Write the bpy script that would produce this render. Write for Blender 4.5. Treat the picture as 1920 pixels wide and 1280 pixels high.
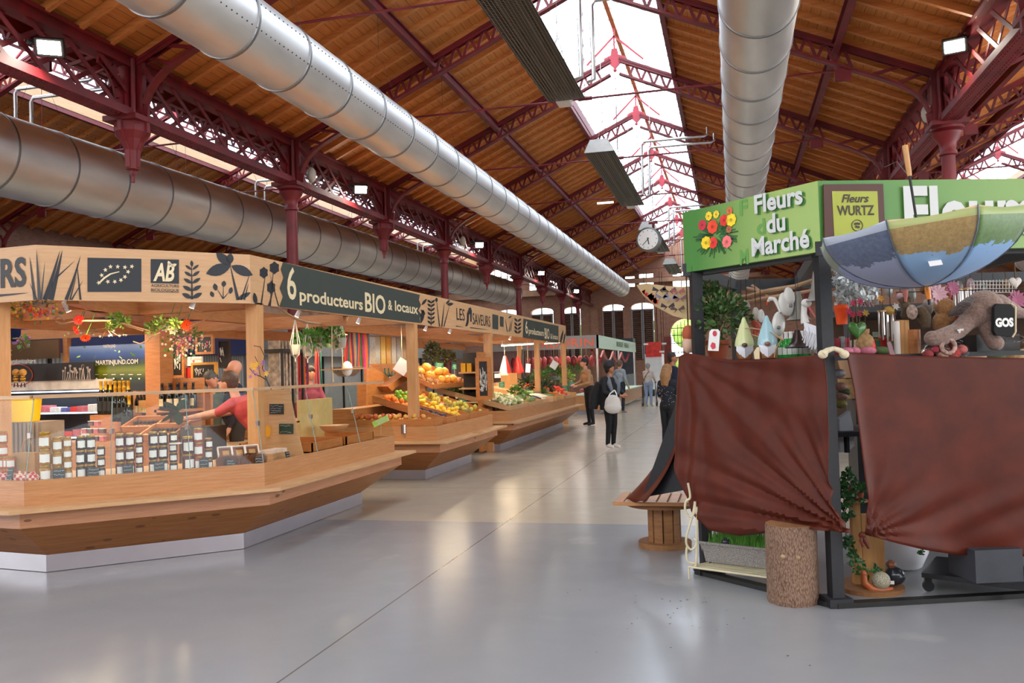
import bpy, math, random
from mathutils import Vector, Matrix
R_ = random.Random(7)
PI = math.pi
for o in list(bpy.data.objects): bpy.data.objects.remove(o)
SC = bpy.context.scene
COL = SC.collection
# ------------------------------------------------------------ camera
FPX = 1593.0; CAMZ = 1.52
YAW, PITCH, ROLL = math.radians(14.479), math.radians(1.9187), math.radians(1.7184)
F_ = Vector((-math.sin(YAW)*math.cos(PITCH), math.cos(YAW)*math.cos(PITCH), math.sin(PITCH)))
r0 = Vector((math.cos(YAW), math.sin(YAW), 0)); u0 = r0.cross(F_)
Rt = r0*math.cos(ROLL)-u0*math.sin(ROLL); Up = u0*math.cos(ROLL)+r0*math.sin(ROLL)
cam_d = bpy.data.cameras.new('camera'); cam = bpy.data.objects.new('camera', cam_d); COL.objects.link(cam)
cam_d.sensor_width = 36; cam_d.lens = FPX/1920*36; cam_d.clip_start = .05; cam_d.clip_end = 300
cam.matrix_world = Matrix(((Rt.x, Up.x, -F_.x, 0), (Rt.y, Up.y, -F_.y, 0), (Rt.z, Up.z, -F_.z, CAMZ), (0, 0, 0, 1)))
SC.camera = cam
CO = Vector((0, 0, CAMZ))
def ray(x, y): return F_+Rt*((x-960)/FPX)-Up*((y-640)/FPX)
def atX(x, y, X): r = ray(x, y); return CO+r*(X/r.x)
def atY(x, y, Y): r = ray(x, y); return CO+r*(Y/r.y)
def atZ(x, y, Z=0.): r = ray(x, y); return CO+r*((Z-CAMZ)/r.z)
def atL(x, y, p, q):
    r = ray(x, y); n = Vector((-(q[1]-p[1]), q[0]-p[0], 0)); return CO+r*(n.dot(Vector((p[0], p[1], 0))-CO)/n.dot(r))
# ------------------------------------------------------------ world, exposure
SC.view_settings.view_transform = 'Standard'; SC.view_settings.look = 'None'
SC.view_settings.gamma = 1; SC.view_settings.use_curve_mapping = False
SC.view_settings.exposure = 0.08
W = bpy.data.worlds.new('sky'); SC.world = W; W.use_nodes = True
bg = W.node_tree.nodes['Background']; bg.inputs[0].default_value = (.93, .97, 1, 1); bg.inputs[1].default_value = 6.2
def area(name, loc, sx, sy, power, col=(1, 1, 1), rot=(0, 0, 0), portal=False, spread=None):
    d = bpy.data.lights.new(name, 'AREA'); d.shape = 'RECTANGLE'; d.size = sx; d.size_y = sy; d.energy = power; d.color = col
    if portal: d.cycles.is_portal = True
    if spread: d.spread = spread
    o = bpy.data.objects.new(name, d); COL.objects.link(o); o.location = loc; o.rotation_euler = rot; return o
def spot(name, loc, power, col, rot=(0, 0, 0), ang=1.9, size=.06, blend=.6):
    d = bpy.data.lights.new(name, 'SPOT'); d.energy = power; d.color = col; d.spot_size = ang; d.spot_blend = blend; d.shadow_soft_size = size
    o = bpy.data.objects.new(name, d); COL.objects.link(o); o.location = loc; o.rotation_euler = rot; return o
RIDGES = (-13.35, -2.25, 8.85)
for xr in RIDGES:
    area('skylight_portal', (xr, 21, 9.6), 2.6, 56, 1, portal=True)
area('hall_end_portal', (-2, -6.2, 6.8), 34, 4.4, 1, rot=(PI/2, 0, 0), portal=True)
# ------------------------------------------------------------ helpers
OFF = {}
def tag(o, label, cat, group=None, kind=None):
    o['label'] = label; o['category'] = cat
    if group: o['group'] = group
    if kind: o['kind'] = kind
    return o
def thing(name, label, cat, loc=(0, 0, 0), group=None):
    o = bpy.data.objects.new(name, None); COL.objects.link(o); o.location = loc; o.empty_display_size = .1
    OFF[o.name] = Vector(loc); return tag(o, label, cat, group)
def copy_tree(o, parent=None):
    c = o.copy(); COL.objects.link(c); c.parent = parent
    if o.name in OFF: OFF[c.name] = OFF[o.name]
    for ch in o.children: copy_tree(ch, c)
    return c
def put(proto, used, loc, rz=0., label=None, group=None, s=None, rot=None):
    """first call moves the prototype itself, later calls copy it"""
    o = proto if not used else copy_tree(proto)
    if not used: used.append(1)
    o.location = loc; o.rotation_euler = rot if rot else (0, 0, rz)
    if s is not None: o.scale = (s, s, s) if not hasattr(s, '__len__') else s
    if label: o['label'] = label
    if group: o['group'] = group
    return o
class MB:
    def __init__(s): s.v = []; s.f = []; s.T = None
    def add(s, vs, fs):
        b = len(s.v)
        for p in vs:
            p = Vector(p); s.v.append(s.T @ p if s.T else p)
        s.f += [tuple(i+b for i in f) for f in fs]; return s
    def box(s, x0, x1, y0, y1, z0, z1):
        return s.add([(x0, y0, z0), (x1, y0, z0), (x1, y1, z0), (x0, y1, z0), (x0, y0, z1), (x1, y0, z1), (x1, y1, z1), (x0, y1, z1)],
                     [(0, 3, 2, 1), (4, 5, 6, 7), (0, 1, 5, 4), (1, 2, 6, 5), (2, 3, 7, 6), (3, 0, 4, 7)])
    def cbox(s, c, sx, sy, sz, rz=0., M=None):
        h = [(-1, -1, -1), (1, -1, -1), (1, 1, -1), (-1, 1, -1), (-1, -1, 1), (1, -1, 1), (1, 1, 1), (-1, 1, 1)]
        R = M if M else Matrix.Rotation(rz, 3, 'Z'); c = Vector(c)
        return s.add([c+R @ Vector((a*sx/2, b*sy/2, d*sz/2)) for a, b, d in h],
                     [(0, 3, 2, 1), (4, 5, 6, 7), (0, 1, 5, 4), (1, 2, 6, 5), (2, 3, 7, 6), (3, 0, 4, 7)])
    def bar(s, p, q, w, h=None, up=(0, 0, 1)):
        p = Vector(p); q = Vector(q); h = h or w; d = (q-p).normalized(); u = Vector(up)
        if abs(d.dot(u)) > .98: u = Vector((0, 1, 0))
        a = d.cross(u).normalized()*w/2; b = a.cross(d).normalized()*h/2
        return s.add([p-a-b, p+a-b, p+a+b, p-a+b, q-a-b, q+a-b, q+a+b, q-a+b],
                     [(0, 3, 2, 1), (4, 5, 6, 7), (0, 1, 5, 4), (1, 2, 6, 5), (2, 3, 7, 6), (3, 0, 4, 7)])
    def tube(s, pts, r, n=8, flat=1.):
        pts = [Vector(p) for p in pts]; m = len(pts); rs = r if hasattr(r, '__len__') else [r]*m
        vs = []; fs = []; prev = None
        for i, p in enumerate(pts):
            d = (pts[min(i+1, m-1)]-pts[max(i-1, 0)]).normalized()
            if prev is None:
                u = Vector((0, 0, 1)) if abs(d.z) < .9 else Vector((1, 0, 0)); a = d.cross(u).normalized()
            else: a = (prev-d*prev.dot(d)).normalized()
            prev = a; b = d.cross(a)
            for k in range(n):
                t = 2*PI*k/n; vs.append(p+(a*math.cos(t)+b*math.sin(t)*flat)*rs[i])
        for i in range(m-1):
            for k in range(n):
                k2 = (k+1) % n; fs.append((i*n+k, i*n+k2, (i+1)*n+k2, (i+1)*n+k))
        fs.append(tuple(reversed(range(n)))); fs.append(tuple((m-1)*n+k for k in range(n)))
        return s.add(vs, fs)
    def lathe(s, prof, n=16, c=(0, 0, 0), M=None, cap=True):
        c = Vector(c); vs = []; fs = []; m = len(prof)
        for r, z in prof:
            for k in range(n):
                t = 2*PI*k/n; p = Vector((r*math.cos(t), r*math.sin(t), z)); vs.append(c+(M @ p if M else p))
        for i in range(m-1):
            for k in range(n):
                k2 = (k+1) % n; fs.append((i*n+k, i*n+k2, (i+1)*n+k2, (i+1)*n+k))
        if cap:
            if prof[0][0] > 1e-4: fs.append(tuple(reversed(range(n))))
            if prof[-1][0] > 1e-4: fs.append(tuple((m-1)*n+k for k in range(n)))
        return s.add(vs, fs)
    def sph(s, c, rx, ry=None, rz=None, n=12, m=7, M=None):
        ry = ry or rx; rz = rz or rx; c = Vector(c); vs = []; fs = []
        for i in range(m+1):
            a = -PI/2+PI*i/m
            for k in range(n):
                t = 2*PI*k/n; p = Vector((rx*math.cos(a)*math.cos(t), ry*math.cos(a)*math.sin(t), rz*math.sin(a))); vs.append(c+(M @ p if M else p))
        for i in range(m):
            for k in range(n):
                k2 = (k+1) % n; fs.append((i*n+k, i*n+k2, (i+1)*n+k2, (i+1)*n+k))
        return s.add(vs, fs)
    def ext(s, pts, vec):
        pts = [Vector(p) for p in pts]; vec = Vector(vec); n = len(pts)
        return s.add(pts+[p+vec for p in pts], [tuple(range(n)), tuple(reversed(range(n, 2*n)))]+[(i, i+n, (i+1) % n+n, (i+1) % n) for i in range(n)])
    def slab(s, lo, hi):
        """closed solid between two equal-length loops"""
        n = len(lo); return s.add(list(lo)+list(hi), [tuple(reversed(range(n))), tuple(range(n, 2*n))]+[(i, (i+1) % n, (i+1) % n+n, i+n) for i in range(n)])
    def quad(s, a, b, c, d): return s.add([a, b, c, d], [(0, 1, 2, 3)])
    def grid(s, P, nu, nv, th=0):
        """P(u,v)->point, sheet; th thickness along normal estimate"""
        vs = [Vector(P(i/nu, j/nv)) for j in range(nv+1) for i in range(nu+1)]; w = nu+1
        fs = [(j*w+i, j*w+i+1, (j+1)*w+i+1, (j+1)*w+i) for j in range(nv) for i in range(nu)]
        return s.add(vs, fs)
    def build(s, name, mat, parent=None, smooth=False):
        me = bpy.data.meshes.new(name); off = Vector((0, 0, 0))
        q = parent
        while q is not None and q.parent is not None: q = q.parent
        if q is not None: off = OFF.get(q.name, off)
        me.from_pydata([tuple(p-off) for p in s.v], [], s.f); me.materials.append(mat)
        if smooth is True: me.polygons.foreach_set('use_smooth', [True]*len(me.polygons))
        me.update()
        if smooth and smooth is not True: me.shade_auto = None if False else None
        o = bpy.data.objects.new(name, me); COL.objects.link(o); o.parent = parent
        if smooth is True:
            try: me.set_sharp_from_angle(angle=.8)
            except Exception: pass
        return o
def struct(o): o['kind'] = 'structure'; return o
# ------------------------------------------------------------ materials
def lin(h):
    h = h.lstrip('#'); c = [int(h[i:i+2], 16)/255 for i in (0, 2, 4)]
    return tuple(x/12.92 if x <= .04045 else ((x+.055)/1.055)**2.4 for x in c)+(1,)
MATS = {}
class NT:
    def __init__(s, name):
        s.m = bpy.data.materials.new(name); s.m.use_nodes = True; s.t = s.m.node_tree; s.b = s.t.nodes['Principled BSDF']; s.o = s.t.nodes['Material Output']
    def n(s, ty, **kw):
        x = s.t.nodes.new(ty)
        for k, v in kw.items(): setattr(x, k, v)
        return x
    def set(s, node, i, v):
        if hasattr(v, 'links') or isinstance(v, bpy.types.NodeSocket): s.t.links.new(v, node.inputs[i])
        else: node.inputs[i].default_value = v
    def math(s, op, a, b=0., c=None):
        x = s.n('ShaderNodeMath', operation=op); s.set(x, 0, a); s.set(x, 1, b)
        if c is not None: s.set(x, 2, c)
        return x.outputs[0]
    def mix(s, f, a, b, blend='MIX'):
        x = s.n('ShaderNodeMix', data_type='RGBA', blend_type=blend); s.set(x, 0, f); s.set(x, 6, a); s.set(x, 7, b); return x.outputs[2]
    def coord(s, sc=(1, 1, 1), world=True, rot=(0, 0, 0)):
        if world: g = s.n('ShaderNodeNewGeometry').outputs['Position']
        else: g = s.n('ShaderNodeTexCoord').outputs['Object']
        m = s.n('ShaderNodeMapping'); s.set(m, 0, g); m.inputs['Scale'].default_value = sc; m.inputs['Rotation'].default_value = rot; return m.outputs[0]
    def noise(s, vec, scale=1., detail=3., rough=.5):
        x = s.n('ShaderNodeTexNoise'); s.set(x, 'Vector', vec); x.inputs['Scale'].default_value = scale; x.inputs['Detail'].default_value = detail; x.inputs['Roughness'].default_value = rough; return x.outputs[0]
    def ramp(s, f, stops):
        x = s.n('ShaderNodeValToRGB'); s.set(x, 0, f); e = x.color_ramp.elements
        while len(e) < len(stops): e.new(.5)
        for i, (p, c) in enumerate(stops): e[i].position = p; e[i].color = c if len(c) == 4 else (*c, 1)
        return x.outputs[0]
    def bump(s, h, st=.3, d=.01):
        x = s.n('ShaderNodeBump'); s.set(x, 'Height', h); x.inputs['Strength'].default_value = st; x.inputs['Distance'].default_value = d; s.t.links.new(x.outputs[0], s.b.inputs['Normal'])
    def base(s, c, rough=.5, metal=0., spec=.5):
        s.set(s.b, 'Base Color', c); s.set(s.b, 'Roughness', rough); s.b.inputs['Metallic'].default_value = metal; s.b.inputs['Specular IOR Level'].default_value = spec; return s.m
def mat(name, hexc, rough=.5, metal=0., var=.25, scale=6., bump=0., spec=.5, world=False, trans=0., emit=None):
    if name in MATS: return MATS[name]
    t = NT(name); c = lin(hexc) if isinstance(hexc, str) else hexc
    if var:
        no = t.noise(t.coord(world=world), scale, 3)
        c0 = tuple(x*(1-var) for x in c[:3])+(1,); c1 = tuple(min(1, x*(1+var)) for x in c[:3])+(1,)
        col = t.ramp(no, [(.3, c0), (.7, c1)])
        if bump: t.bump(no, bump)
    else: col = c
    t.base(col, rough, metal, spec)
    if trans: t.b.inputs['Transmission Weight'].default_value = trans
    if emit: t.b.inputs['Emission Color'].default_value = lin(emit[0]); t.b.inputs['Emission Strength'].default_value = emit[1]
    MATS[name] = t.m; return t.m
def wood(name, c1, c2, sc=(1, 12, 12), rough=.45, knots=0., world=False, board=None, kcol='#5a2f14', rot=(0, 0, 0)):
    """grain runs along the axis with the smallest scale"""
    if name in MATS: return MATS[name]
    t = NT(name); v = t.coord(sc, world, rot); no = t.noise(v, 3., 6, .6); w = t.noise(v, 14., 2, .5)
    col = t.ramp(no, [(.25, lin(c1)), (.75, lin(c2))]); col = t.mix(t.math('MULTIPLY', w, .35), col, lin(c1), 'MULTIPLY')
    if knots:
        vo = t.n('ShaderNodeTexVoronoi'); t.set(vo, 'Vector', t.coord(tuple(.35+.65*(x/max(sc)) for x in sc), world, rot)); vo.inputs['Scale'].default_value = knots
        k = t.math('LESS_THAN', vo.outputs['Distance'], .13 if knots > 7 else .055); col = t.mix(t.math('MULTIPLY', k, .75), col, lin(kcol))
    if board:
        ax, wd = board; sx = t.n('ShaderNodeSeparateXYZ'); t.set(sx, 0, t.coord((1, 1, 1), world))
        fr = t.math('FRACT', t.math('DIVIDE', sx.outputs[ax], wd)); ln = t.math('LESS_THAN', fr, .06)
        idx = t.math('FLOOR', t.math('DIVIDE', sx.outputs[ax], wd)); wn = t.n('ShaderNodeTexWhiteNoise', noise_dimensions='1D'); t.set(wn, 'W', idx)
        col = t.mix(t.math('MULTIPLY', wn.outputs[0], .35), col, lin(c1)); col = t.mix(t.math('MULTIPLY', ln, .7), col, (.03, .012, .004, 1))
    t.base(col, rough); t.bump(no, .15); MATS[name] = t.m; return t.m
def glassmat(name, tint=(.93, .97, .96), a=.88, rough=.02):
    if name in MATS: return MATS[name]
    t = NT(name); tr = t.n('ShaderNodeBsdfTransparent'); tr.inputs[0].default_value = (*tint, 1)
    gl = t.n('ShaderNodeBsdfGlossy'); gl.inputs['Roughness'].default_value = rough
    fr = t.n('ShaderNodeFresnel'); fr.inputs[0].default_value = 1.45
    mx = t.n('ShaderNodeMixShader'); t.set(mx, 0, t.math('MULTIPLY_ADD', fr.outputs[0], .32, (1-a)*.06)); t.t.links.new(tr.outputs[0], mx.inputs[1]); t.t.links.new(gl.outputs[0], mx.inputs[2])
    t.t.links.new(mx.outputs[0], t.o.inputs[0]); MATS[name] = t.m; return t.m
def emis(name, hexc, st):
    if name in MATS: return MATS[name]
    t = NT(name); e = t.n('ShaderNodeEmission'); e.inputs[0].default_value = lin(hexc); e.inputs[1].default_value = st; t.t.links.new(e.outputs[0], t.o.inputs[0]); MATS[name] = t.m; return t.m
RED = mat('red_painted_iron', '#6c1218', .5, var=.3, scale=3, world=True)
REDL = mat('red_painted_iron_light', '#a8303a', .45, var=.2, scale=3, world=True)
ROOFW = wood('roof_boards', '#b86c2c', '#dc9850', (8, .6, 8), .6, world=True, board=(0, .135))
JOIST = wood('roof_joist_timber', '#bd7334', '#e09a54', (.8, 8, 8), .6, world=True)
LARCH = wood('larch_plywood', '#b07a48', '#cc9868', (1.2, 1.2, 22), .38, knots=2.6, world=True)
LARCHP = wood('larch_pale', '#bf9264', '#d4ae80', (1.2, 1.2, 18), .4, world=True)
BEAM = wood('pine_beam', '#c08a54', '#d6a570', (9, 9, 1), .45, world=True)
BEAMH = wood('pine_beam_level', '#a86a34', '#c48750', (2, 2, 14), .5, world=True)
ORANGEW = wood('orange_pine', '#a8642e', '#c8884a', (2, 2, 12), .4, knots=1.5, world=True)
STEEL = mat('brushed_steel', '#c9c6c4', .28, 1., var=.08, scale=2)
GALV = None
def galv():
    t = NT('galvanised_duct'); v = t.coord((1, .25, 1), True); no = t.noise(v, 3, 4)
    t.base(t.ramp(no, [(.3, (.68, .68, .67, 1)), (.7, (.86, .85, .82, 1))]), t.ramp(no, [(.2, (.4,)*3), (.8, (.52,)*3)]), 1.); return t.m
GALV = galv(); GALVB = mat('duct_band_metal', '#8f8f8f', .45, 1., var=0)
BLACK = mat('black_paint', '#1b1c20', .5, var=.2)
WHITE = mat('white_plastic', '#e6e6e2', .4, var=.04)
DARKM = mat('dark_metal', '#2a2a2a', .45, .6, var=.1)
GLASS = glassmat('clear_glass')
def fwd(u, v, n):  # 3x3 from right, up, normal
    return Matrix((u, v, n)).transposed()
def text(body, o, u, v, h, mt, name='lettering', parent=None, width=None, ext=.003, bold=0., shear=0., font=None, align='LEFT', spacing=1.):
    """o: baseline start point, u: unit right, v: unit up"""
    cu = bpy.data.curves.new('t', 'FONT'); cu.body = body; cu.size = 1; cu.extrude = .0; cu.offset = bold; cu.shear = shear; cu.align_x = align; cu.resolution_u = 3; cu.space_character = spacing
    ob = bpy.data.objects.new('t', cu); COL.objects.link(ob); dg = bpy.context.evaluated_depsgraph_get(); dg.update()
    me = ob.evaluated_get(dg).to_mesh(); vs = [x.co.copy() for x in me.vertices]; fs = [tuple(p.vertices) for p in me.polygons]
    ob.evaluated_get(dg).to_mesh_clear(); bpy.data.objects.remove(ob)
    u = Vector(u).normalized(); v = Vector(v).normalized(); n = u.cross(v); o = Vector(o)
    if not vs: return None
    xs = [p.x for p in vs]; w = max(xs)-min(xs); x0 = min(xs); sx = h/.7
    sw = sx if width is None else width/w
    if align == 'LEFT': shift = x0
    else: shift = 0
    m = MB(); m.add([o+u*((p.x-shift)*sw)+v*(p.y*sx)+n*ext for p in vs], fs); return m.build(name, mt, parent)
def polys(ps, o, u, v, mt, name, parent, ext=.003, sc=1.):
    """flat cut-outs: each polygon [(a,b)..] in the plane of u,v"""
    u = Vector(u).normalized(); v = Vector(v).normalized(); n = u.cross(v); o = Vector(o); m = MB()
    for p in ps: m.add([o+u*a*sc+v*b*sc+n*ext for a, b in p], [tuple(range(len(p)))])
    return m.build(name, mt, parent)
# ------------------------------------------------------------ hall
BAY = 4.313; Y0 = 9.843
def YK(k): return Y0+BAY*k
YN, YF = -6.0, 48.66
XL, XR = -18.9, 14.4
ZE, ZS, ZR = 5.95, 7.87, 9.05; SH = 1.27; HW = 5.555
# floor
t = NT('epoxy_floor'); v = t.coord((1, 1, 1), True); n1 = t.noise(v, .35, 5, .6); n2 = t.noise(v, 3.0, 4, .6)
c = t.ramp(n1, [(.3, (.235, .245, .258, 1)), (.7, (.30, .305, .31, 1))]); c = t.mix(t.math('MULTIPLY', n2, .15), c, (.36, .36, .36, 1))
sp = t.n('ShaderNodeSeparateXYZ'); t.set(sp, 0, v)
jl = t.math('LESS_THAN', t.math('ABSOLUTE', t.math('ADD', sp.outputs[0], 2.25)), .006)
jl2 = t.math('LESS_THAN', t.math('ABSOLUTE', t.math('ADD', sp.outputs[0], -2.35)), .006)
jy = t.math('LESS_THAN', t.math('ABSOLUTE', t.math('SUBTRACT', t.math('FRACT', t.math('DIVIDE', sp.outputs[1], 8.63)), .23)), .0007)
nb = t.math('GREATER_THAN', sp.outputs[1], 8.25); c = t.mix(t.math('MULTIPLY', nb, .8), c, (.47, .405, .31, 1), 'MULTIPLY' if False else 'MIX'); c = t.mix(.0, c, c); jj = t.math('MAXIMUM', jl, t.math('MAXIMUM', jl2, jy)); c = t.mix(t.math('MULTIPLY', jj, .75), c, (.07, .06, .05, 1))
mpp = t.n('ShaderNodeTexNoise'); t.set(mpp, 'Vector', v); mpp.inputs['Scale'].default_value = 1.1; mpp.inputs['Detail'].default_value = 6
sc_ = t.math('MULTIPLY', t.math('MINIMUM', t.math('MAXIMUM', t.math('MULTIPLY', t.math('SUBTRACT', mpp.outputs[0], .62), 9), 0), 1), .3); c = t.mix(sc_, c, (.58, .56, .52, 1))
t.base(c, t.ramp(n2, [(.2, (.16,)*3), (.8, (.27,)*3)]), 0, .5); t.bump(n2, .02); FLOORM = t.m
struct(MB().box(XL-.3, XR+.3, YN, YF+.3, -.1, 0).build('floor', FLOORM))
# brick
def brickm(name, c1, c2, mo, scale=4., ax=(0, 2)):
    t = NT(name); b = t.n('ShaderNodeTexBrick'); sp = t.n('ShaderNodeSeparateXYZ'); t.set(sp, 0, t.coord((1, 1, 1), True)); cb = t.n('ShaderNodeCombineXYZ'); t.set(cb, 0, sp.outputs[ax[0]]); t.set(cb, 1, sp.outputs[ax[1]])
    t.set(b, 'Vector', cb.outputs[0]); b.inputs['Scale'].default_value = scale
    b.inputs['Color1'].default_value = lin(c1); b.inputs['Color2'].default_value = lin(c2); b.inputs['Mortar'].default_value = lin(mo); b.inputs['Mortar Size'].default_value = .012
    n = t.noise(t.coord((1, 1, 1), True), .6, 5); col = t.mix(t.math('MULTIPLY', n, .5), b.outputs[0], lin('#8a6a5a')); t.base(col, .85); return t.m
BRK = brickm('old_brick', '#8f5c46', '#a87458', '#b09a86'); BRKS = brickm('side_brick', '#7d5242', '#8f6654', '#a08a78', 4., (1, 2))
STONE = mat('sandstone', '#b98f72', .8, var=.2, scale=2, world=True)
YW = YF
def arch(x0, x1, z0, z1, n=8, flat=1.):
    r = (x1-x0)/2; zc = z1-r*flat; return [(x0, z0), (x1, z0)]+[((x0+x1)/2+r*math.cos(a), zc+r*flat*math.sin(a)) for a in [PI*i/n for i in range(n+1)]]
def wpx(x0, x1, yt, yb=None, zb=None):
    a = atY(x0, yt, YW); b = atY(x1, yt, YW); return a.x, b.x, (zb if zb is not None else atY((x0+x1)/2, yb, YW).z), (a.z+b.z)/2
LOUV = [wpx(1129, 1170, 570, zb=1.9), wpx(1183, 1225, 567, zb=1.9), wpx(995, 1037, 577, zb=1.9), wpx(1056, 1088, 575, zb=1.9), wpx(930, 972, 580, zb=1.9)]
UPW = [wpx(914, 962, 503, 542), wpx(990, 1008, 524, 546), wpx(1026, 1046, 525, 546), wpx(1171, 1190, 517, 538), wpx(1197, 1225, 512, 538), wpx(1260, 1293, 508, 538)]
GATE = wpx(1256, 1310, 597, zb=0.)
def roofz(x):
    for xr in RIDGES:
        if abs(x-xr) <= HW+.001: return ZE+(HW-abs(x-xr))*(ZR+.3-ZE)/HW
    return ZE
OPEN = [(*w, .35) for w in LOUV]+[(*w, 0 if w[1]-w[0] < 1.2 else .5) for w in UPW]+[(*GATE, 1.)]
xs = sorted({XL, XR, *RIDGES, *[r+HW for r in RIDGES], *[o[0] for o in OPEN], *[o[1] for o in OPEN]}); m = MB()
for xa, xb in zip(xs, xs[1:]):
    if xb-xa < 1e-4: continue
    xm = (xa+xb)/2; z = 0.
    for o in sorted([o for o in OPEN if o[0] < xm < o[1]], key=lambda o: o[2]):
        if o[2] > z+.01: m.box(xa, xb, YW, YW+.45, z, o[2])
        z = o[3]
    m.slab([Vector(v) for v in ((xa, YW, z), (xb, YW, z), (xb, YW+.45, z), (xa, YW+.45, z))], [Vector(v) for v in ((xa, YW, roofz(xa+1e-4)), (xb, YW, roofz(xb-1e-4)), (xb, YW+.45, roofz(xb-1e-4)), (xa, YW+.45, roofz(xa+1e-4)))])
for x0, x1, z0, z1, fl in OPEN:
    if not fl: continue
    r = (x1-x0)/2; xc = (x0+x1)/2
    for s in (-1, 1):
        pp = [(xc+s*r, z1)]+[(xc+s*r*math.sin(a), z1-r*fl*(1-math.cos(a))) for a in [PI/2*i/6 for i in range(7)]]
        m.ext([(a, YW-.02, b) for a, b in pp], (0, .45, 0))
struct(m.build('wall_back', BRK))
WINF = mat('grey_window_frame', '#8f8583', .6, var=.1); SHUT = mat('brown_louvre', '#5d4030', .7, var=.25)
wn = 0
for (x0, x1, z0, z1) in LOUV:
    wn += 1; m = MB(); xm = (x0+x1)/2; zt = z1-.42
    for x in (x0+.04, xm-.05, xm+.05, x1-.04): m.box(x-.035, x+.035, YW-.12, YW-.03, z0, zt)
    m.box(x0, x1, YW-.12, YW-.03, zt-.03, zt+.05); m.box(xm-.04, xm+.04, YW-.1, YW-.03, zt, z1)
    fr = struct(m.build('window_%d' % wn, WINF)); m = MB(); z = z0
    while z < zt-.1:
        for a, b in ((x0+.07, xm-.08), (xm+.08, x1-.07)): m.cbox(((a+b)/2, YW-.06, z+.06), b-a, .09, .02, M=Matrix.Rotation(.8, 3, 'X'))
        z += .115
    m.box(x0+.05, x1-.05, YW+.0, YW+.03, z0, zt); m.build('louvre', SHUT, fr)
for (x0, x1, z0, z1) in UPW:
    wn += 1; m = MB(); k = max(1, round((x1-x0)/.45))
    for i in range(k+1): x = x0+(x1-x0)*i/k; m.box(x-.025, x+.025, YW+.1, YW+.15, z0, z1)
    for i in range(3): z = z0+(z1-z0)*i/2; m.box(x0, x1, YW+.1, YW+.15, z-.025, z+.025)
    struct(m.build('window_%d' % wn, WINF))
m = MB(); x0, x1, _, z1 = GATE
for i in range(9): x = x0+(x1-x0)*i/8; m.box(x-.015, x+.015, YW+.1, YW+.14, 0, z1-.1-.9*abs(i/4-1)**2)
for z in (1.0, 2.2, 2.25, 2.75, 3.2, 3.6): m.box(x0, x1, YW+.1, YW+.14, z-.02, z+.02)
struct(m.build('door_1', DARKM))
# pilasters, string course
m = MB()
for px in (1048, 1115, 1176, 1240): p = atY(px, 600, YW); m.box(p.x-.22, p.x+.22, YW-.14, YW, 0, 4.9)
zc = atY(960, 558, YW).z
struct(m.build('trim_1', BRK)); m = MB(); m.box(XL, -8, YW-.3, YW, zc, zc+.35); m.box(-8, XR, YW-.3, YW, zc+.45, zc+.7); struct(m.build('trim_2', STONE))
struct(MB().box(XL-.3, XL, YN+8, YF, 0, ZE+.2).build('wall_left', BRKS)); struct(MB().box(XR, XR+.3, 18, YF, 0, ZE+.2).build('wall_right', BRKS))
struct(MB().box(XL, XR, YN-.3, YN, 0, 4.6).build('wall_light_block', BRK))  # unseen part-height wall added behind the camera to cut frontal sky light
m = MB(); 
for k in range(-1, 9):
    m.box(XL, XL+.35, YK(k)-.3, YK(k)+.3, 0, 5.1); m.box(XL, XL+.15, YK(k)+.3, YK(k+1)-.3, 4.2, 4.45)
struct(m.build('trim_3', STONE))
# roofs
FROST = None
t = NT('skylight_glass'); tr = t.n('ShaderNodeBsdfTransparent'); tr.inputs[0].default_value = (.9, .95, 1, 1); gl = t.n('ShaderNodeBsdfDiffuse'); gl.inputs[0].default_value = (.8, .85, .9, 1)
mx = t.n('ShaderNodeMixShader'); mx.inputs[0].default_value = .12; t.t.links.new(tr.outputs[0], mx.inputs[1]); t.t.links.new(gl.outputs[0], mx.inputs[2]); t.t.links.new(mx.outputs[0], t.o.inputs[0]); FROST = t.m
BAR = mat('glazing_bar', '#b9bcc2', .5, var=0)
names = ['left aisle', 'central nave', 'right aisle']
for ni, xr in enumerate(RIDGES):
    m = MB()
    for s in (-1, 1):
        a, b = xr+s*HW, xr+s*SH
        m.ext([(a, YN, ZE), (b, YN, ZS), (b, YN, ZS+.12), (a, YN, ZE+.12)], (0, YF-YN, 0))
    ce = struct(m.build('ceiling', ROOFW)); m = MB(); y = YN+.2
    while y < YF:
        for s in (-1, 1): m.bar((xr+s*(HW-.05), y, ZE-.04), (xr+s*(SH+.02), y, ZS-.04), .07, .1)
        y += BAY/8
    m.build('joists', JOIST, ce)
    m = MB()
    for s in (-1, 1):
        m.box(xr+s*SH-.045, xr+s*SH+.045, YN, YF, ZS-.17, ZS-.06)
    m.build('skylight_beam', RED, ce)
    m = MB()
    for s in (-1, 1): m.box(xr+s*SH-.03, xr+s*SH+.06, YN, YF, ZS-.06, ZS+.16)
    m.build('skylight_curb', LARCHP if ni != 1 else RED, ce)
    m = MB()
    for s in (-1, 1): m.bar((xr+s*SH, (YN+YF)/2, ZS+.14), (xr+s*.05, (YN+YF)/2, ZR), YF-YN, .012)
    wn += 1; wi = struct(m.build('window_%d' % wn, FROST)); m = MB(); y = YN+.1
    while y < YF:
        for s in (-1, 1): m.bar((xr+s*SH, y, ZS+.12), (xr+s*.05, y, ZR-.03), .02, .03)
        y += BAY/7
    m.build('glazing_bars', BAR, wi); MB().box(xr-.045, xr+.045, YN, YF, ZR-.07, ZR+.05).build('ridge_beam', ORANGEW, wi)
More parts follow.
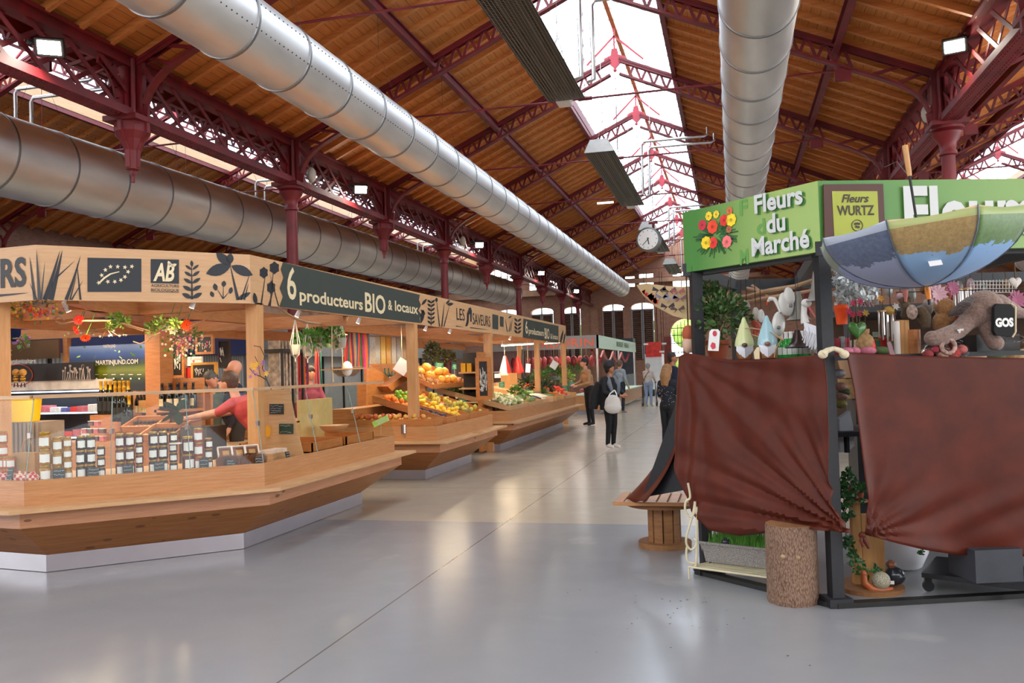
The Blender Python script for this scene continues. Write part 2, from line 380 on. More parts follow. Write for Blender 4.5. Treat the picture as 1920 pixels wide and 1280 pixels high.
# trusses
def truss(xr, k, near):
    y = YK(k); dv = .34
    ro = thing('roof_truss', 'red lattice roof truss of the %s, %s' % (names[RIDGES.index(xr)], near), 'roof truss', (xr, y, 5), 'red lattice roof trusses')
    sl = (ZS-ZE)/(HW-SH); pos = lambda d: (xr, 0)  # d: distance from ridge
    top = lambda s, d: Vector((xr+s*d, y, ZE+(HW-d)*sl-.13)); bot = lambda s, d: top(s, d)-Vector((0, 0, dv))
    for s in (-1, 1):
        m = MB(); lat = MB(); kn = MB()
        m.bar(top(s, HW-.1), top(s, .1), .13, .045); m.bar(bot(s, HW-1.25), bot(s, .1), .13, .04)
        for off in (-.045, .045): o = Vector((0, off, 0)); m.bar(top(s, HW-.1)-Vector((0, 0, .04))+o, top(s, .1)-Vector((0, 0, .04))+o, .012, .07)
        n = 15; d0, d1 = HW-1.3, .3
        for i in range(n):
            a = d0+(d1-d0)*i/n; b = d0+(d1-d0)*(i+.5)/n; c_ = d0+(d1-d0)*(i+1)/n
            lat.bar(bot(s, a), top(s, b), .05, .016, (0, 1, 0)); lat.bar(top(s, b), bot(s, c_), .05, .016, (0, 1, 0))
        # knee
        P0 = bot(s, HW-1.25); P3 = Vector((xr+s*(HW-.2), y, 5.08)); c1 = P0+(P0-bot(s, .5)).normalized()*.6; c2 = P3+Vector((0, 0, .55)); pr = None; pts = []
        for i in range(9):
            u = i/8; q = P0*(1-u)**3+c1*3*u*(1-u)**2+c2*3*u*u*(1-u)+P3*u**3; pts.append(q)
        for a, b in zip(pts, pts[1:]): kn.bar(a, b, .12, .04)
        for i in (1, 3, 5, 7): kn.bar(pts[i], Vector((xr+s*(HW-.12), y, max(pts[i].z+.25, 5.5) if i > 3 else top(s, HW-.9+i*.2).z)), .05, .03, (0, 1, 0))
        # tie-rod lug
        kn.cbox(bot(s, HW-1.45)-Vector((0, 0, .12)), .25, .05, .2)
        m.build('chords', RED, ro); lat.build('lattice', RED, ro); kn.build('knee_brace', RED, ro)
    g = MB(); z = 8.26
    g.ext([(xr+a*.6, y-.025, z+b*.7) for a, b in [(-.42, -.2), (-.2, -.12), (0, -.3), (.2, -.12), (.42, -.2), (.38, .06), (.14, .14), (.1, .34), (-.1, .34), (-.14, .14), (-.38, .06)]], (0, .07, 0)); g.sph((xr, y, z-.24), .04)
    g.bar((xr-.62, y, 8.2), (xr, y, 8.78), .035); g.bar((xr+.62, y, 8.2), (xr, y, 8.78), .035); g.bar((xr, y, 8.3), (xr, y, 9.0), .035)
    g.build('ridge_gusset', REDL, ro)
    r = thing('tie_rod', 'thin red tie rod of the %s, %s' % (names[RIDGES.index(xr)], near), 'tie rod', (xr, y, 6.05), 'tie rods')
    q = MB(); q.tube([(xr-HW+1.35, y, 6.08), (xr+HW-1.35, y, 6.08)], .018, 6); q.tube([(xr-.12, y, 6.08), (xr+.12, y, 6.08)], .035, 6); q.build('rod', RED, r)
    q = MB(); q.tube([(xr, y, 6.1), (xr, y, 7.95)], .006, 5); q.build('hanger', RED, r)
ordn = ['nearest', 'second nearest', 'third nearest', 'fourth nearest', 'fifth nearest', 'sixth nearest', 'seventh nearest', 'eighth nearest', 'ninth nearest', 'tenth nearest']
for ni, (xr, k0, k1) in enumerate([(RIDGES[0], -1, 8), (RIDGES[1], 0, 8), (RIDGES[2], 1, 6)]):
    for j, k in enumerate(range(k0, k1+1)): truss(xr, k, ordn[j]+' of its row')
    for s, d in ((-1, 2.7), (1, 2.7), (1, 4.0), (-1, 4.0)):
        if ni == 1 and (s, d) == (1, 2.7): pass
        z = ZE+(HW-d)*(ZS-ZE)/(HW-SH)-.3; q = MB(); x = xr+s*d
        q.box(x-.05, x+.05, YK(-2), YF, z-.01, z+.01); q.box(x-.008, x+.008, YK(-2), YF, z, z+.17); q.box(x-.05, x+.05, YK(-2), YF, z+.16, z+.18)
        tag(q.build('roof_purlin', RED), 'dark red steel purlin running lengthwise under the %s slope of the %s, %s' % ('left' if s < 0 else 'right', names[ni], 'upper one' if d < 3 else 'lower one'), 'purlin', 'roof purlins')
# wind bracing near the ridge of the nave
q = MB(); q.tube([(-3.4, YK(1), 7.4), (-2.3, YK(3), 8.0)], .012, 5)
# column lines
for li, (xc, side) in enumerate([(-7.8, 'left'), (3.31, 'right')]):
    g = thing('lattice_girder', 'long red riveted lattice girder carried by the %s row of columns' % side, 'girder', (xc, YK(-2), 5), 'lattice girders')
    q = MB(); ya, yb = YK(-2), YF
    q.box(xc-.15, xc+.15, ya, yb, 5.88, 5.93); q.box(xc-.1, xc+.1, ya, yb, 5.76, 5.88); q.build('top_chord', RED, g)
    q = MB(); q.box(xc-.14, xc+.14, ya, yb, 5.07, 5.1); 
    for o_ in (-.11, .11): q.box(xc+o_-.012, xc+o_+.012, ya, yb, 5.09, 5.19)
    y = ya
    while y < 24:
        for o_ in (-.1, -.055, .055, .1): q.sph((xc+o_, y, 5.068), .012, n=5, m=3)
        y += .085
    q.build('bottom_chord', RED, g)
    q = MB(); 
    for k in range(-2, 9):
        a, b = YK(k)+.16, YK(k+1)-.16; n = 7; w = (b-a)/n
        for i in range(n+2):
            for o_, sgn in ((-.06, 1), (.06, -1)):
                y1 = a+(i-1)*w; y2 = y1+w*1.75; z1, z2 = (5.12, 5.8) if sgn > 0 else (5.8, 5.12)
                ua = max(0, (a-y1)/(y2-y1)); ub = min(1, (b-y1)/(y2-y1))
                if ub-ua < .15: continue
                q.bar((xc+o_, y1+(y2-y1)*ua, z1+(z2-z1)*ua), (xc+o_, y1+(y2-y1)*ub, z1+(z2-z1)*ub), .062, .016, (1, 0, 0))
        for e, s in ((a, 1), (b, -1)):   # quarter arches by the posts
            pp = [Vector((xc, e+s*(.05+.42*(1-math.cos(u*PI/2))), 5.15+.6*math.sin(u*PI/2))) for u in [i/6 for i in range(7)]]
            for c1, c2 in zip(pp, pp[1:]): q.bar(c1, c2, .2, .035, (1, 0, 0))
    q.build('lattice', RED, g)
    for k in range(-2, 9):
        y = YK(k); q = MB(); q.box(xc-.2, xc+.2, y-.04, y+.04, 5.05, 5.9); q.box(xc-.05, xc+.05, y-.2, y+.2, 5.05, 5.9)
        for a in (-1, 1):
            for b in (-1, 1): q.tube([(xc+a*.1, y+b*.1, 5.05), (xc+a*.1, y+b*.1, 5.9)], .035, 8)
        q.box(xc-.26, xc+.26, y-.26, y+.26, 5.02, 5.09); q.build('post', RED, g)
        if k % 2 == 0:
            q = MB(); pr = [(.0, 4.3), (.035, 4.33), (.035, 4.38), (.1, 4.42), (.1, 4.66), (.14, 4.75), (.2, 4.83), (.26, 4.88), (.26, 5.03)]
            q.ext([(xc-.03, y+a, z) for a, z in pr]+[(xc-.03, y-a, z) for a, z in reversed(pr)], (.06, 0, 0)); q.ext([(xc+a, y-.03, z) for a, z in pr]+[(xc-a, y-.03, z) for a, z in reversed(pr)], (0, .06, 0))
            q.lathe([(.09, 4.4), (.1, 4.65), (.17, 4.8), (.23, 4.9), (.23, 5.02)], 8, (xc, y, 0)); q.tube([(xc, y, 4.22), (xc, y, 4.35)], .025, 6); q.build('pendant_bracket', RED, g)
        else:
            t_ = thing('cast_iron_column', 'red cast iron column with flared capital in the %s row, %s' % (side, ['behind the camera', 'nearest', 'nearest in view', 'second', 'third', 'fourth', 'fifth'][(k+3)//2]), 'column', (xc, y, 0), 'cast iron columns')
            q = MB(); q.lathe([(.13, .25), (.115, 2.5), (.1, 4.6)], 16, (xc, y, 0)); q.build('shaft', RED, t_, True)
            q = MB(); q.lathe([(.105, 4.58), (.13, 4.6), (.13, 4.64), (.11, 4.67), (.13, 4.78), (.2, 4.88), (.22, 4.93), (.19, 4.96), (.24, 4.98), (.24, 5.02)], 16, (xc, y, 0)); q.build('capital', RED, t_, True)
            q = MB(); q.box(xc-.2, xc+.2, y-.2, y+.2, 0, .15); q.lathe([(.19, .15), (.17, .2), (.13, .27)], 16, (xc, y, 0)); q.build('base', RED, t_)
# ducts
def duct(x, z, r, ya, yb, step, ph, label, tilt=0.):
    TT = Matrix.Translation((x, yb, z)) @ Matrix.Rotation(tilt, 4, 'X') @ Matrix.Translation((0, -yb, 0)) @ Matrix.Rotation(-PI/2, 4, 'X'); t_ = thing('air_duct', label, 'air duct', (x, ya, z), 'round ventilation ducts'); q = MB(); q.T = TT
    q.lathe([(r, ya), (r, yb), (r*.93, yb), (r*.93, ya)], 40, cap=False)
    o = q.build('tube', GALV, t_, True); y = ya+ph
    while y < yb:
        q = MB(); q.T = TT; q.lathe([(r, y-.022), (r+.012, y-.018), (r+.012, y+.018), (r, y+.022)], 40, cap=False); q.build('band', GALVB, t_, True); y += step
    y = ya+2
    while y < yb:
        q = MB(); q.tube([(x-r*.7, y, z+r*.72), (x, y, z+r+.75), (x+r*.7, y, z+r*.72)], .0028, 4); q.tube([(x, y, z+r+.75), (x, y, z+2.0 if abs(x) < 6 else z+1.6)], .0028, 4); y += 2.9; q.build('hanger_wire', DARKM, t_)
    # rows of small nozzle holes
    q = MB(); y = ya+.1
    while y < min(yb, 20) and x < 0:
        for a in (-.35, .35):
            q.cbox((x+math.sin(a+PI)*r*1.001 if x > -2 else x+math.cos(a)*r*1.001, y, z-math.cos(a)*r*1.001 if x > -2 else z+math.sin(a)*r*1.001), .012, .012, .012)
        y += .09
    if x < 0: q.build('nozzles', DARKM, t_)
duct(-4.95, 5.23, .4, 1.0, 40.2, 1.09, .15, 'large silver round ventilation duct running along the left side of the nave roof')
duct(.40, 5.23, .4, 1.0, 40.2, 1.09, .3, 'silver ribbed ventilation duct running overhead on the right of the skylight')
duct(-10.37, 5.25, .6, 6.0, 40.2, 1.15, .5, 'widest silver duct in the left aisle, seen behind the red columns', .011)
duct(12.3, 5.6, .6, 6.0, 40.2, 1.15, .5, 'silver duct in the right aisle, glimpsed above the green flower stall sign')
# radiant heaters
MESH = None
def wire(name, hexc, s, w, ax=(0, 1), world=True, metal=.5, rough=.5):
    t = NT(name); sp = t.n('ShaderNodeSeparateXYZ'); t.set(sp, 0, t.coord((1, 1, 1), world)); ls = []
    for a in ax:
        f = t.math('FRACT', t.math('DIVIDE', sp.outputs[a], s)); ls.append(t.math('LESS_THAN', f, w))
    l = t.math('MAXIMUM', *ls) if len(ls) == 2 else ls[0]
    tr = t.n('ShaderNodeBsdfTransparent'); t.base(lin(hexc), rough, metal); mx = t.n('ShaderNodeMixShader'); t.set(mx, 0, l); t.t.links.new(tr.outputs[0], mx.inputs[1]); t.t.links.new(t.b.outputs[0], mx.inputs[2]); t.t.links.new(mx.outputs[0], t.o.inputs[0]); return t.m
MESH = wire('wire_guard', '#8d8a80', .045, .16); HOODIN = mat('heater_hood_inside', '#24221f', .55, .3, var=.2); HOOD = mat('heater_hood', '#b8b5b0', .35, .8, var=.1)
def heater(x0, x1, y0, y1, z, label, pipes=True):
    t_ = thing('radiant_heater', label, 'heater', ((x0+x1)/2, y0, z), 'gas radiant heaters'); xm = (x0+x1)/2; w = (x1-x0)/2
    q = MB()
    for s in (-1, 1): q.bar((xm+s*w, (y0+y1)/2, z), (xm+s*w*.55, (y0+y1)/2, z+.24), y1-y0, .012)
    q.box(xm-w*.55, xm+w*.55, y0, y1, z+.235, z+.25); q.build('hood', HOODIN, t_)
    q = MB()
    for y in (y0, y1): q.ext([(xm-w, y-.01, z), (xm+w, y-.01, z), (xm+w*.55, y-.01, z+.25), (xm-w*.55, y-.01, z+.25)], (0, .02, 0))
    for s in (-1, 1): q.bar((xm+s*w*1.02, (y0+y1)/2, z+.005), (xm+s*w*.57, (y0+y1)/2, z+.26), y1-y0, .01)
    q.build('end_plate', HOOD, t_)
    for s in (-1, 1): MB().tube([(xm+s*w*.38, y0+.1, z+.09), (xm+s*w*.38, y1-.1, z+.09)], .05, 10).build('burner_tube', mat('burner_tube', '#4a4034', .5, .6), t_)
    MB().box(x0, x1, y0, y1, z-.004, z).build('wire_guard', MESH, t_)
    MB().box(xm-.17, xm+.05, y1, y1+.3, z-.02, z+.16).build('control_box', WHITE, t_)
    for y in (y0+.6, (y0+y1)/2, y1-.6):
        q = MB(); q.tube([(xm-w*.5, y, z+.25), (xm, y, z+.8)], .005, 4); q.tube([(xm+w*.5, y, z+.25), (xm, y, z+.8)], .005, 4); q.tube([(xm, y, z+.8), (xm, y, z+2)], .005, 4); q.build('hanger_wire', STEEL, t_)
    if pipes:
        for dx, dz in ((.0, 0), (.16, -.12)):
            q = MB(); xx = x1+.02+dx; yy = y1-.35+dx*1.2
            q.tube([(xx-.1, yy, z+.2), (xx, yy, z+.22), (xx, yy, z+1.5+dz), (xx+.06, yy, z+1.58+dz), (xx+1.6, yy+.02, z+1.58+dz), (xx+1.68, yy+.02, z+1.62+dz), (xx+1.68, yy+.02, z+1.8+dz)], .035, 10); q.build('flue_pipe', STEEL, t_, True)
heater(-2.67, -2.09, 7.2, 13.1, 5.75, 'long dark mesh-covered radiant heater hanging under the skylight, nearest and largest')
heater(-2.67, -2.09, 16.5, 22.4, 5.75, 'grey hooded radiant heater hanging under the skylight above the clock')
heater(-2.67, -2.09, 26.5, 32.0, 5.75, 'small distant radiant heater panel hanging just below the clock')
heater(-2.67, -2.09, 36, 40.0, 5.75, 'furthest radiant heater in the nave, beside the green fascia')
def px_heater(xa, ya, xb, yb, X, label):
    a = atX(xa, ya, X); b = atX(xb, yb, X); z = (a.z+b.z)/2; heater(X-.35, X+.35, a.y, b.y, z, label)
px_heater(190, 378, 472, 455, -12.8, 'radiant heater panel hanging in the left aisle just below the wide duct')
px_heater(648, 495, 775, 528, -12.8, 'second radiant heater panel in the left aisle, above the dark lettered sign')
px_heater(-150, 300, 28, 335, -12.8, 'radiant heater cut by the left edge of the picture below the wide duct')
# floodlights & globes on the girder
FL = emis('floodlight_lens', '#fff6e6', 60.)
def flood(x, y, z, rz, label, e=80):
    t_ = thing('floodlight', label, 'floodlight', (x, y, z), 'floodlights on the girders'); R3 = Matrix.Rotation(rz, 3, 'Z') @ Matrix.Rotation(.5, 3, 'X')
    MB().cbox((x, y, z), .3, .12, .2, M=R3).build('housing', DARKM, t_); c = Vector((x, y, z))+R3 @ Vector((0, -.065, 0)); MB().cbox(c, .24, .01, .15, M=R3).build('lens', FL, t_)
    MB().bar((x, y, z+.05), (x+(-.35 if x < 0 else .35), y+.05, z+.12), .05).build('arm', DARKM, t_)
    spot('floodlight_beam', c+R3 @ Vector((0, -.06, 0)), e, (1, .9, .75), (0, 0, 0), 2.6, .12)
for i, px in enumerate([(94, 88), (676, 354), (898, 458), (1014, 511), (1080, 545)]):
    p = atX(px[0], px[1], -7.5); flood(p.x, p.y, p.z, .55, 'dazzling floodlight on the left lattice girder, '+ordn[i]+' of the row')
p = atX(1790, 85, 3.05); flood(p.x, p.y, p.z, -.3, 'dazzling floodlight on the right lattice girder above the red column')
for px, py, X, lb in ((584, 328, -7.6, 'beside the nearest red column on the left'), (868, 452, -7.6, 'beside the second red column on the left'), (982, 507, -7.6, 'beside the third red column on the left'), (1738, 213, 3.2, 'beside the right red column capital')):
    p = atX(px, py, X); t_ = thing('round_loudspeaker', 'white round fitting hung from the lattice girder '+lb, 'globe light', p, 'round white fittings')
    MB().sph(p, .09, .09, .15).build('globe', mat('opal_white', '#c9c2b2', .4, var=0), t_, True); MB().tube([p+Vector((0, 0, .14)), (p.x, p.y, 5.85)], .01, 5).build('rod', DARKM, t_)
# clock
c = atY(1216, 449, 21.0); c = Vector(c); t_ = thing('station_clock', 'round double-faced white clock hanging above the aisle on a red bracket', 'clock', c)
q = MB(); RR = Matrix.Rotation(PI/2, 3, 'X') ; rz = Matrix.Rotation(-.12, 3, 'Z'); K = rz @ RR
for s in (0, .14): q.lathe([(.265, -.02), (.3, 0), (.3, .05), (.27, .07)], 36, c+rz @ Vector((0, .0+s, 0)), K, cap=True)
q.cbox(c+rz @ Vector((.05, .1, .0)), .2, .1, .3, M=rz); q.build('housing', mat('clock_grey', '#6f716f', .4, .4, var=.05), t_, True)
f0 = c+rz @ Vector((0, -.075, 0)); MB().lathe([(0, 0), (.255, 0)], 40, f0, K, cap=False).build('face', mat('clock_white', '#f2f2ee', .4, var=0), t_)
q = MB(); uu = rz @ Vector((1, 0, 0)); 
for i in range(12):
    a = i*PI/6; d = uu*math.sin(a)+Vector((0, 0, 1))*math.cos(a); q.bar(f0+d*.2+rz @ Vector((0, -.004, 0)), f0+d*.23+rz @ Vector((0, -.004, 0)), .012, .004, rz @ Vector((0, 1, 0)))
q.build('hour_marks', BLACK, t_)
for nm, a, L, w in (('hour_hand', math.radians(170), .13, .022), ('minute_hand', math.radians(224), .2, .014)):
    d = uu*math.sin(a)+Vector((0, 0, 1))*math.cos(a); MB().bar(f0-d*.04+rz @ Vector((0, -.008, 0)), f0+d*L+rz @ Vector((0, -.008, 0)), w, .004, rz @ Vector((0, 1, 0))).build(nm, BLACK, t_)
q = MB(); q.tube([c+Vector((.12, .1, .28)), c+Vector((.12, .1, .42))], .03); q.cbox(c+Vector((.12, .1, .42)), .22, .05, .05); q.build('bracket', RED, t_)
MB().tube([c+Vector((.12, .1, .42)), (c.x+.12, c.y+.1, 8.72)], .005, 4).build('hanger_wire', STEEL, t_)
# distant fluorescent tube
p = atY(1135, 380, 26); t_ = thing('fluorescent_lamp', 'short white tube lamp beside the grey heater', 'lamp', p); MB().cbox(p, .5, .06, .05).build('tube', emis('tube_white', '#ffffff', 3), t_)
# trees outside the gate
t_ = thing('garden_tree', 'bright green trees outside beyond the arched gate', 'tree', (0, YF+9, 0)); q = MB()
for i in range(26): q.sph((R_.uniform(-9, 9)-2, YF+9+R_.uniform(0, 3), R_.uniform(.5, 4.5)), R_.uniform(.7, 1.3), n=9, m=6)
q.build('crown', mat('sunlit_leaves', '#7fa040', .7, var=.4, scale=3), t_); q = MB(); q.tube([(-3, YF+10, 0), (-3, YF+10, 3)], .2); q.build('trunk', SHUT, t_)
struct(MB().box(-30, 30, YF+.45, YF+20, -.12, -.02).build('floor', mat('paving_outside', '#b8b8a8', .8)))
# ------------------------------------------------------------ left produce stalls
def offs(P, d, closed=True):
    """offset a CCW polygon outward by d with mitred corners"""
    n = len(P); out = []
    for i in range(n):
        a, b, c = Vector(P[i-1]), Vector(P[i]), Vector(P[(i+1) % n])
        e1 = (b-a).normalized(); e2 = (c-b).normalized(); n1 = Vector((e1.y, -e1.x)); n2 = Vector((e2.y, -e2.x))
        m = (n1+n2).normalized(); out.append(tuple(b+m*(d/max(.3, m.dot(n1)))))
    return out
def loop(P, d, z): return [Vector((x, y, z)) for x, y in offs(P, d)]
def ring(m, P, d0, z0, d1, z1, d2, z2, d3, z3):
    """closed ring solid through four offset/height corners"""
    L = [loop(P, d0, z0), loop(P, d1, z1), loop(P, d2, z2), loop(P, d3, z3)]; n = len(P); vs = sum(L, []); fs = []
    for k in range(4):
        k2 = (k+1) % 4
        for i in range(n): j = (i+1) % n; fs.append((k*n+i, k*n+j, k2*n+j, k2*n+i))
    m.add(vs, fs)
LARS = wood('larch_knotty', '#8f5524', '#b47840', (1.1, 1.1, 20), .45, knots=9.0, world=True)
LARF = wood('larch_lip_board', '#ac7550', '#c8946e', (1.1, 1.1, 20), .4, knots=8.0, world=True)
PLIN = mat('white_metal_plinth', '#aaa6ac', .25, .5, var=.03)
def counter(P, label, deck=.745, inner=-.55):
    t_ = thing('stall_counter', label, 'counter', (*P[1], 0), 'larch stall counters')
    m = MB(); m.slab(loop(P, 0, 0.004), loop(P, 0, .14)); m.build('plinth', PLIN, t_)
    m = MB(); m.slab(loop(P, -.01, .14), loop(P, .36, .425)); m.build('sloping_underside', LARS, t_)
    m = MB(); ring(m, P, .33, .42, .36, .42, .36, .548, .33, .548); m.build('lip_board', LARF, t_)
    m = MB(); ring(m, P, .2, .549, .5, .549, .5, .578, .2, .578); m.build('ledge', LARCHP, t_)
    m = MB(); ring(m, P, .265, .578, .3, .578, .3, .775, .265, .775); m.build('upstand', LARCH, t_)
    m = MB(); ring(m, P, inner, deck-.03, .264, deck-.03, .264, deck, inner, deck); ring(m, P, inner-.03, .14, inner, .14, inner, deck, inner-.03, deck); m.build('display_deck', LARCHP, t_)
    return t_
S1 = [(-9.4, 6.25), (-5.42, 5.74), (-4.27, 6.77), (-4.27, 9.27), (-9.4, 9.27)]
S2 = [(-7.0, 11.4), (-4.27, 11.4), (-4.27, 13.6), (-7.0, 13.6)]
S3 = [(-7.0, 15.42), (-4.27, 15.42), (-4.27, 21.5), (-7.0, 21.5)]
counter(S1, 'large wooden stall counter of the jam stall with white plinth, nearest')
counter(S2, 'wooden fruit stall counter in the middle of the left row')
counter(S3, 'long wooden vegetable stall counter, furthest of the left row')
# glass screen of stall 1
g = thing('glass_screen', 'tilted glass screen with wooden top rail on the jam stall counter', 'glass screen', (-4.2, 7, .77))
bo_, to_ = offs(S1, .285), offs(S1, .16)
def lerp2(a, b, t): return (a[0]+(b[0]-a[0])*t, a[1]+(b[1]-a[1])*t)
segs = [(0, 1, 3), (1, 2, 3), (2, 3, 3)]
to_[3] = (to_[2][0], 9.55); bo_[3] = (bo_[3][0], 9.62); RAIL = wood('grey_wood_rail', '#b78f68', '#d3ae88', (1, 1, 10), .4, world=True)
cl = MB(); clampm = MB()
for a, b, n in segs:
    for k in range(n):
        q = MB(); p1, p2 = lerp2(bo_[a], bo_[b], (k+.006)/n), lerp2(bo_[a], bo_[b], (k+.994)/n); p3, p4 = lerp2(to_[a], to_[b], (k+.994)/n), lerp2(to_[a], to_[b], (k+.006)/n)
        if a == 0 and k < 2: continue
        q.quad((*p1, .77), (*p2, .77), (*p3, 1.405), (*p4, 1.405)); q.build('pane', GLASS, g)
        e = MB(); e.tube([(*p1, .77), (*p4, 1.405)], .004, 5); e.build('pane_edge', mat('glass_edge', '#7f958e', .2, var=0), g)
        mid = Vector((*lerp2(p1, p4, .55), .77+.35)); clampm.cbox(mid, .03, .03, .04)
    MB().bar((*to_[a], 1.42), (*to_[b], 1.42), .07, .028).build('top_rail', RAIL, g)
q = MB(); q.quad((*bo_[3], .77), (bo_[3][0]-.9, bo_[3][1], .77), (to_[3][0]-.7, to_[3][1], 1.405), (*to_[3], 1.405)); q.build('pane', GLASS, g)
clampm.build('clamps', STEEL, g)
# posts
def post(x, y, z0, z1, label, w=.12, mt=None, wy=None):
    return tag(MB().box(x-w/2, x+w/2, y-(wy or w)/2, y+(wy or w)/2, z0, z1).build('wooden_post', mt or BEAM), label, 'post', 'square wooden stall posts')
post(-4.46, 7.33, .0, 2.24, 'pale wooden post at the front corner of the jam stall, behind the glass')
post(-4.46, 11.5, .0, 2.24, 'pale wooden post in the corner of the fruit stall beside the apples', .13)
post(-4.46, 15.45, 0, 2.24, 'pale wooden post reaching the floor between fruit and vegetable stalls', .14)
post(-4.46, 19.6, 0, 2.24, 'pale wooden post in the middle of the vegetable stall')
post(-4.46, 22.9, 0, 2.24, 'pale wooden post at the far end of the vegetable stall')
post(-5.7, 22.9, 0, 2.24, 'pale wooden post behind the vegetable stall, just left of the furthest')
p = atL(2, 600, (-5.6, 6.0), (-9, 6.2)); post(p.x-.03, p.y, 0, 2.24, 'pale wooden post cut by the left edge of the picture', .13)
p = atY(298, 640, 8.6); post(p.x, p.y, 0, 2.24, 'thick honey coloured post standing inside the jam stall', .2, BEAMH, .24)
p = atY(125, 620, 9.6); post(p.x, p.y, 0, 2.24, 'thin brown post left of the landscape poster', .07, BEAMH)
# overhead frame
q = thing('stall_roof_frame', 'wooden roof frame of beams joining the produce stalls behind their lettered fascia', 'roof frame', (-6, 12, 2.2))
BE = [((-4.57, 7.3, 2.36), (-4.57, 23, 2.36), .08, .14), ((-5.6, 6.05, 2.36), (-4.55, 7.28, 2.36), .08, .14), ((-9.3, 6.25, 2.36), (-5.6, 6.05, 2.36), .08, .14), ((-5.5, 6.15, 2.28), (-7.6, 10.2, 2.28), .1, .16), ((-4.6, 7.5, 2.28), (-9, 7.5, 2.28), .1, .16), ((-5.9, 6.6, 2.28), (-5.9, 23, 2.28), .1, .16), ((-7.35, 7, 2.2), (-7.35, 23, 2.2), .1, .16),
      ((-4.5, 11.5, 2.3), (-7.5, 11.5, 2.3), .1, .14), ((-4.5, 15.45, 2.3), (-7.5, 15.45, 2.3), .1, .14), ((-4.5, 19.6, 2.3), (-7.5, 19.6, 2.3), .1, .14), ((-4.5, 22.9, 2.3), (-7.5, 22.9, 2.3), .1, .14), ((-9.4, 9.6, 2.2), (-4.6, 9.6, 2.2), .08, .14)]
for a, b, w, h in BE: MB().bar(a, b, w, h).build('beam', BEAMH, q)
# fascia boards
FA, FB, FL_ = (-4.4, 7.17), (-5.62, 5.88), (-9.4, 6.1)
INK = mat('black_print', '#1c2026', .55, var=.05); PANEL = mat('dark_green_print', '#343b35', .55, var=.05); CREAM = mat('cream_lettering', '#dcc9a0', .5, var=.04)
FW = wood('fascia_board', '#c2976a', '#d2ab80', (.8, .8, 26), .5, world=True)
def board(a, b, z0, z1, label):
    d = Vector((b[0]-a[0], b[1]-a[1])).normalized(); n = Vector((d.y, -d.x)); t_ = thing('fascia_board', label, 'sign board', (*a, z0), 'lettered fascia boards')
    q = MB(); e = n*.05; q.add([(*a, z0), (*b, z0), (b[0]-e.x, b[1]-e.y, z0), (a[0]-e.x, a[1]-e.y, z0), (*a, z1), (*b, z1), (b[0]-e.x, b[1]-e.y, z1), (a[0]-e.x, a[1]-e.y, z1)], [(0, 3, 2, 1), (4, 5, 6, 7), (0, 1, 5, 4), (1, 2, 6, 5), (2, 3, 7, 6), (3, 0, 4, 7)])
    q.build('board', FW, t_); return t_
ZF0, ZF1 = 2.225, 2.69
b0 = board(FL_, FB, ZF0, ZF1, 'pale wooden fascia with the letters RS cut by the left edge')
b1 = board(FB, FA, ZF0, ZF1, 'pale wooden fascia with two organic farming logos and black grasses')
b2 = board(FA, (-4.4, 11.45), ZF0, ZF1, 'dark green fascia reading 6 producteurs BIO & locaux, nearest')
b3 = board((-4.4, 11.45), (-4.4, 17.6), ZF0, ZF1, 'pale fascia reading LES SAVEURS with small dark logos')
b4 = board((-4.4, 17.6), (-4.4, 23.0), ZF0, ZF1, 'smaller distant fascia repeating 6 producteurs BIO & locaux')
def pl(pts, a, b, off=.004):
    d = Vector((b[0]-a[0], b[1]-a[1])).normalized(); n = Vector((d.y, -d.x, 0)); return [atL(x, y, a, b)+n*off for x, y in pts]
def pxp(pls, a, b, mt, name, parent, off=.004):
    m = MB()
    for p_ in pls: v_ = pl(p_, a, b, off); m.add(v_, [tuple(range(len(v_)))])
    return m.build(name, mt, parent)
def pxt(body, x, y, x2, h, a, b, mt, parent, name='lettering', bold=.01, off=.006, shear=0., spacing=1.):
    """text in the plane a-b: baseline start pixel, end pixel x, cap height in metres"""
    d = Vector((b[0]-a[0], b[1]-a[1], 0)).normalized(); n = Vector((d.y, -d.x, 0)); o = atL(x, y, a, b)+n*off; o2 = atL(x2, y, a, b)
    return text(body, o, d, (0, 0, 1), h, mt, name, parent, width=(o2-atL(x, y, a, b)).length, ext=0, bold=bold, shear=shear, spacing=spacing)
def blade(x0, y0, x1, y1, w, bend=0., n=7):
    L = []; Rr = []; dx, dy = x1-x0, y1-y0; l = math.hypot(dx, dy); nx, ny = -dy/l, dx/l
    for i in range(n+1):
        t = i/n; c = bend*math.sin(t*PI)*.5+bend*t*t*.6; x = x0+dx*t+nx*c; y = y0+dy*t+ny*c; ww = w/2*(1-t)**.7; L.append((x+nx*ww, y+ny*ww)); Rr.append((x-nx*ww, y-ny*ww))
    return L+Rr[:-1][::-1]
def leafp(x0, y0, x1, y1, w, n=6):
    L = []; Rr = []; dx, dy = x1-x0, y1-y0; l = math.hypot(dx, dy); nx, ny = -dy/l, dx/l
    for i in range(n+1):
        t = i/n; ww = w/2*math.sin(PI*t)**.8; L.append((x0+dx*t+nx*ww, y0+dy*t+ny*ww)); Rr.append((x0+dx*t-nx*ww, y0+dy*t-ny*ww))
    return L+Rr[1:-1][::-1]
def blob(cx, cy, rx, ry, n=12, j=0.): return [(cx+rx*(1+j*(i % 2))*math.cos(2*PI*i/n), cy+ry*(1+j*(i % 2))*math.sin(2*PI*i/n)) for i in range(n)]
pxt('RS', 2, 538, 50, .235, FL_, FB, INK, b0, bold=.03); pxp([blade(-30, 556, 55, 548, 6, 1)], FL_, FB, INK, 'underline', b0)
def tail(b_): return
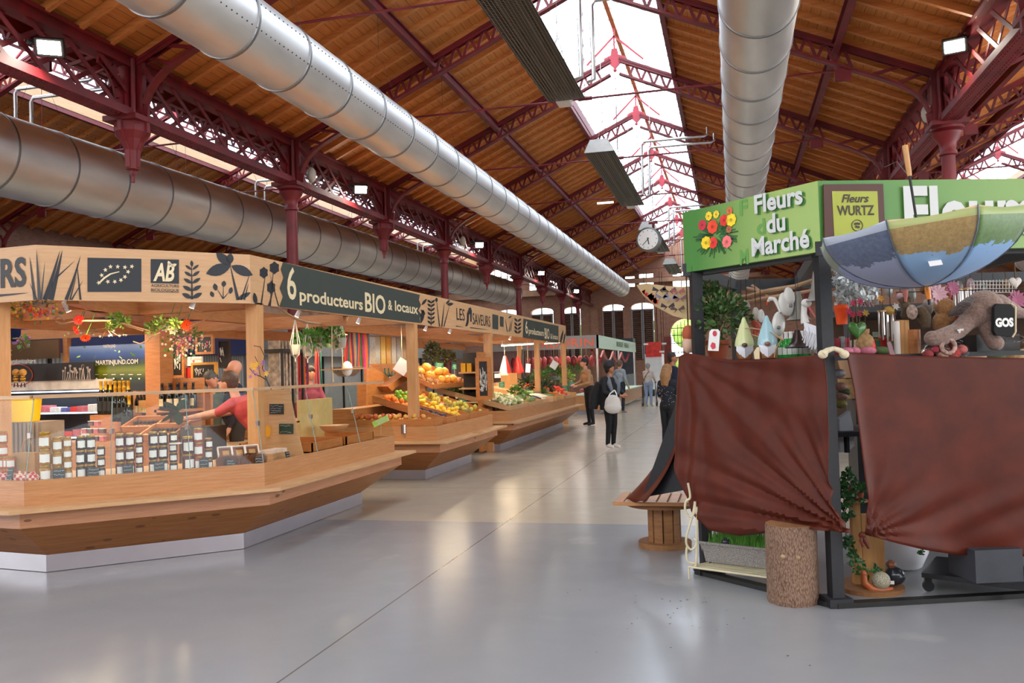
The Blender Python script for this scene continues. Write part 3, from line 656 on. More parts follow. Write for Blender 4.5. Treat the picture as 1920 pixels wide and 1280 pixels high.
GR0 = [blade(66, 562, 56, 480, 6, 0), blade(75, 562, 69, 467, 7, 0), blade(70, 562, 56, 530, 3), blade(78, 562, 85, 489, 4)]
pxp(GR0, FL_, FB, INK, 'grass_print', b0)
GR1 = [blade(84, 562, 111, 468, 9, 3), blade(95, 562, 116, 467, 11, 2), blade(104, 522, 141, 488, 3), blade(124, 562, 149, 477, 7, 4), blade(134, 562, 156, 525, 3), blade(151, 562, 144, 492, 4), blade(131, 562, 144, 515, 3), blade(97, 540, 100, 515, 2)]
pxp(GR1, FB, FA, INK, 'grass_print', b1)
pxp([[(164, 547), (265, 547), (265, 485), (164, 483)]], FB, FA, INK, 'organic_logo_ground', b1)
def star(cx, cy, r, rot=0.): return [(cx+(r if i % 2 == 0 else r*.42)*math.sin(rot+PI*i/5), cy-(r if i % 2 == 0 else r*.42)*math.cos(rot+PI*i/5)) for i in range(10)]
ST = [(207, 500), (220.5, 500), (234, 501), (247, 499.5), (240, 509.5), (234, 519), (226.5, 525), (215, 528), (202, 528), (185, 530), (190.5, 516), (197.5, 506)]
pxp([star(x, y, 4.6, .1*i) for i, (x, y) in enumerate(ST)]+[[(185, 529), (194, 520), (206, 512.5), (223, 508.6), (224, 510), (208, 514.5), (197, 522), (188, 530.5)]], FB, FA, CREAM, 'leaf_of_stars', b1, .007)
pxp([[(282.5, 530.5), (335.5, 532), (335.5, 486.5), (282.5, 485.5)]], FB, FA, INK, 'farming_logo_ground', b1)
pxt('AB', 287, 525.5, 327, .155, FB, FA, CREAM, b1, 'logo_letters', .03, .008, .25); pxp([leafp(319, 499, 315, 489, 6), leafp(320, 500, 331, 495, 6)], FB, FA, CREAM, 'logo_leaves', b1, .008)
pxt('AGRICULTURE', 283, 537.5, 335.5, .024, FB, FA, INK, b1, 'logo_caption', .01); pxt('BIOLOGIQUE', 283, 545.5, 335.5, .024, FB, FA, INK, b1, 'logo_caption', .01)
pxp([[(283, 547.5), (335, 548.5), (335, 547.5), (283, 546.7)]], FB, FA, INK, 'caption_line', b1)
sp_ = [blade(360, 561, 359, 490, 4, 0)]
for i, yy in enumerate((498, 510, 523, 537, 551)):
    w = 5+i*.9; L_ = 13+i*1.5; sp_ += [leafp(360, yy+8, 360-L_, yy-1, w), leafp(360, yy+8, 360+L_, yy-2, w)]
sp_ += [leafp(360, 500, 359, 488, 6)]
pxp(sp_, FB, FA, INK, 'leafy_sprig_print', b1)
fl_ = [leafp(433, 497, 405, 474, 17), leafp(433, 498, 386, 513, 22), leafp(433, 498, 474, 516, 18), blade(446, 562, 431, 495, 6, 0), leafp(430, 496, 432, 474, 14)]
fl_ += [blade(418, 560, 405, 538, 2), blade(418, 560, 419, 531, 2), blade(418, 560, 431, 545, 2), leafp(405, 545, 402, 531, 9), leafp(419, 538, 420, 526, 9), leafp(431, 551, 434, 538, 8), leafp(400, 557, 395, 546, 8), leafp(444, 562, 470, 548, 9), blade(452, 562, 470, 508, 3), blade(458, 562, 466, 530, 3)]
pxp(fl_, FB, FA, INK, 'flower_print', b1)
LN = ((-4.4, 7.17), (-4.4, 23.0))
e2 = [blade(489, 572, 498, 510, 2.5), blade(506, 574, 513, 500, 2.5), blade(503, 574, 512, 545, 3), blade(522, 574, 505, 512, 2), blob(494, 511, 7, 9, 12, .25), blob(514, 502, 8, 10, 12, .25), blob(508, 539, 7, 10, 12, .25), leafp(480, 572, 476, 548, 8)]
pxp(e2, *LN, INK, 'meadow_flower_print', b2)
p0 = [(530, 491.5), (526, 505), (531, 520), (524, 540), (530, 556), (523, 575), (788, 605.5), (786, 596), (790, 590), (784, 582), (789, 572), (785, 562), (787, 552.5)]
pxp([p0], *LN, PANEL, 'dark_panel_print', b2)
pxt('6', 538, 559, 555, .33, *LN, CREAM, b2, bold=.012); pxt('producteurs', 561, 563.5, 679, .135, *LN, CREAM, b2, bold=.022); pxt('BIO', 684, 583, 722, .235, *LN, CREAM, b2, bold=.02)
pxt('&', 727, 580, 735, .13, *LN, CREAM, b2, bold=.02); pxt('locaux', 740, 582, 783, .135, *LN, CREAM, b2, bold=.02)
e3 = [leafp(789, 606, 794, 580, 7), leafp(797, 590, 789, 580, 5), leafp(800, 560, 790, 572, 5)]
for yy in (562, 569, 577, 585, 593, 601): e3 += [leafp(808, yy+6, 801, yy, 4), leafp(808, yy+6, 815, yy, 4)]
e3 += [blade(808, 610, 808, 556, 1.5), blade(824, 612, 818, 562, 2), blade(828, 612, 833, 566, 2.5), blob(818, 562, 2.5, 4), blade(832, 612, 843, 570, 2), leafp(838, 571, 850, 569, 6), leafp(836, 570, 843, 562, 4)]
pxp(e3, *LN, INK, 'leaf_print', b3)
pxt('LES', 856, 599, 871, .2, *LN, INK, b3, bold=-.0); pxt('SAVEURS', 886, 607.5, 919, .2, *LN, INK, b3, bold=-.0)
pxp([[(872, 612), (875, 600), (875, 588), (879, 577), (882.5, 576), (884.5, 583), (884, 603), (881.5, 603), (881, 588), (879, 590), (878.5, 604), (876, 611)]], *LN, INK, 'basket_emblem', b3)
pxp([blade(855, 611, 870, 613, 1.8), blade(881, 614, 920, 618.5, 1.8)], *LN, INK, 'underline', b3)
pxp([[(923, 616), (934, 617.6), (934, 591), (923, 588.6)], [(937, 611.5), (944, 613), (944, 594), (937, 592.6)]], *LN, PANEL, 'small_logos', b3)
pxp([blade(951, 622, 947, 596, 1.5), blade(954, 622, 958, 600, 1.5), blade(957, 620, 961, 595, 1.5), leafp(953, 596, 959, 592, 3)], *LN, INK, 'leaf_print', b3)
e4 = []
for yy in (597, 605, 612, 619): e4 += [leafp(970, yy+6, 964, yy-1, 4), leafp(970, yy+6, 977, yy, 4)]
pxp(e4+[leafp(1050, 645, 1056, 618, 4), leafp(1056, 645, 1060, 622, 3)], *LN, INK, 'leaf_print', b4); pxp([[(980, 632.5), (1047, 643), (1047, 611), (981, 597)]], *LN, PANEL, 'dark_panel_print', b4)
pxt('6', 985, 624.5, 989.5, .28, *LN, CREAM, b4, bold=.012); pxt('producteurs', 991, 625.5, 1019, .14, *LN, CREAM, b4, bold=.02); pxt('BIO', 1021, 634, 1030, .25, *LN, CREAM, b4, bold=.02); pxt('& locaux', 1032, 634.5, 1046, .13, *LN, CREAM, b4, bold=.02)
# stall lamps (small warm spots clipped under the fascia) and tubes
WARM = emis('warm_spot_lens', '#ffe9c4', 30.)
def clip(x, y, z, label, e=30, aim=(-1, 0, -1.4), col=(1, .74, .45)):
    t_ = thing('clip_spotlight', label, 'spotlight', (x, y, z), 'small spotlights under the stall fascia'); a = Vector(aim).normalized()
    MB().tube([Vector((x, y, z))-a*.05, Vector((x, y, z))+a*.05], [.018, .026], 10).build('housing', WHITE, t_); MB().tube([Vector((x, y, z))+a*.05, Vector((x, y, z))+a*.053], .022, 10).build('lens', WARM, t_)
    MB().bar((x, y, z), (x+.01, y, z+.12), .014).build('bracket', WHITE, t_)
    l = spot('stall_spot', Vector((x, y, z))+a*.08, e, col, ang=2.5, size=.05, blend=.8); l.rotation_euler = a.to_track_quat('-Z', 'Y').to_euler()
CS = [(-4.75, 6.9, 'left of the corner post'), (-4.6, 8.6, 'beside the dark lettered sign'), (-4.6, 10.2, 'near the end of the dark lettered sign'), (-4.6, 12.2, 'under the leaf pattern'), (-4.6, 12.7, 'under the words LES SAVEURS'), (-4.6, 13.9, 'above the scales'),
      (-4.6, 16.5, 'above the cauliflowers'), (-4.6, 18.0, 'above the herbs'), (-4.6, 20.5, 'above the carrots'), (-4.6, 21.8, 'above the tomatoes'), (-5.9, 6.6, 'over the yellow bowl'), (-7.2, 6.8, 'over the cold cabinet'), (-7.3, 8.2, 'over the wine bottles')]
for i, (x, y, w) in enumerate(CS): clip(x-.08, y, 2.235, 'small warm spotlight '+w, 46, aim=(-.6 if i not in (10, 11) else .2, 0 if i < 10 else .7, -1.2))
TUB = emis('warm_tube', '#ffe2b0', 14.)
for a, b, lb in (((942, 648), (1010, 644), 'left'), ((1022, 644), (1056, 641), 'right')):
    p_, q_ = atX(*a, -5.3), atX(*b, -5.3); t_ = thing('strip_light', 'long thin warm strip light hanging over the vegetable stall, %s one' % lb, 'strip light', p_, 'strip lights'); q = MB(); q.bar(p_, q_, .05, .03); q.build('tube', TUB, t_)
    q = MB(); q.bar(p_+Vector((0, 0, .03)), q_+Vector((0, 0, .03)), .06, .03); q.build('housing', WHITE, t_)
    q = MB(); q.tube([p_, (p_.x, p_.y, 2.25)], .004, 4); q.tube([q_, (q_.x, q_.y, 2.25)], .004, 4); q.build('hanger_wire', STEEL, t_)
area('strip_glow', (-5.3, 17.5, 2.0), .1, 6, 70, (1, .78, .5)); area('strip_glow', (-6.4, 12.8, 2.0), .1, 2.5, 30, (1, .76, .48)); area('strip_glow', (-6.8, 8.6, 2.1), .1, 2.5, 40, (1, .74, .45))
# ------------------------------------------------------------ goods on the left stalls
GOLD = mat('gold_lid', '#c9a24a', .3, .7, var=.05); PAPER = mat('paper_label', '#e9e6df', .6, var=.03); SLATE = mat('chalk_slate', '#22272b', .6, var=.15, scale=20); CHALK = mat('chalk_writing', '#d8d8d4', .7, var=0)
JAMC = {'amber': mat('amber_jam', '#a8701c', .12, var=.15), 'honey': mat('honey', '#b5560f', .12, var=.1), 'dark': mat('dark_jam', '#2c0d10', .12, var=.2), 'red': mat('red_jam', '#5a1410', .12, var=.2), 'pink': mat('pink_jam', '#a04538', .12, var=.2)}
def make_jar(h, r, key):
    j = thing('jam_jar', 'jar', 'jar'); MB().lathe([(r*.92, 0), (r, .004), (r, h*.74), (r*.93, h*.82), (r*.8, h*.86)], 14).build('jar_body', JAMC[key], j, True)
    MB().lathe([(r*.84, h*.85), (r*.86, h*.86), (r*.86, h*.985), (r*.8, h)], 14).build('lid', GOLD, j, True)
    q = MB(); n = 7; vs = []
    for i in range(n+1):
        a = -PI/2-.85+1.7*i/n; vs += [Vector((math.cos(a)*r*1.02, math.sin(a)*r*1.02, h*(.16+.02*math.sin(i*1.5)))), Vector((math.cos(a)*r*1.02, math.sin(a)*r*1.02, h*.66))]
    q.add(vs, [(2*i, 2*i+2, 2*i+3, 2*i+1) for i in range(n)]); q.build('paper_label', PAPER, j); return j
PA, PB = offs(S1, .13)[1], offs(S1, .13)[2]
ZD = .746
STK = [(85, 897, .092, 'amber', 3, .13, 'left of the purple jam'), (108, 896, .078, 'amber', 3, .115, 'behind the first slate tag'), (127, 895, .068, 'amber', 4, .085, 'beside the glass edge'), (152, 893, .074, 'dark', 3, .115, 'right of the glass edge'), (170.5, 892, .074, 'dark', 3, .115, 'behind the second slate tag'), (190, 889, .064, 'dark', 3, .085, 'ending the purple group'),
       (226, 888, .075, 'red', 3, .115, 'starting the third group'), (244.5, 887, .075, 'red', 3, .115, 'behind the third slate tag'), (262, 885, .062, 'red', 4, .083, 'ending the third group'), (288, 883, .075, 'dark', 3, .115, 'starting the fourth group'), (306.5, 882, .075, 'dark', 3, .115, 'behind the fourth slate tag'), (325.5, 880, .066, 'dark', 4, .083, 'under the white oval lid'),
       (353, 879, .1, 'red', 2, .145, 'starting the fifth group'), (373, 877, .082, 'pink', 3, .118, 'with the pink jar'), (391.5, 876, .068, 'red', 3, .088, 'last before the gingerbread')]
LV = ['at the bottom', 'second from the bottom', 'third from the bottom', 'fourth from the bottom']; protoj = {}
def stack(x, y, w, key, n, h, wh, A_=PA, B_=PB, grp='stacked jam jars'):
    p = atL(x, y, A_, B_); pk = (round(w, 3), round(h, 3), key)
    if pk not in protoj: protoj[pk] = (make_jar(h, w/2, key), [])
    for i in range(n):
        o = put(*protoj[pk], (p.x, p.y, ZD+i*(h+.001)), .75+R_.uniform(-.25, .25), '%s jam jar %s of the stack %s' % ({'amber': 'golden', 'honey': 'orange honey'}.get(key, key), LV[i], wh), grp)
for s_ in STK: stack(*s_)
L0, L1 = offs(S1, .12)[0], offs(S1, .12)[1]
for x, y, n, wh in ((6, 880, 4, 'at the far left'), (14, 878, 2, 'in front at far left'), (20, 876, 2, 'next to the paper bag'), (-8, 884, 4, 'cut by the picture edge')): stack(x, y, .07, 'honey', n, .1, wh, L0, L1, 'honey jars')
def tagc(x, y, w, h, A_, B_, label, z=None, lines=3, mt=None, off=0.):
    """small slate with chalk writing standing in the plane A-B"""
    d = Vector((B_[0]-A_[0], B_[1]-A_[1], 0)).normalized(); n = Vector((d.y, -d.x, 0)); p = atL(x, y, A_, B_)+n*off
    if z is not None: p.z = z
    t_ = thing('price_tag', label, 'price tag', p, 'chalk price tags'); u = (Vector((0, 0, 1))-n*.25).normalized(); q = MB(); a = d*w/2
    q.slab([p-a, p+a, p+a+n*.006, p-a+n*.006], [v+u*h for v in (p-a, p+a, p+a+n*.006, p-a+n*.006)]); q.build('slate', mt or SLATE, t_); q = MB(); rr = random.Random(int(x*7+y))
    for k in range(lines):
        zz = h*(.82-.6*k/max(1, lines-1)); xx = -w*.38
        while xx < w*.34:
            L_ = rr.uniform(.006, .016); c0 = p+d*xx+u*(zz+rr.uniform(-.004, .004))+n*.009; c1 = p+d*(xx+L_)+u*(zz+rr.uniform(-.006, .006))+n*.009; q.bar(c0, c1, .003, .001, n); xx += L_+.004
    q.build('chalk_writing', CHALK, t_); return t_
TA, TB = offs(S1, .2)[1], offs(S1, .2)[2]
for x, y, w, h, wh in ((110, 896, .085, .1, 'golden'), (175, 893, .08, .09, 'first dark'), (240, 888, .08, .095, 'red'), (299, 884, .08, .1, 'second dark'), (383, 878, .075, .1, 'last red')): tagc(x, y, w, h, TA, TB, 'small black chalk tag in front of the %s jam jars' % wh, ZD)
tagc(16, 895, .06, .12, offs(S1, .22)[0], offs(S1, .22)[1], 'narrow black tag leaning on the checked cloth bundles', ZD)
# white oval lid disc in front of a stack
p = atL(329, 831, offs(S1, .17)[1], offs(S1, .17)[2]); t_ = thing('oval_sticker', 'white oval disc on the jar stack of the fourth group', 'disc', p); MB().lathe([(0, -.004), (.052, -.004), (.052, .004), (0, .004)], 18, p).build('disc', WHITE, t_)
# checked bundles
t = NT('gingham'); sp = t.n('ShaderNodeSeparateXYZ'); t.set(sp, 0, t.coord((1, 1, 1), True)); ch = t.n('ShaderNodeTexChecker'); t.set(ch, 'Vector', t.coord((1, 1, 1), True)); ch.inputs['Scale'].default_value = 42; ch.inputs[1].default_value = lin('#c23b45'); ch.inputs[2].default_value = lin('#e6c9b0'); t.base(ch.outputs[0], .8); GING = t.m
for i, (x, y) in enumerate(((6, 893), (22, 891), (36, 889), (50, 892), (62, 893))):
    p = atL(x, y, offs(S1, .16)[0], offs(S1, .16)[1]); p.z = ZD+.035; t_ = thing('checked_bundle', 'red and cream checked cloth bundle, %s from the left edge' % ['first', 'second', 'third', 'fourth', 'fifth'][i], 'bundle', p, 'checked cloth bundles'); MB().sph(p, .05, .045, .04, 12, 8).build('cloth', GING, t_, True); MB().sph(p+Vector((0, 0, .042)), .018, .018, .012, 8, 5).build('knot', GING, t_, True)
# paper bag, yellow bucket, grey box
def boxthing(name, label, cat, c, sx, sy, sz, mt, rz=0., group=None, part='body'):
    t_ = thing(name, label, cat, c, group); MB().cbox(Vector(c)+Vector((0, 0, sz/2)), sx, sy, sz, rz).build(part, mt, t_); return t_
KRAFT = mat('kraft_paper', '#b98a56', .8, var=.12)
p = atL(52, 893, offs(S1, .02)[0], offs(S1, .02)[1]); p.z = ZD; p = Vector((p.x, p.y, ZD)); t_ = boxthing('paper_bag', 'brown paper bag with loop handle between honey and jam jars', 'paper bag', p, .2, .09, .22, KRAFT, .1); q = MB(); q.tube([p+Vector((.05*math.cos(a)*1.1, 0, .22+.11*math.sin(a))) for a in [PI*i/8 for i in range(9)]], .005, 6); q.build('handle', KRAFT, t_)
text('Miel', p+Vector((-.06, -.049, .1)), (1, 0, 0), (0, 0, 1), .05, mat('yellow_print', '#c9a41a', .6), 'bag_print', t_)
YEL = mat('yellow_bucket', '#f0c419', .4, var=.03); p = atY(28, 791, 7.0); t_ = thing('yellow_bucket', 'bright yellow plastic bucket standing on the grey slatted crate', 'bucket', p)
a = atY(6, 746, 7.0); b = atY(55, 746, 7.0); r1 = (b.x-a.x)/2; q = MB(); c0 = Vector(((a.x+b.x)/2, 7.1, p.z)); q.lathe([(0, 0), (r1*.84, 0), (r1*.88, .03), (r1, a.z-p.z), (r1*1.04, a.z-p.z), (r1*1.04, a.z-p.z-.02)], 26, c0); q.build('tub', YEL, t_, True)
q = MB(); q.box(c0.x-.16, c0.x+.3, 7.0, 7.3, .55, p.z-.002)
for i in range(9): q.box(c0.x-.155+i*.05, c0.x-.13+i*.05, 6.985, 7.0, .56, p.z-.01)
tag(q.build('slatted_crate', mat('grey_crate', '#8f8072', .7, var=.2)), 'grey brown slatted crate under the yellow bucket', 'crate'); 
struct(MB().box(-9.2, -4.9, 6.9, 9.0, .0, .03).build('floor', FLOORM))
q = MB(); q.box(-7.4, -6.2, 6.98, 7.4, .03, .55); tag(q.build('low_bench', LARCH), 'low wooden bench inside the stall carrying the crate', 'bench')
# divider panel with sun and slates
A_, B_ = (-6, 7.5), (-3, 7.5)
dv = thing('divider_panel', 'pale wooden divider panel with a yellow sun, right of the gingerbread', 'panel', atY(530, 800, 7.5)); pts = [(484, 734), (541, 729), (553, 790), (568, 853), (500, 868)]
v_ = pl(pts, A_, B_); MB().ext(v_, (0, .025, 0)).build('board', LARCHP, dv)
SUNM = mat('yellow_sun', '#e8a51c', .6, var=.05)
pxp([blob(503, 808, 5.5, 11, 16)], A_, B_, SUNM, 'sun_figure', dv, .008)
q = MB()
for i in range(14):
    a = 2*PI*i/14; c0, c1 = pl([(503+6.5*math.cos(a), 808+11.5*math.sin(a)), (503+14*math.cos(a), 808+15*math.sin(a))], A_, B_, .008); q.bar(c0, c1, .004, .004)
q.build('sun_rays', SUNM, dv)
def slate_rect(x0, y0, x1, y1, A_, B_, label, mt=None, lines=4):
    p = pl([(x0, y1), (x1, y1), (x1, y0), (x0, y0)], A_, B_, .012); t_ = thing('price_slate', label, 'price tag', p[0]); MB().ext(p, (0, -.006, 0)).build('slate', mt or SLATE, t_); q = MB(); rr = random.Random(int(x0))
    w = (p[1]-p[0]).length; h = (p[3]-p[0]).length; d = (p[1]-p[0]).normalized()
    for k in range(lines):
        zz = h*(.8-.6*k/max(1, lines-1)); xx = w*.1
        while xx < w*.85: L_ = rr.uniform(.006, .02); c0 = p[0]+d*xx+Vector((0, -.009, zz+rr.uniform(-.003, .003))); q.bar(c0, c0+d*L_+Vector((0, 0, rr.uniform(-.006, .006))), .004, .002); xx += L_+.005
    q.build('chalk_writing', CHALK, t_); return t_
slate_rect(507, 757, 533, 776, A_, B_, 'black chalk slate on the pale divider panel, upper one'); slate_rect(525, 794, 551, 813, A_, B_, 'dark green framed slate on the divider panel, lower one', mat('green_slate', '#1f3a2a', .6), 2)
# gingerbread trays and packets
GB = mat('gingerbread', '#7a4528', .7, var=.25); CEL = glassmat('cellophane', (.95, .93, .9), .8, .08)
A1, B1 = offs(S1, .02)[1], offs(S1, .02)[2]
for i, (x, y) in enumerate(((422, 839), (447, 835), (471, 829))):
    p = atL(x, y, A1, B1); p.z = ZD+.1; t_ = thing('biscuit_tray', 'white edged wooden tray of packed biscuits, %s of the three tilted trays' % ['left', 'middle', 'right'][i], 'tray', p, 'tilted biscuit trays'); Mx = Matrix.Rotation(.74, 3, 'Z') @ Matrix.Rotation(.9, 3, 'X')
    MB().cbox(p, .125, .14, .015, M=Mx).build('base', LARCHP, t_); q = MB()
    for dx, dy, sx, sy in ((-.06, 0, .01, .14), (.06, 0, .01, .14), (0, -.067, .125, .01), (0, .067, .125, .01)): q.cbox(p+Mx @ Vector((dx, dy, .015)), sx, sy, .03, M=Mx)
    q.build('rim', mat('white_rim', '#e8d8cc', .5, var=0), t_); MB().cbox(p+Mx @ Vector((0, 0, .012)), .1, .11, .012, M=Mx).build('biscuits', GB, t_); MB().cbox(p+Mx @ Vector((.005, 0, .02)), .055, .06, .004, M=Mx).build('paper_label', KRAFT, t_)
    MB().cbox(p-Vector((0, 0, .06)), .1, .05, .08, .74).build('support', LARCHP, t_)
A1, B1 = offs(S1, .15)[1], offs(S1, .15)[2]
for i, (x, y) in enumerate([(419, 874), (428, 873), (436, 872), (459, 869), (463, 868.5), (467, 868), (472, 867), (478, 866.5), (484, 866), (489, 865)]):
    p = atL(x, y, A1, B1); p.z = ZD; big = i < 3; t_ = thing('gingerbread_packet', 'cellophane packet of dark gingerbread, %s in the row before the divider panel' % ordn[i].replace('nearest', 'from the left'), 'packet', p, 'gingerbread packets'); rz = .74 if big else 1.2; M3 = Matrix.Rotation(rz, 3, 'Z')
    q = MB(); q.ext([p+M3 @ Vector(v) for v in [(-.055, 0, 0), (.055, 0, 0), (.06, 0, .07), (.03, 0, .1), (-.03, 0, .1), (-.06, 0, .07)]], M3 @ Vector((0, .025, 0))); q.build('slices', GB, t_)
    q = MB(); q.ext([p+M3 @ Vector(v) for v in [(-.065, -.006, 0), (.065, -.006, 0), (.07, -.006, .075), (.035, -.006, .112), (-.035, -.006, .112), (-.07, -.006, .075)]], M3 @ Vector((0, .037, 0))); q.build('wrapper', CEL, t_)
tagc(433, 876, .07, .075, offs(S1, .22)[1], offs(S1, .22)[2], 'black chalk tag on the big gingerbread packets', ZD); tagc(485, 868, .06, .08, offs(S1, .22)[1], offs(S1, .22)[2], 'black chalk tag on the narrow gingerbread packets', ZD); tagc(541, 858, .07, .08, (-4.02, 6), (-4.02, 9), 'tilted black tag right of the white parcel box', ZD)
t_ = boxthing('parcel_box', 'open wooden box of white wrapped parcels in front of the divider panel', 'box', (-4.2, 7.18, ZD), .16, .3, .07, LARCHP, 0); q = MB(); [q.cbox((-4.2, 7.08+i*.1, ZD+.085), .13, .08, .03) for i in range(3)]; q.build('parcels', mat('parcel_paper', '#d9bfae', .7, var=.08), t_)
# trays behind the aisle glass of stall 1
for i, (y0, y1) in enumerate(((7.8, 8.5), (8.58, 9.3))):
    t_ = thing('empty_tray', 'empty orange wooden tray behind the aisle side glass, %s one' % ('nearer' if i == 0 else 'farther'), 'tray', (-4.4, y0, ZD)); q = MB(); x0, x1 = -4.95, -4.12
    for a in ((x0, x1, y0, y0+.015), (x0, x1, y1-.015, y1), (x0, x0+.015, y0, y1), (x1-.015, x1, y0, y1)): q.box(*a, ZD, ZD+.1)
    q.box(x0, x1, y0, y1, ZD, ZD+.012); q.build('box', ORANGEW, t_)
t_ = thing('serving_shelf', 'pale yellow wooden serving shelf board inside the glass counter', 'shelf', (-5, 8.4, .95)); MB().box(-5.1, -4.75, 8.7, 9.5, 1.0, 1.02).build('top', LARCHP, t_); MB().box(-4.78, -4.74, 8.7, 9.5, .76, 1.25).build('back_board', mat('yellow_pine', '#cbb070', .4, var=.12), t_)
def bowl(c, r, h, mt, label, smooth=True, name='bowl'):
    t_ = thing(name, label, 'bowl', c); MB().lathe([(r*.4, 0), (r*.5, .005), (r*.85, h*.5), (r, h), (r*.96, h), (r*.8, h*.5), (r*.3, .02), (0, .015)], 22, c).build('shell', mt, t_, smooth); return t_
bowl((-4.45, 8.95, .86), .17, .09, LARCHP, 'turned wooden bowl in the far tray behind the aisle glass')
# ------------- interior of stall 1
# cold cabinet
cab = thing('cold_cabinet', 'black open refrigerated cabinet with lit shelves behind the honey jars', 'refrigerator', (-7.8, 9, 0)); Yc = 8.9
a = atY(8, 860, Yc); b = atY(200, 840, Yc); x0, x1 = a.x, b.x; ztop = atY(100, 716, Yc).z
DK = mat('cabinet_black', '#1c222c', .35, var=.05); MB().box(x0-.6, x1, Yc+.55, Yc+.6, 0, ztop).build('back', DK, cab); MB().box(x1-.03, x1+.02, Yc, Yc+.6, .1, ztop-.05).build('side', DK, cab); MB().box(x0-.6, x1, Yc-.05, Yc+.6, 0.03, .62).build('base', DK, cab)
q = MB(); q.box(x0-.6, x1+.02, Yc-.0, Yc+.6, ztop-.1, ztop+.02); q.build('canopy', mat('cabinet_canopy', '#cfccc6', .4), cab); LEDW = emis('cool_led', '#dfe9ff', 6.)
for i, zz in enumerate((ztop-.11, atY(150, 772, Yc).z, atY(150, 800, Yc).z-.12)):
    q = MB(); q.box(x0-.6, x1-.04, Yc+.12*(3-i)*.3-.04, Yc+.55, zz-.02, zz)
    if i: q.build('shelf', mat('shelf_metal', '#5a6472', .35, .4), cab)
    MB().box(x0-.6, x1-.06, Yc+.12*(3-i)*.3-.055, Yc+.12*(3-i)*.3-.04, zz-.02, zz-.005).build('led_strip', LEDW, cab)
area('cabinet_glow', ((x0+x1)/2-.2, Yc+.15, ztop-.13), 1.9, .1, 14, (.85, .92, 1))
HAM = [mat('packed_ham', '#b9606a', .4, var=.3, scale=40), mat('packed_white', '#d8d4d0', .4, var=.15, scale=40), mat('packed_blue', '#4a4f86', .4, var=.3, scale=30), mat('packed_red', '#c8332c', .4, var=.2)]
n = 0
for i, zz in enumerate((atY(150, 772, Yc).z, atY(150, 800, Yc).z-.12)):
    xx = x0+.1
    while xx < x1-.15:
        w = R_.uniform(.09, .16); n += 1; t_ = boxthing('meat_packet', 'wrapped %s meat packet, number %s along the %s lit shelf' % (['pink', 'white', 'blue', 'red'][n % 4], ordn[n % 10].split()[0] if n < 30 else n, 'upper' if i == 0 else 'lower'), 'packet', (xx, Yc+.2, zz), w, .14, R_.uniform(.05, .09), HAM[n % 4], R_.uniform(-.4, .4), 'wrapped meat packets'); t_['label'] = 'small wrapped meat packet on the %s lit shelf of the cold cabinet' % ('upper' if i == 0 else 'lower'); xx += w+.015
# terrines: little stacked tins
for r_ in range(3):
    for c_ in range(4-(r_ == 2)*2):
        p = atY(160+c_*11+(r_ == 2)*12, 826-r_*14, 8.2); t_ = boxthing('terrine_box', 'small clear terrine box with round red seal in the stack before the cold cabinet', 'box', p, .055, .05, .05, HAM[0] if (r_+c_) % 2 else mat('terrine_dark', '#5a3b34', .3), 0, 'stacked terrine boxes'); MB().box(p.x-.03, p.x+.03, p.y-.03, p.y+.03, p.z+.05, p.z+.056).build('lid', WHITE, t_)
p = atY(178, 836, 8.2); tag(MB().box(p.x-.5, p.x+.35, 8.1, 8.5, .55, atY(178, 827, 8.2).z-.003).build('display_shelf', LARCH), 'low wooden display shelf holding the terrine boxes', 'shelf')
# headboard above the cabinet with chalk art
def board_at(x0, y0, x1, y1, Y, mt, name, label, cat, th=.03, parent=None):
    a = atY(x0, y1, Y); b = atY(x1, y0, Y); o = MB().box(a.x, b.x, Y, Y+th, a.z, b.z)
    if parent: return o.build(name, mt, parent)
    t_ = thing(name, label, cat, (a.x, Y, a.z)); o.build('panel', mt, t_); return t_
BLKB = mat('black_board', '#1d1a1b', .5, var=.1)
t_ = board_at(8, 678, 175, 716, 8.88, BLKB, 'header_panel', 'black header panel with white meadow drawing above the cold cabinet', 'sign'); q = MB(); rr = random.Random(3)
for i in range(16):
    x = 118+i*3.4; h = rr.uniform(14, 30); c0 = atY(x, 713, 8.875); c1 = atY(x+rr.uniform(-4, 4), 713-h, 8.875); q.bar(c0, c1, .008, .003, (0, 1, 0)); q.cbox(c1, .02+rr.random()*.02, .003, .025)
q.build('meadow_drawing', mat('chalk_grey', '#b0aaa8', .7), t_); text('ORANGE', atY(5, 684, 8.87)+Vector((-.06, 0, 0)), (1, 0, 0), (0, 0, 1), .05, CHALK, 'lettering', t_, bold=.03); text('Agricultura', atY(27, 681, 8.87), (1, 0, 0), (0, 0, 1), .05, CHALK, 'lettering', t_, bold=.01, shear=.3); text('FREE', atY(4, 713, 8.87)+Vector((-.03, 0, 0)), (1, 0, 0), (0, 0, 1), .05, CHALK, 'lettering', t_, bold=.03)
q = MB(); c0 = [atY(34+27*math.cos(a), 703+20*math.sin(a), 8.87) for a in [2*PI*i/24 for i in range(25)]]; q.tube(c0, .006, 5); q.build('red_ring', mat('red_ring', '#a03c28', .5), t_)
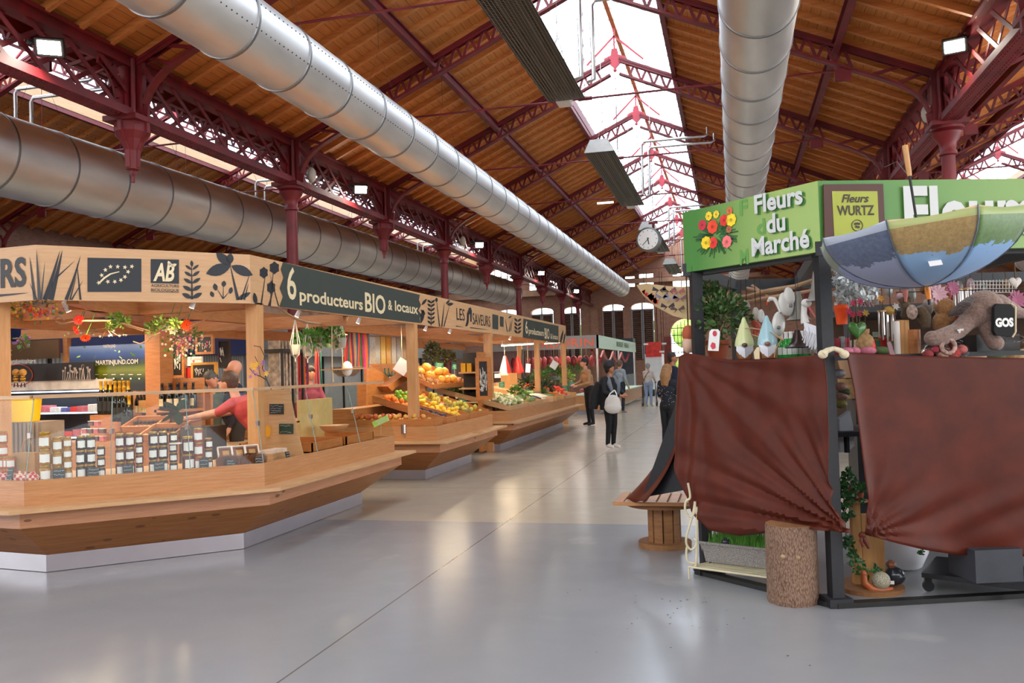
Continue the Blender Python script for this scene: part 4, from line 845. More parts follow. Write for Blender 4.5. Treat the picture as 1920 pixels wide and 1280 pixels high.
# two small wooden bee figures
for i, x in enumerate((30, 43)):
    p = atY(x, 718, 8.6); t_ = thing('wooden_doll', 'little wooden bee doll with striped body, %s of the pair above the yellow bucket' % ('left' if i == 0 else 'right'), 'doll', p, 'bee dolls'); MB().sph(p+Vector((0, 0, .13)), .045).build('head', mat('doll_skin', '#b98a3c', .5), t_, True)
    MB().sph(p+Vector((0, 0, .05)), .035, .035, .045).build('body', mat('doll_yellow', '#c9961e', .5), t_, True); q = MB()
    for z in (.03, .06): q.lathe([(.036, z), (.037, z+.006), (.036, z+.012)], 12, p, cap=False)
    q.build('stripes', BLACK, t_); q = MB(); q.bar(p+Vector((-.02, 0, 0)), p+Vector((-.03, 0, -.05)), .01); q.bar(p+Vector((.02, 0, 0)), p+Vector((.03, 0, -.05)), .01); q.build('legs', BLACK, t_)
# landscape poster (with a generic vineyard picture)
t = NT('poster_picture'); sp = t.n('ShaderNodeSeparateXYZ'); t.set(sp, 0, t.coord((1, 1, 1), True)); no = t.noise(t.coord((1.2, 1, 2.5), True), 1.5, 5, .6)
zz0 = atY(200, 748, 9.0).z; zz1 = atY(200, 644, 9.0).z; f_ = t.math('MULTIPLY_ADD', no, .12, t.math('DIVIDE', t.math('SUBTRACT', sp.outputs[2], zz0), zz1-zz0))
t.base(t.ramp(f_, [(0., lin('#15130f')), (.3, lin('#1c1a10')), (.42, lin('#2c3a10')), (.56, lin('#6f7a26')), (.68, lin('#39461e')), (.78, lin('#24386a')), (.9, lin('#3c5a9c')), (1., lin('#6c84b4'))]), .35)
t_ = board_at(131, 643, 283, 748, 9.0, t.m, 'wine_poster', 'large glossy landscape poster of green hills and blue sky, reading MARTINJUND.COM', 'poster')
text('MARTINJUND.COM', atY(180, 684, 8.99), (1, 0, 0), (0, 0, 1), .055, CHALK, 'lettering', t_, width=atY(259, 684, 8.99).x-atY(180, 684, 8.99).x, bold=.02); text('MARTIN JUND', atY(194, 652, 8.99), (1, 0, 0), (0, 0, 1), .04, PAPER, 'lettering', t_, width=.18)
q = MB()
for i in range(6): c0 = atY(181+i*16, 702, 8.99); q.cbox(c0, .06, .003, .008); q.cbox(c0-Vector((0, 0, .05)), .02, .003, .02)
q.build('caption_lines', CHALK, t_)
board_at(10, 636, 110, 675, 9.5, None or mat('copper_glare_panel', '#6b5038', .25, .6, var=.3, scale=1.5), 'metal_hood', 'reflective brown metal hood behind the black header panel', 'hood')
# champagne bottles
BOT = mat('dark_bottle_glass', '#0d130c', .08, var=0); FOIL = mat('gold_foil', '#d9a92e', .35, .6, var=.1)
def make_bottle(h=.32, r=.042, foil=FOIL, body=BOT, lab=PAPER):
    t_ = thing('wine_bottle', 'x', 'bottle'); MB().lathe([(r*.95, 0), (r, .01), (r, h*.5), (r*.9, h*.6), (r*.45, h*.74), (r*.38, h*.8)], 14).build('glass', body, t_, True)
    MB().lathe([(r*.5, h*.7), (r*.4, h*.8), (r*.38, h*.93), (r*.46, h*.94), (r*.44, h), (0, h)], 12).build('foil', foil, t_, True); q = MB(); vs = []
    for i in range(7): a = -PI/2-1+2*i/6; vs += [Vector((math.cos(a)*r*1.02, math.sin(a)*r*1.02, h*.12)), Vector((math.cos(a)*r*1.02, math.sin(a)*r*1.02, h*.4))]
    q.add(vs, [(2*i, 2*i+2, 2*i+3, 2*i+1) for i in range(6)]); q.build('label', lab, t_); return t_
cb, cu_ = make_bottle(.4, .045, FOIL, BOT, mat('dark_label', '#1b1b18', .5)), []
for i, x in enumerate((190, 199, 207.5, 216.5, 225, 233, 241.5)):
    p = atY(x, 777, 8.6); put(cb, cu_, p, 0, 'gold foiled sparkling wine bottle, %s from the left in the row below the poster' % ['first', 'second', 'third', 'fourth', 'fifth', 'sixth', 'seventh'][i], 'sparkling wine bottles')
for i, (x, y) in enumerate(((217, 790), (225.5, 790), (233.5, 789), (235, 806), (243, 806))): p = atY(x, y, 8.35); put(cb, cu_, p, 0, 'gold foiled bottle in front of the sparkling wine row, %s from the left' % ['first', 'second', 'third', 'fourth', 'fifth'][i], 'front sparkling wine bottles')
q = thing('bottle_rack', 'stepped wooden rack of the bottles inside the jam stall', 'rack', (-6.4, 8.4, 0)); a = atY(180, 777, 8.6); b = atY(250, 777, 8.6)
MB().box(a.x, b.x, 8.5, 8.75, .03, a.z-.002).build('back_step', ORANGEW, q); a = atY(205, 791, 8.35); MB().box(a.x, b.x, 8.28, 8.45, .03, atY(235, 808, 8.35).z-.003).build('front_step', ORANGEW, q)
rb, ru = make_bottle(.3, .037, mat('dark_foil', '#141218', .4), BOT, mat('buff_label', '#cdb98a', .6)), []
a = atY(255, 748, 8.9); MB().box(a.x-.08, a.x+1.0, 8.8, 9.05, a.z-.25, a.z-.2).build('upper_shelf', ORANGEW, q); MB().box(a.x-.08, a.x+1., 8.95, 9.0, .03, a.z+.1).build('back_panel', ORANGEW, q)
for i in range(6): put(rb, ru, (atY(258+i*6.2, 748, 8.88).x, 8.88, a.z-.2), 0, 'dark wine bottle in the six on the wooden shelf left of the thick post', 'dark wine bottles behind the counter')
a2 = atY(305, 767, 8.5); t_ = thing('wine_shelf', 'orange pine shelf of squat labelled bottles right of the thick post', 'shelf', a2); x1_ = atY(362, 767, 8.5).x; MB().box(a2.x, x1_, 8.35, 8.7, a2.z-.03, a2.z).build('shelf_board', ORANGEW, t_); MB().box(a2.x, x1_, 8.7, 8.73, .03, a2.z+.35).build('back_board', ORANGEW, t_); MB().box(a2.x, a2.x+.03, 8.35, 8.7, .03, a2.z).build('side', ORANGEW, t_)
for i in range(8): put(rb, ru, (atY(307+i*7, 767, 8.5).x, 8.48+(i % 2)*.09, a2.z), R_.uniform(-.3, .3), 'cream labelled dark bottle, %s from the left on the pine shelf beside the thick post' % ordn[i].replace('nearest', 'one').split()[0], 'bottles on the pine shelf')
board_at(260, 750, 282, 764, 8.55, KRAFT, 'paper_notice', 'cream paper notice below the shelf of dark bottles', 'notice')
# sloping egg and sausage bins in the middle
WH = mat('egg_white', '#e6c8b0', .5, var=.05)
for i, (x, y, Y) in enumerate(((275, 800, 8.0), (310, 815, 7.7))):
    p = atY(x, y, Y); t_ = thing('produce_bin', 'orange sloping wooden bin inside the jam stall, %s' % ('upper' if i == 0 else 'lower'), 'bin', p); Mx = Matrix.Rotation(.35, 3, 'X'); q = MB(); q.cbox(p, .42, .3, .015, M=Mx)
    for dx, dy, sx, sy in ((-.2, 0, .02, .3), (.2, 0, .02, .3), (0, -.14, .42, .02), (0, .14, .42, .02)): q.cbox(p+Mx @ Vector((dx, dy, .03)), sx, sy, .08, M=Mx)
    q.build('box', ORANGEW, t_); MB().box(p.x-.2, p.x+.2, p.y-.05, p.y+.1, .03, p.z-.02).build('stand', ORANGEW, t_)
    for r_ in range(2):
        for c_ in range(7):
            pp = p+Mx @ Vector((-.16+c_*.053, -.09+r_*.14, .035)); e = MB().sph(pp, .022, .04, .02, 8, 5).build('egg' if r_ == 0 else 'sausage', WH if r_ == 0 else mat('dark_sausage', '#3a2018', .5, var=.2), None, True)
            tag(e, ('pale egg shaped roll at the front of the %s orange bin' if r_ == 0 else 'dark sausage at the back of the %s orange bin') % ('upper' if i == 0 else 'lower'), 'egg' if r_ == 0 else 'sausage', 'rows in the orange bins')
# framed blackboards and pictures on the far side
def framed(x0, y0, x1, y1, Y, frame, pic, label, bw=.03, dots=None, post=True):
    a = atY(x0, y1, Y); b = atY(x1, y0, Y); t_ = thing('framed_board', label, 'picture', (a.x, Y, a.z), 'framed boards in the stall'); MB().box(a.x, b.x, Y, Y+.02, a.z, b.z).build('board', pic, t_); q = MB()
    q.box(a.x-bw, b.x+bw, Y-.01, Y+.03, b.z, b.z+bw); q.box(a.x-bw, b.x+bw, Y-.01, Y+.03, a.z-bw, a.z); q.box(a.x-bw, a.x, Y-.01, Y+.03, a.z, b.z); q.box(b.x, b.x+bw, Y-.01, Y+.03, a.z, b.z); q.build('frame', frame, t_)
    if dots:
        q = MB(); rr = random.Random(int(x0)); w = b.x-a.x; h = b.z-a.z
        for _ in range(dots):
            c0 = Vector((a.x+w*rr.uniform(.12, .88), Y-.006, a.z+h*rr.uniform(.1, .6))); q.bar(c0, c0+Vector((rr.uniform(-.03, .03), 0, rr.uniform(.03, .16)*h*2)), .008, .003, (0, 1, 0))
        q.build('chalk_drawing', CHALK, t_)
    return t_
PINEF = ORANGEW
framed(311, 645, 341, 704, 9.4, PINEF, BLKB, 'tall blackboard with white plant drawings right of the thick post', dots=22); framed(371, 631, 396, 660, 9.3, PINEF, BLKB, 'small pine framed dark picture behind the hanging blossom', dots=10)
framed(363, 683, 402, 708, 9.2, mat('gilt', '#c9963c', .4, .3), BLKB, 'gold framed blackboard of white flowers above the grey haired man', dots=20); framed(412, 640, 428, 688, 9.5, mat('plum_frame', '#3a2326', .5), BLKB, 'narrow dark framed board with pale plant drawing', dots=6, bw=.015)
board_at(348, 668, 378, 686, 9.45, PAPER, 'notice_sheet', 'white notice sheet with a red picture above the bottles', 'notice'); board_at(349, 688, 366, 712, 9.45, mat('bright_red_card', '#c22a22', .5), 'red_poster', 'bright red poster strip behind the pine shelf bottles', 'poster'); board_at(368, 706, 380, 745, 9.5, mat('bright_red_card', '#c22a22', .5), 'red_banner', 'red banner edge beside the grey haired man', 'banner')
text('CHINNE', atY(358, 676, 9.44), (1, 0, 0), (0, 0, 1), .03, mat('bright_red_card', '#c22a22', .5), 'lettering', bpy.data.objects['notice_sheet'] if 'notice_sheet' in bpy.data.objects else None)
# flowers, branches hung under the fascia
LEAFG = mat('leaf_green', '#4f7a2c', .55, var=.35, scale=15); LEAFD = mat('dark_leaf', '#1f3d1c', .5, var=.35, scale=15); BARKL = mat('pale_twig', '#b08a68', .7, var=.15); REDF = mat('red_petal', '#d8231c', .5, var=.1); ORF = mat('orange_petal', '#f0561c', .5, var=.1); WHF = mat('cream_petal', '#ece4b8', .5, var=.05); PKF = mat('pink_petal', '#c8607a', .5, var=.2); YLF = mat('yellow_petal', '#e0a828', .5, var=.1); PUF = mat('purple_petal', '#8f5a9c', .5, var=.1)
def leafy(m, c, r, n, size, rr, up=.3, flat=.5):
    for _ in range(n):
        d = Vector((rr.gauss(0, 1), rr.gauss(0, 1), rr.gauss(0, 1)*.8+up)).normalized(); p = Vector(c)+d*r*rr.uniform(.35, 1); s = size*rr.uniform(.6, 1.2); a = d.orthogonal().normalized(); a = (Matrix.Rotation(rr.uniform(0, 6.28), 3, d) @ a)*s*.3; e = (d+Vector((rr.uniform(-1, 1), rr.uniform(-1, 1), rr.uniform(-.6, .6)))*.7).normalized()*s
        m.add([p, p+e*.5+a, p+e, p+e*.5-a], [(0, 1, 2, 3)])
def petals(m, c, r, n, nrm, rr, rings=2, tilt=.35):
    nrm = Vector(nrm).normalized(); a = nrm.orthogonal().normalized()
    for k in range(rings):
        for i in range(n):
            d = Matrix.Rotation(2*PI*(i+.5*k)/n, 3, nrm) @ a; s = nrm.cross(d); L_ = r*(1-.3*k); p = Vector(c)+nrm*r*.12*k
            m.add([p, p+d*L_*.6+s*L_*.25+nrm*r*tilt*.3, p+d*L_+nrm*r*tilt, p+d*L_*.6-s*L_*.25+nrm*r*tilt*.3], [(0, 1, 2, 3)])
def bloom(x, y, Y, r, mt, label, name='gerbera', n=14, nrm=(0.3, -1, .2), grp=None, centre=None):
    p = atY(x, y, Y); t_ = thing(name, label, 'flower', p, grp); q = MB(); petals(q, p, r, n, nrm, R_, 3); q.build('petals', mt, t_); MB().sph(p+Vector(nrm).normalized()*r*.15, r*.22, n=8, m=5).build('centre', centre or mat('flower_eye', '#6a4a1a', .8), t_, True)
    q = MB(); q.tube([p, p+Vector((.02, .05, .12)), p+Vector((.05, .08, .25))], .004, 5); q.build('stem', LEAFG, t_)
YFL = 6.9
bloom(149, 600, YFL, .055, REDF, 'round red flower on the hanging branch, upper one'); bloom(145, 618, YFL, .05, REDF, 'red flower hanging just below the round red one', nrm=(-.5, -1, -.5)); bloom(160, 632, YFL, .05, ORF, 'orange flower drooping from the hanging branch', nrm=(.6, -.6, -.8)); bloom(348, 609, YFL+.4, .065, ORF, 'big orange flower on the right of the hanging branch', nrm=(1, -.6, -.2)); bloom(311, 615, YFL+.3, .05, WHF, 'cream white flower left of the orange flower', 'lily', 6); bloom(325, 619, YFL+.3, .05, WHF, 'cream white flower nearer the orange flower', 'lily', 6, (.4, -1, -.3))
t_ = thing('driftwood_branch', 'twisted pale branch with green tufts hanging across the jam stall opening', 'branch', atY(230, 605, YFL)); q = MB()
def pxtube(m, pts, Y, r, dY=0.):
    m.tube([atY(x, y, Y+dY*i/max(1, len(pts)-1)) for i, (x, y) in enumerate(pts)], r, 6)
pxtube(q, [(104, 602), (115, 608), (135, 603), (160, 601), (200, 601), (230, 606), (258, 614), (280, 620)], YFL, [.006, .012, .009, .008, .009, .009, .008, .006]); pxtube(q, [(100, 598), (110, 592), (121, 600), (118, 607), (108, 604)], YFL, .008); pxtube(q, [(160, 603), (210, 600), (240, 612), (268, 620)], YFL+.05, .006)
pxtube(q, [(318, 612), (335, 600), (350, 592), (364, 580), (370, 570)], YFL+.4, [.008, .007, .006, .004, .002]); pxtube(q, [(364, 580), (376, 585), (392, 576)], YFL+.4, [.005, .004, .002]); pxtube(q, [(355, 612), (375, 604), (392, 596), (400, 587), (420, 585)], YFL+.4, [.007, .006, .005, .004, .002]); pxtube(q, [(392, 596), (405, 596), (417, 598)], YFL+.4, .003); pxtube(q, [(250, 640), (262, 644), (275, 640), (285, 630), (300, 624)], YFL+.1, .006); pxtube(q, [(319, 612), (322, 600), (320, 588)], YFL+.3, .003)
q.build('twigs', BARKL, t_, True); q = MB()
for x, y, r in ((215, 596, .06), (222, 600, .06), (232, 603, .07), (207, 612, .04), (290, 612, .09), (300, 606, .08), (283, 617, .06), (328, 608, .06)): leafy(q, atY(x, y, YFL+(.2 if x > 260 else 0)), r*.8, 60, .045, R_)
q.build('green_tufts', mat('fresh_green', '#7f9c3c', .6, var=.3, scale=20), t_)
def blossom(x, y, Y, rx, rz_, label, cols, n=90):
    p = atY(x, y, Y); t_ = thing('blossom_garland', label, 'flower garland', p); q = MB(); rr = random.Random(int(x)); 
    for k in range(10): q.tube([p+Vector((0, 0, rz_)), p+Vector((rr.uniform(-rx, rx), rr.uniform(-.1, .1), rr.uniform(-rz_, rz_)))], .003, 4)
    q.build('twigs', BARKL, t_); g_ = MB(); leafy(g_, p, rx, n, .05, rr); g_.build('leaves', LEAFG, t_)
    for ci, mt in enumerate(cols):
        q = MB()
        for _ in range(n//3): q.sph(p+Vector((rr.gauss(0, rx*.5), rr.gauss(0, .08), rr.gauss(0, rz_*.5))), .014, n=6, m=4)
        q.build('blossoms', mt, t_)
blossom(345, 640, 7.6, .2, .14, 'mixed pink and white blossom bunch hanging beside the thick post', [PKF, WHF, mat('peach_petal', '#d89a7c', .5)], 130)
blossom(20, 575, 6.4, .25, .05, 'yellow leaf garland under the fascia at the far left', [YLF, YLF]); blossom(70, 583, 6.4, .22, .05, 'orange and pink garland under the grass print', [YLF, PKF, ORF], 60); blossom(40, 643, 6.6, .06, .05, 'purple blossom in front of the brown metal hood', [PUF], 30); blossom(2, 658, 6.2, .03, .04, 'tiny purple flower sprig at the left picture edge', [PUF], 16)
blossom(200, 625, 8.2, .5, .06, 'string of tiny fairy lights and tinsel above the poster', [mat('tinsel', '#cfc9b0', .3, .5)], 40)
# magnolia twig on the corner post
t_ = thing('orchid_branch', 'dark arching twig with magenta blossoms in front of the corner post', 'branch', (-4.5, 7.0, 1.4)); q = MB(); pxtube(q, [(508, 730), (500, 712), (488, 705), (478, 702), (468, 690)], 6.95, [.007, .006, .005, .004, .003]); pxtube(q, [(500, 712), (492, 690), (496, 668), (488, 650), (476, 648)], 6.95, .004); pxtube(q, [(488, 705), (484, 680), (478, 668)], 6.95, .003); q.build('twigs', mat('dark_twig', '#3f2a20', .7), t_); q = MB()
for x, y in ((475, 697), (481, 702), (492, 682), (497, 694), (485, 690), (470, 706), (495, 678)): petals(q, atY(x, y, 6.93), .022, 5, (0, -1, .2), R_, 1)
q.build('blossoms', PUF, t_); q = MB()
for x, y in ((478, 688), (473, 684), (482, 683), (500, 700)): petals(q, atY(x, y, 6.92), .03, 6, (0, -1, .2), R_, 1)
q.build('yellow_blossoms', YLF, t_)
# hanging macrame garden
t_ = thing('bowed_branch', 'bowed pale branch hanging under the dark lettered fascia', 'branch', atX(600, 606, -4.9)); q = MB(); q.tube([atX(x, y, -4.9) for x, y in ((524, 577), (535, 586), (553, 597), (575, 604), (600, 607), (622, 608), (640, 604), (650, 602))], [.008, .014, .016, .016, .016, .016, .014, .01], 7); q.build('bark', BARKL, t_, True); q = MB(); q.tube([atX(524, 577, -4.9), atX(520, 566, -4.9)], .003, 4); q.tube([atX(650, 602, -4.9), atX(658, 584, -4.9)], .003, 4); q.build('cord', CREAM, t_)
def hanger(x, y0, y1, X, label, pot=.07, leaves=True, drop=True):
    a = atX(x, y0, X); b = atX(x+1, y1, X); t_ = thing('macrame_hanger', label, 'plant hanger', b, 'macrame plant hangers'); q = MB(); h = a.z-b.z; zk = b.z+h*.42
    for i in range(4): an = PI/2*i; d = Vector((math.cos(an), math.sin(an), 0)); q.tube([a, Vector((b.x, b.y, zk))+d*pot*.9, Vector((b.x, b.y, b.z+h*.16))+d*pot*.7, Vector((b.x, b.y, b.z+.04))], .005, 4)
    q.tube([Vector((b.x, b.y, b.z+.04)), b], .008, 4); q.build('cords', mat('cotton_cord', '#c9c0b0', .8, var=.05), t_)
    MB().lathe([(pot*.55, 0), (pot*.7, .02), (pot, pot*1.7), (pot*.9, pot*1.7)], 14, (b.x, b.y, b.z+h*.16)).build('pot', mat('glass_pot', '#a9a598', .2, var=.1), t_, True)
    if leaves: q = MB(); leafy(q, (b.x, b.y, zk+.06), pot*1.7, 90, .1, R_); q.build('foliage', LEAFG, t_)
hanger(553, 598, 678, -4.9, 'left knotted plant hanger with a pale bulb shaped pot', leaves=False); hanger(576, 604, 680, -4.9, 'knotted hanger with bushy green plant, second from the left'); hanger(597, 607, 668, -5.1, 'third hanging plant with bright green leaves, in the middle', .06); hanger(629, 607, 662, -4.9, 'hanging plant above the swing shelf'); hanger(640, 605, 660, -4.8, 'knotted white hanger with wire cage beside the swing shelf', leaves=False)
t_ = thing('swing_shelf', 'rope swing shelf carrying a white dome', 'shelf', atX(650, 693, -4.9)); a = atX(612, 693, -4.9); b = atX(688, 690, -4.9); MB().bar(a, b, .16, .015).build('board', LARCHP, t_); q = MB(); q.tube([atX(622, 607, -4.9), atX(623, 692, -4.9), atX(625, 716, -4.9)], .008, 5); q.tube([atX(640, 605, -4.9), atX(643, 692, -4.9)], .008, 5); q.build('ropes', CREAM, t_)
p = atX(651, 691, -4.9); MB().sph((p.x, p.y, a.z+.01), .07, .07, .1).build('dome', WHITE, t_, True)
bowl((atX(650, 710, -5.1).x, atX(650, 710, -5.1).y, 1.5), .22, .13, mat('perforated_silver', '#9b968e', .35, .5, var=.35, scale=40), 'large perforated silver basket under the swing shelf')
# hanging scarves
cols = ['#c8402c', '#a82a3a', '#2c6a5c', '#d0622a', '#6a2a4c', '#b08a5a', '#2a5a7a', '#d84030', '#3c7a3c', '#8a3a2a', '#c02878', '#e06a2a', '#54606a', '#a03030', '#1f6a4c', '#b84a2a']
def scarf(x0, x1, n, y0, y1, X, wh):
    for i in range(n):
        x = x0+(x1-x0)*i/(n-1); a = atX(x, y0, X); b = atX(x, y1+R_.uniform(-4, 4), X); w = (atX(x0, y0, X)-atX(x1, y0, X)).length/n*.8
        q = MB(); q.grid(lambda u, v, a=a, b=b, w=w, s=i: Vector((a.x+.015*math.sin(u*9+s)+.01*math.sin(v*5+s), a.y+(u-.5)*w, a.z+(b.z-a.z)*v)), 6, 6)
        t_ = tag(q.build('hanging_scarf', mat('scarf_%s' % cols[i % 16][1:], cols[i % 16], .7, var=.2), None, True), 'narrow %s scarf %s' % (['red', 'crimson', 'teal', 'orange', 'plum', 'tan', 'blue', 'scarlet', 'green', 'brown', 'magenta', 'bright orange', 'slate grey', 'brick red', 'emerald', 'rust'][i % 16], wh), 'scarf', 'hanging scarves')
scarf(646, 689, 13, 615, 690, -5.9, 'in the dense row beside the swing shelf'); scarf(556, 574, 5, 618, 730, -6.3, 'in the group behind the left hanger'); scarf(590, 600, 3, 600, 725, -6.5, 'in the trio behind the middle plant')
q = thing('scarf_rail', 'horizontal rail from which the scarves hang', 'rail', (-6, 11, 2)); MB().tube([atX(640, 612, -5.9), atX(692, 614, -5.9)], .012, 6).build('bar', DARKM, q); MB().tube([atX(550, 617, -6.4), atX(604, 600, -6.4)], .012, 6).build('bar', DARKM, q)
# lantern cabinet beside the post
t_ = thing('display_lantern', 'dark framed glass display case behind the corner post', 'display case', atX(525, 720, -6.2)); a = atX(512, 735, -6.2); b = atX(549, 662, -6.2); q = MB()
for x in (a.x-.15, a.x+.15):
    for y in (a.y, (a.y+b.y)/2, b.y): q.box(x-.015, x+.015, y-.015, y+.015, .75, b.z)
q.box(a.x-.18, a.x+.18, a.y-.02, b.y+.02, b.z, b.z+.05); q.box(a.x-.18, a.x+.18, a.y-.02, b.y+.02, .03, .75); q.build('frame', BLACK, t_); q = MB()
for i in range(6): y = a.y+.06+(b.y-a.y-.1)*i/5; q.cbox((a.x, y, (a.z+b.z)/2), .16, .06, (b.z-.75)*.8)
q.build('contents', mat('case_contents', '#a89684', .5, var=.5, scale=12), t_)
# dispensers of dry goods and boxes between stalls
t_ = thing('bulk_dispenser', 'row of clear bulk food tubes above green topped bottles', 'dispenser', atX(735, 690, -6.4)); a = atX(695, 640, -6.4); b = atX(772, 640, -6.4); MB().box(-6.6, -6.2, a.y-.1, b.y, a.z+.1, a.z+.13).build('top', mat('grey_top', '#8a8680', .5), t_)
DC = ['#b9b0a0', '#e0b860', '#d89a3c', '#c9c0b0', '#a8a49c', '#9c7a5c', '#b06a4c', '#c4bcae']
zb_ = atX(735, 682, -6.4).z
for i in range(8): y = a.y+(b.y-a.y)*(i+.5)/8; MB().cbox((-6.4, y, (a.z+.1+zb_)/2), .16, (b.y-a.y)/8*.86, a.z+.1-zb_).build('tube', mat('grain_%d' % i, DC[i], .25, var=.15, scale=40), t_)
MB().box(-6.55, -6.25, a.y, b.y, .75, zb_).build('base', ORANGEW, t_)
ob_, oub = make_bottle(.26, .035, mat('green_cap', '#1f5a3c', .4), mat('oil_glass', '#3a4c3a', .1), PAPER), []
for i in range(7): put(ob_, oub, (-6.1, atX(722+i*7, 712, -6.1).y, atX(740, 716, -6.1).z), 1.57, 'green capped bottle in the slanted bin below the bulk food tubes', 'green capped bottles')
q = MB(); pz = atX(740, 716, -6.1).z; a = atX(694, 700, -6.0); b = atX(775, 700, -6.0); q.box(-6.25, -5.95, a.y, b.y, .03, pz-.002); tag(q.build('bottle_bin', ORANGEW), 'orange wooden chest under the green capped bottles', 'chest')
q = MB(); q.ext([atX(x, y, -5.9) for x, y in ((692, 683), (722, 702), (736, 712), (735, 735), (690, 760))], (-.04, 0, 0)); tag(q.build('slanted_divider', ORANGEW), 'slanted orange side panel left of the green capped bottles', 'panel')
q = MB(); q.ext([atX(x, y, -5.7) for x, y in ((727, 724), (765, 697), (770, 706), (735, 733))], (-.2, 0, 0)); tag(q.build('slanted_crate', ORANGEW), 'tilted orange crate leaning beside the fruit stall post', 'crate')
# ------------------------------------------------------------ produce
def skin(name, c1, c2, rough=.4, sc=12.): 
    if name in MATS: return MATS[name]
    t = NT(name); t.base(t.ramp(t.noise(t.coord((1, 1, 1), False), sc, 2), [(.35, lin(c1)), (.65, lin(c2))]), rough); MATS[name] = t.m; return t.m
LEM, ORG, LIM = skin('lemon_skin', '#e3b51c', '#efc93a'), skin('orange_skin', '#e0701a', '#f08c2c'), skin('lime_skin', '#5f9a1f', '#86b52c'); APY, APR = skin('apple_yellow', '#c9a83a', '#d8604a', .3, 6), skin('apple_red', '#b03020', '#d07a3a', .3, 6); PLUM = skin('plum_skin', '#2a1a2c', '#4c2c3c', .35); SQ = skin('squash_skin', '#d9962c', '#eab04c'); KIWI = skin('kiwi_skin', '#7a6a3c', '#94843c', .8); PEAR = skin('pear_skin', '#a8a83c', '#c9b44c'); POT = skin('potato_skin', '#9c6c40', '#c08c58', .8); TOM = skin('tomato_skin', '#c9281a', '#e04a24', .25); CAR = skin('carrot_skin', '#e06a1c', '#f0842c'); CAB = skin('cabbage_leaf', '#86a05c', '#c4cf94', .5, 20); CAUL = skin('cauliflower_curd', '#dccfa0', '#efe6c4', .7, 40); AUB = skin('aubergine_skin', '#1f1420', '#34203a', .2); ZUC = skin('courgette_skin', '#3c5c24', '#5c7c34'); WHV = skin('white_root', '#d8ccb0', '#ece4cc', .5); STEMM = mat('brown_stem', '#4a3a20', .8)
def round_fruit(name, r, mt, stem=True, sx=1., sz=1.):
    t_ = thing(name, 'x', name); MB().lathe([(0, -.88*r*sz), (r*.3, -r*.95*sz), (r*.75, -r*.65*sz), (r, 0), (r*.8, r*.6*sz), (r*.35, r*.9*sz), (0, r*.8*sz)], 12).build('flesh', mt, t_, True)
    if stem: MB().tube([(0, 0, r*.78*sz), (r*.08, 0, r*1.12*sz)], r*.07, 5).build('stem', STEMM, t_)
    return t_
def lemon(mt=None):
    t_ = thing('lemon', 'x', 'lemon'); MB().lathe([(0, -.046), (.008, -.042), (.022, -.03), (.031, 0), (.022, .03), (.009, .041), (0, .047)], 12, M=Matrix.Rotation(PI/2, 3, 'Y')).build('flesh', mt or LEM, t_, True); return t_
def spread(proto, used, n, x0, x1, y0, y1, zf, r, label, group, layers=1, rnd=True, jit=.3):
    """fill a rectangle with n copies; zf(x,y) gives the height of the tray floor"""
    nx = max(1, int((x1-x0)/(2*r))); ny = max(1, int((y1-y0)/(2*r))); cells = [(i, j, k) for k in range(layers) for i in range(nx-k) for j in range(ny-k)]
    cells = cells[:n] if n < len(cells) and not rnd else (random.Random(n).sample(cells, n) if n < len(cells) else cells)
    for i, j, k in cells:
        x = x0+(i+.5+.5*k)*(x1-x0)/nx+R_.uniform(-1, 1)*r*jit; y = y0+(j+.5+.5*k)*(y1-y0)/ny+R_.uniform(-1, 1)*r*jit
        put(proto, used, (x, y, zf(x, y)+r*(.95+1.35*k)), label=label, group=group, rot=(R_.uniform(-.5, .5), R_.uniform(-.5, .5), R_.uniform(0, 6.28)))
slope2 = lambda x, y: .77+max(0, -4.06-x)*.3
def tray(x0, x1, y0, y1, zf, h, label, mt=ORANGEW, th=.014, lift=0.):
    t_ = thing('wooden_tray', label, 'tray', ((x0+x1)/2, y0, zf(x1, y0)), 'sloping wooden trays'); q = MB(); P = lambda x, y, dz: Vector((x, y, zf(x, y)+dz+lift))
    q.slab([P(x0, y0, -.015), P(x1, y0, -.015), P(x1, y1, -.015), P(x0, y1, -.015)], [P(x0, y0, 0), P(x1, y0, 0), P(x1, y1, 0), P(x0, y1, 0)]); q.build('floor_board', mt, t_); q = MB()
    for a, b in (((x0, y0), (x1, y0)), ((x1, y0), (x1, y1)), ((x1, y1), (x0, y1)), ((x0, y1), (x0, y0))): q.bar(P(*a, h/2), P(*b, h/2), th, h)
    q.build('sides', mt, t_); return t_
# fruit stall (stall 2)
tray(-5.35, -4.03, 11.15, 11.5, lambda x, y: .775, .1, 'front tray of red and yellow apples on the fruit stall')
tray(-5.2, -4.06, 11.75, 12.2, slope2, .09, 'tray of dark plums on the fruit stall'); tray(-5.2, -4.06, 12.22, 12.85, slope2, .09, 'tray of lemons on the fruit stall'); tray(-5.2, -4.06, 12.87, 13.95, slope2, .09, 'wide tray of kiwis, mangoes and pears')
ap, apu = round_fruit('apple', .04, APY), []; spread(ap, apu, 30, -5.3, -4.08, 11.18, 11.47, lambda x, y: .81, .04, 'yellow and red apple in the front tray of the fruit stall', 'apples in the front tray', 2)
ar, aru = round_fruit('apple', .042, APR), []; spread(ar, aru, 10, -5.3, -4.5, 11.2, 11.45, lambda x, y: .87, .042, 'red apple among the yellow apples of the front tray', 'red apples')
pm, pmu = round_fruit('plum', .026, PLUM, False, sz=1.2), []; spread(pm, pmu, 44, -4.6, -4.09, 11.78, 12.17, slope2, .026, 'dark plum in the small tray beside the lemons', 'plums', 2)
lm, lmu = lemon(), []; spread(lm, lmu, 60, -4.95, -4.09, 12.24, 12.83, slope2, .036, 'yellow lemon heaped in the middle of the fruit stall', 'lemons', 3)
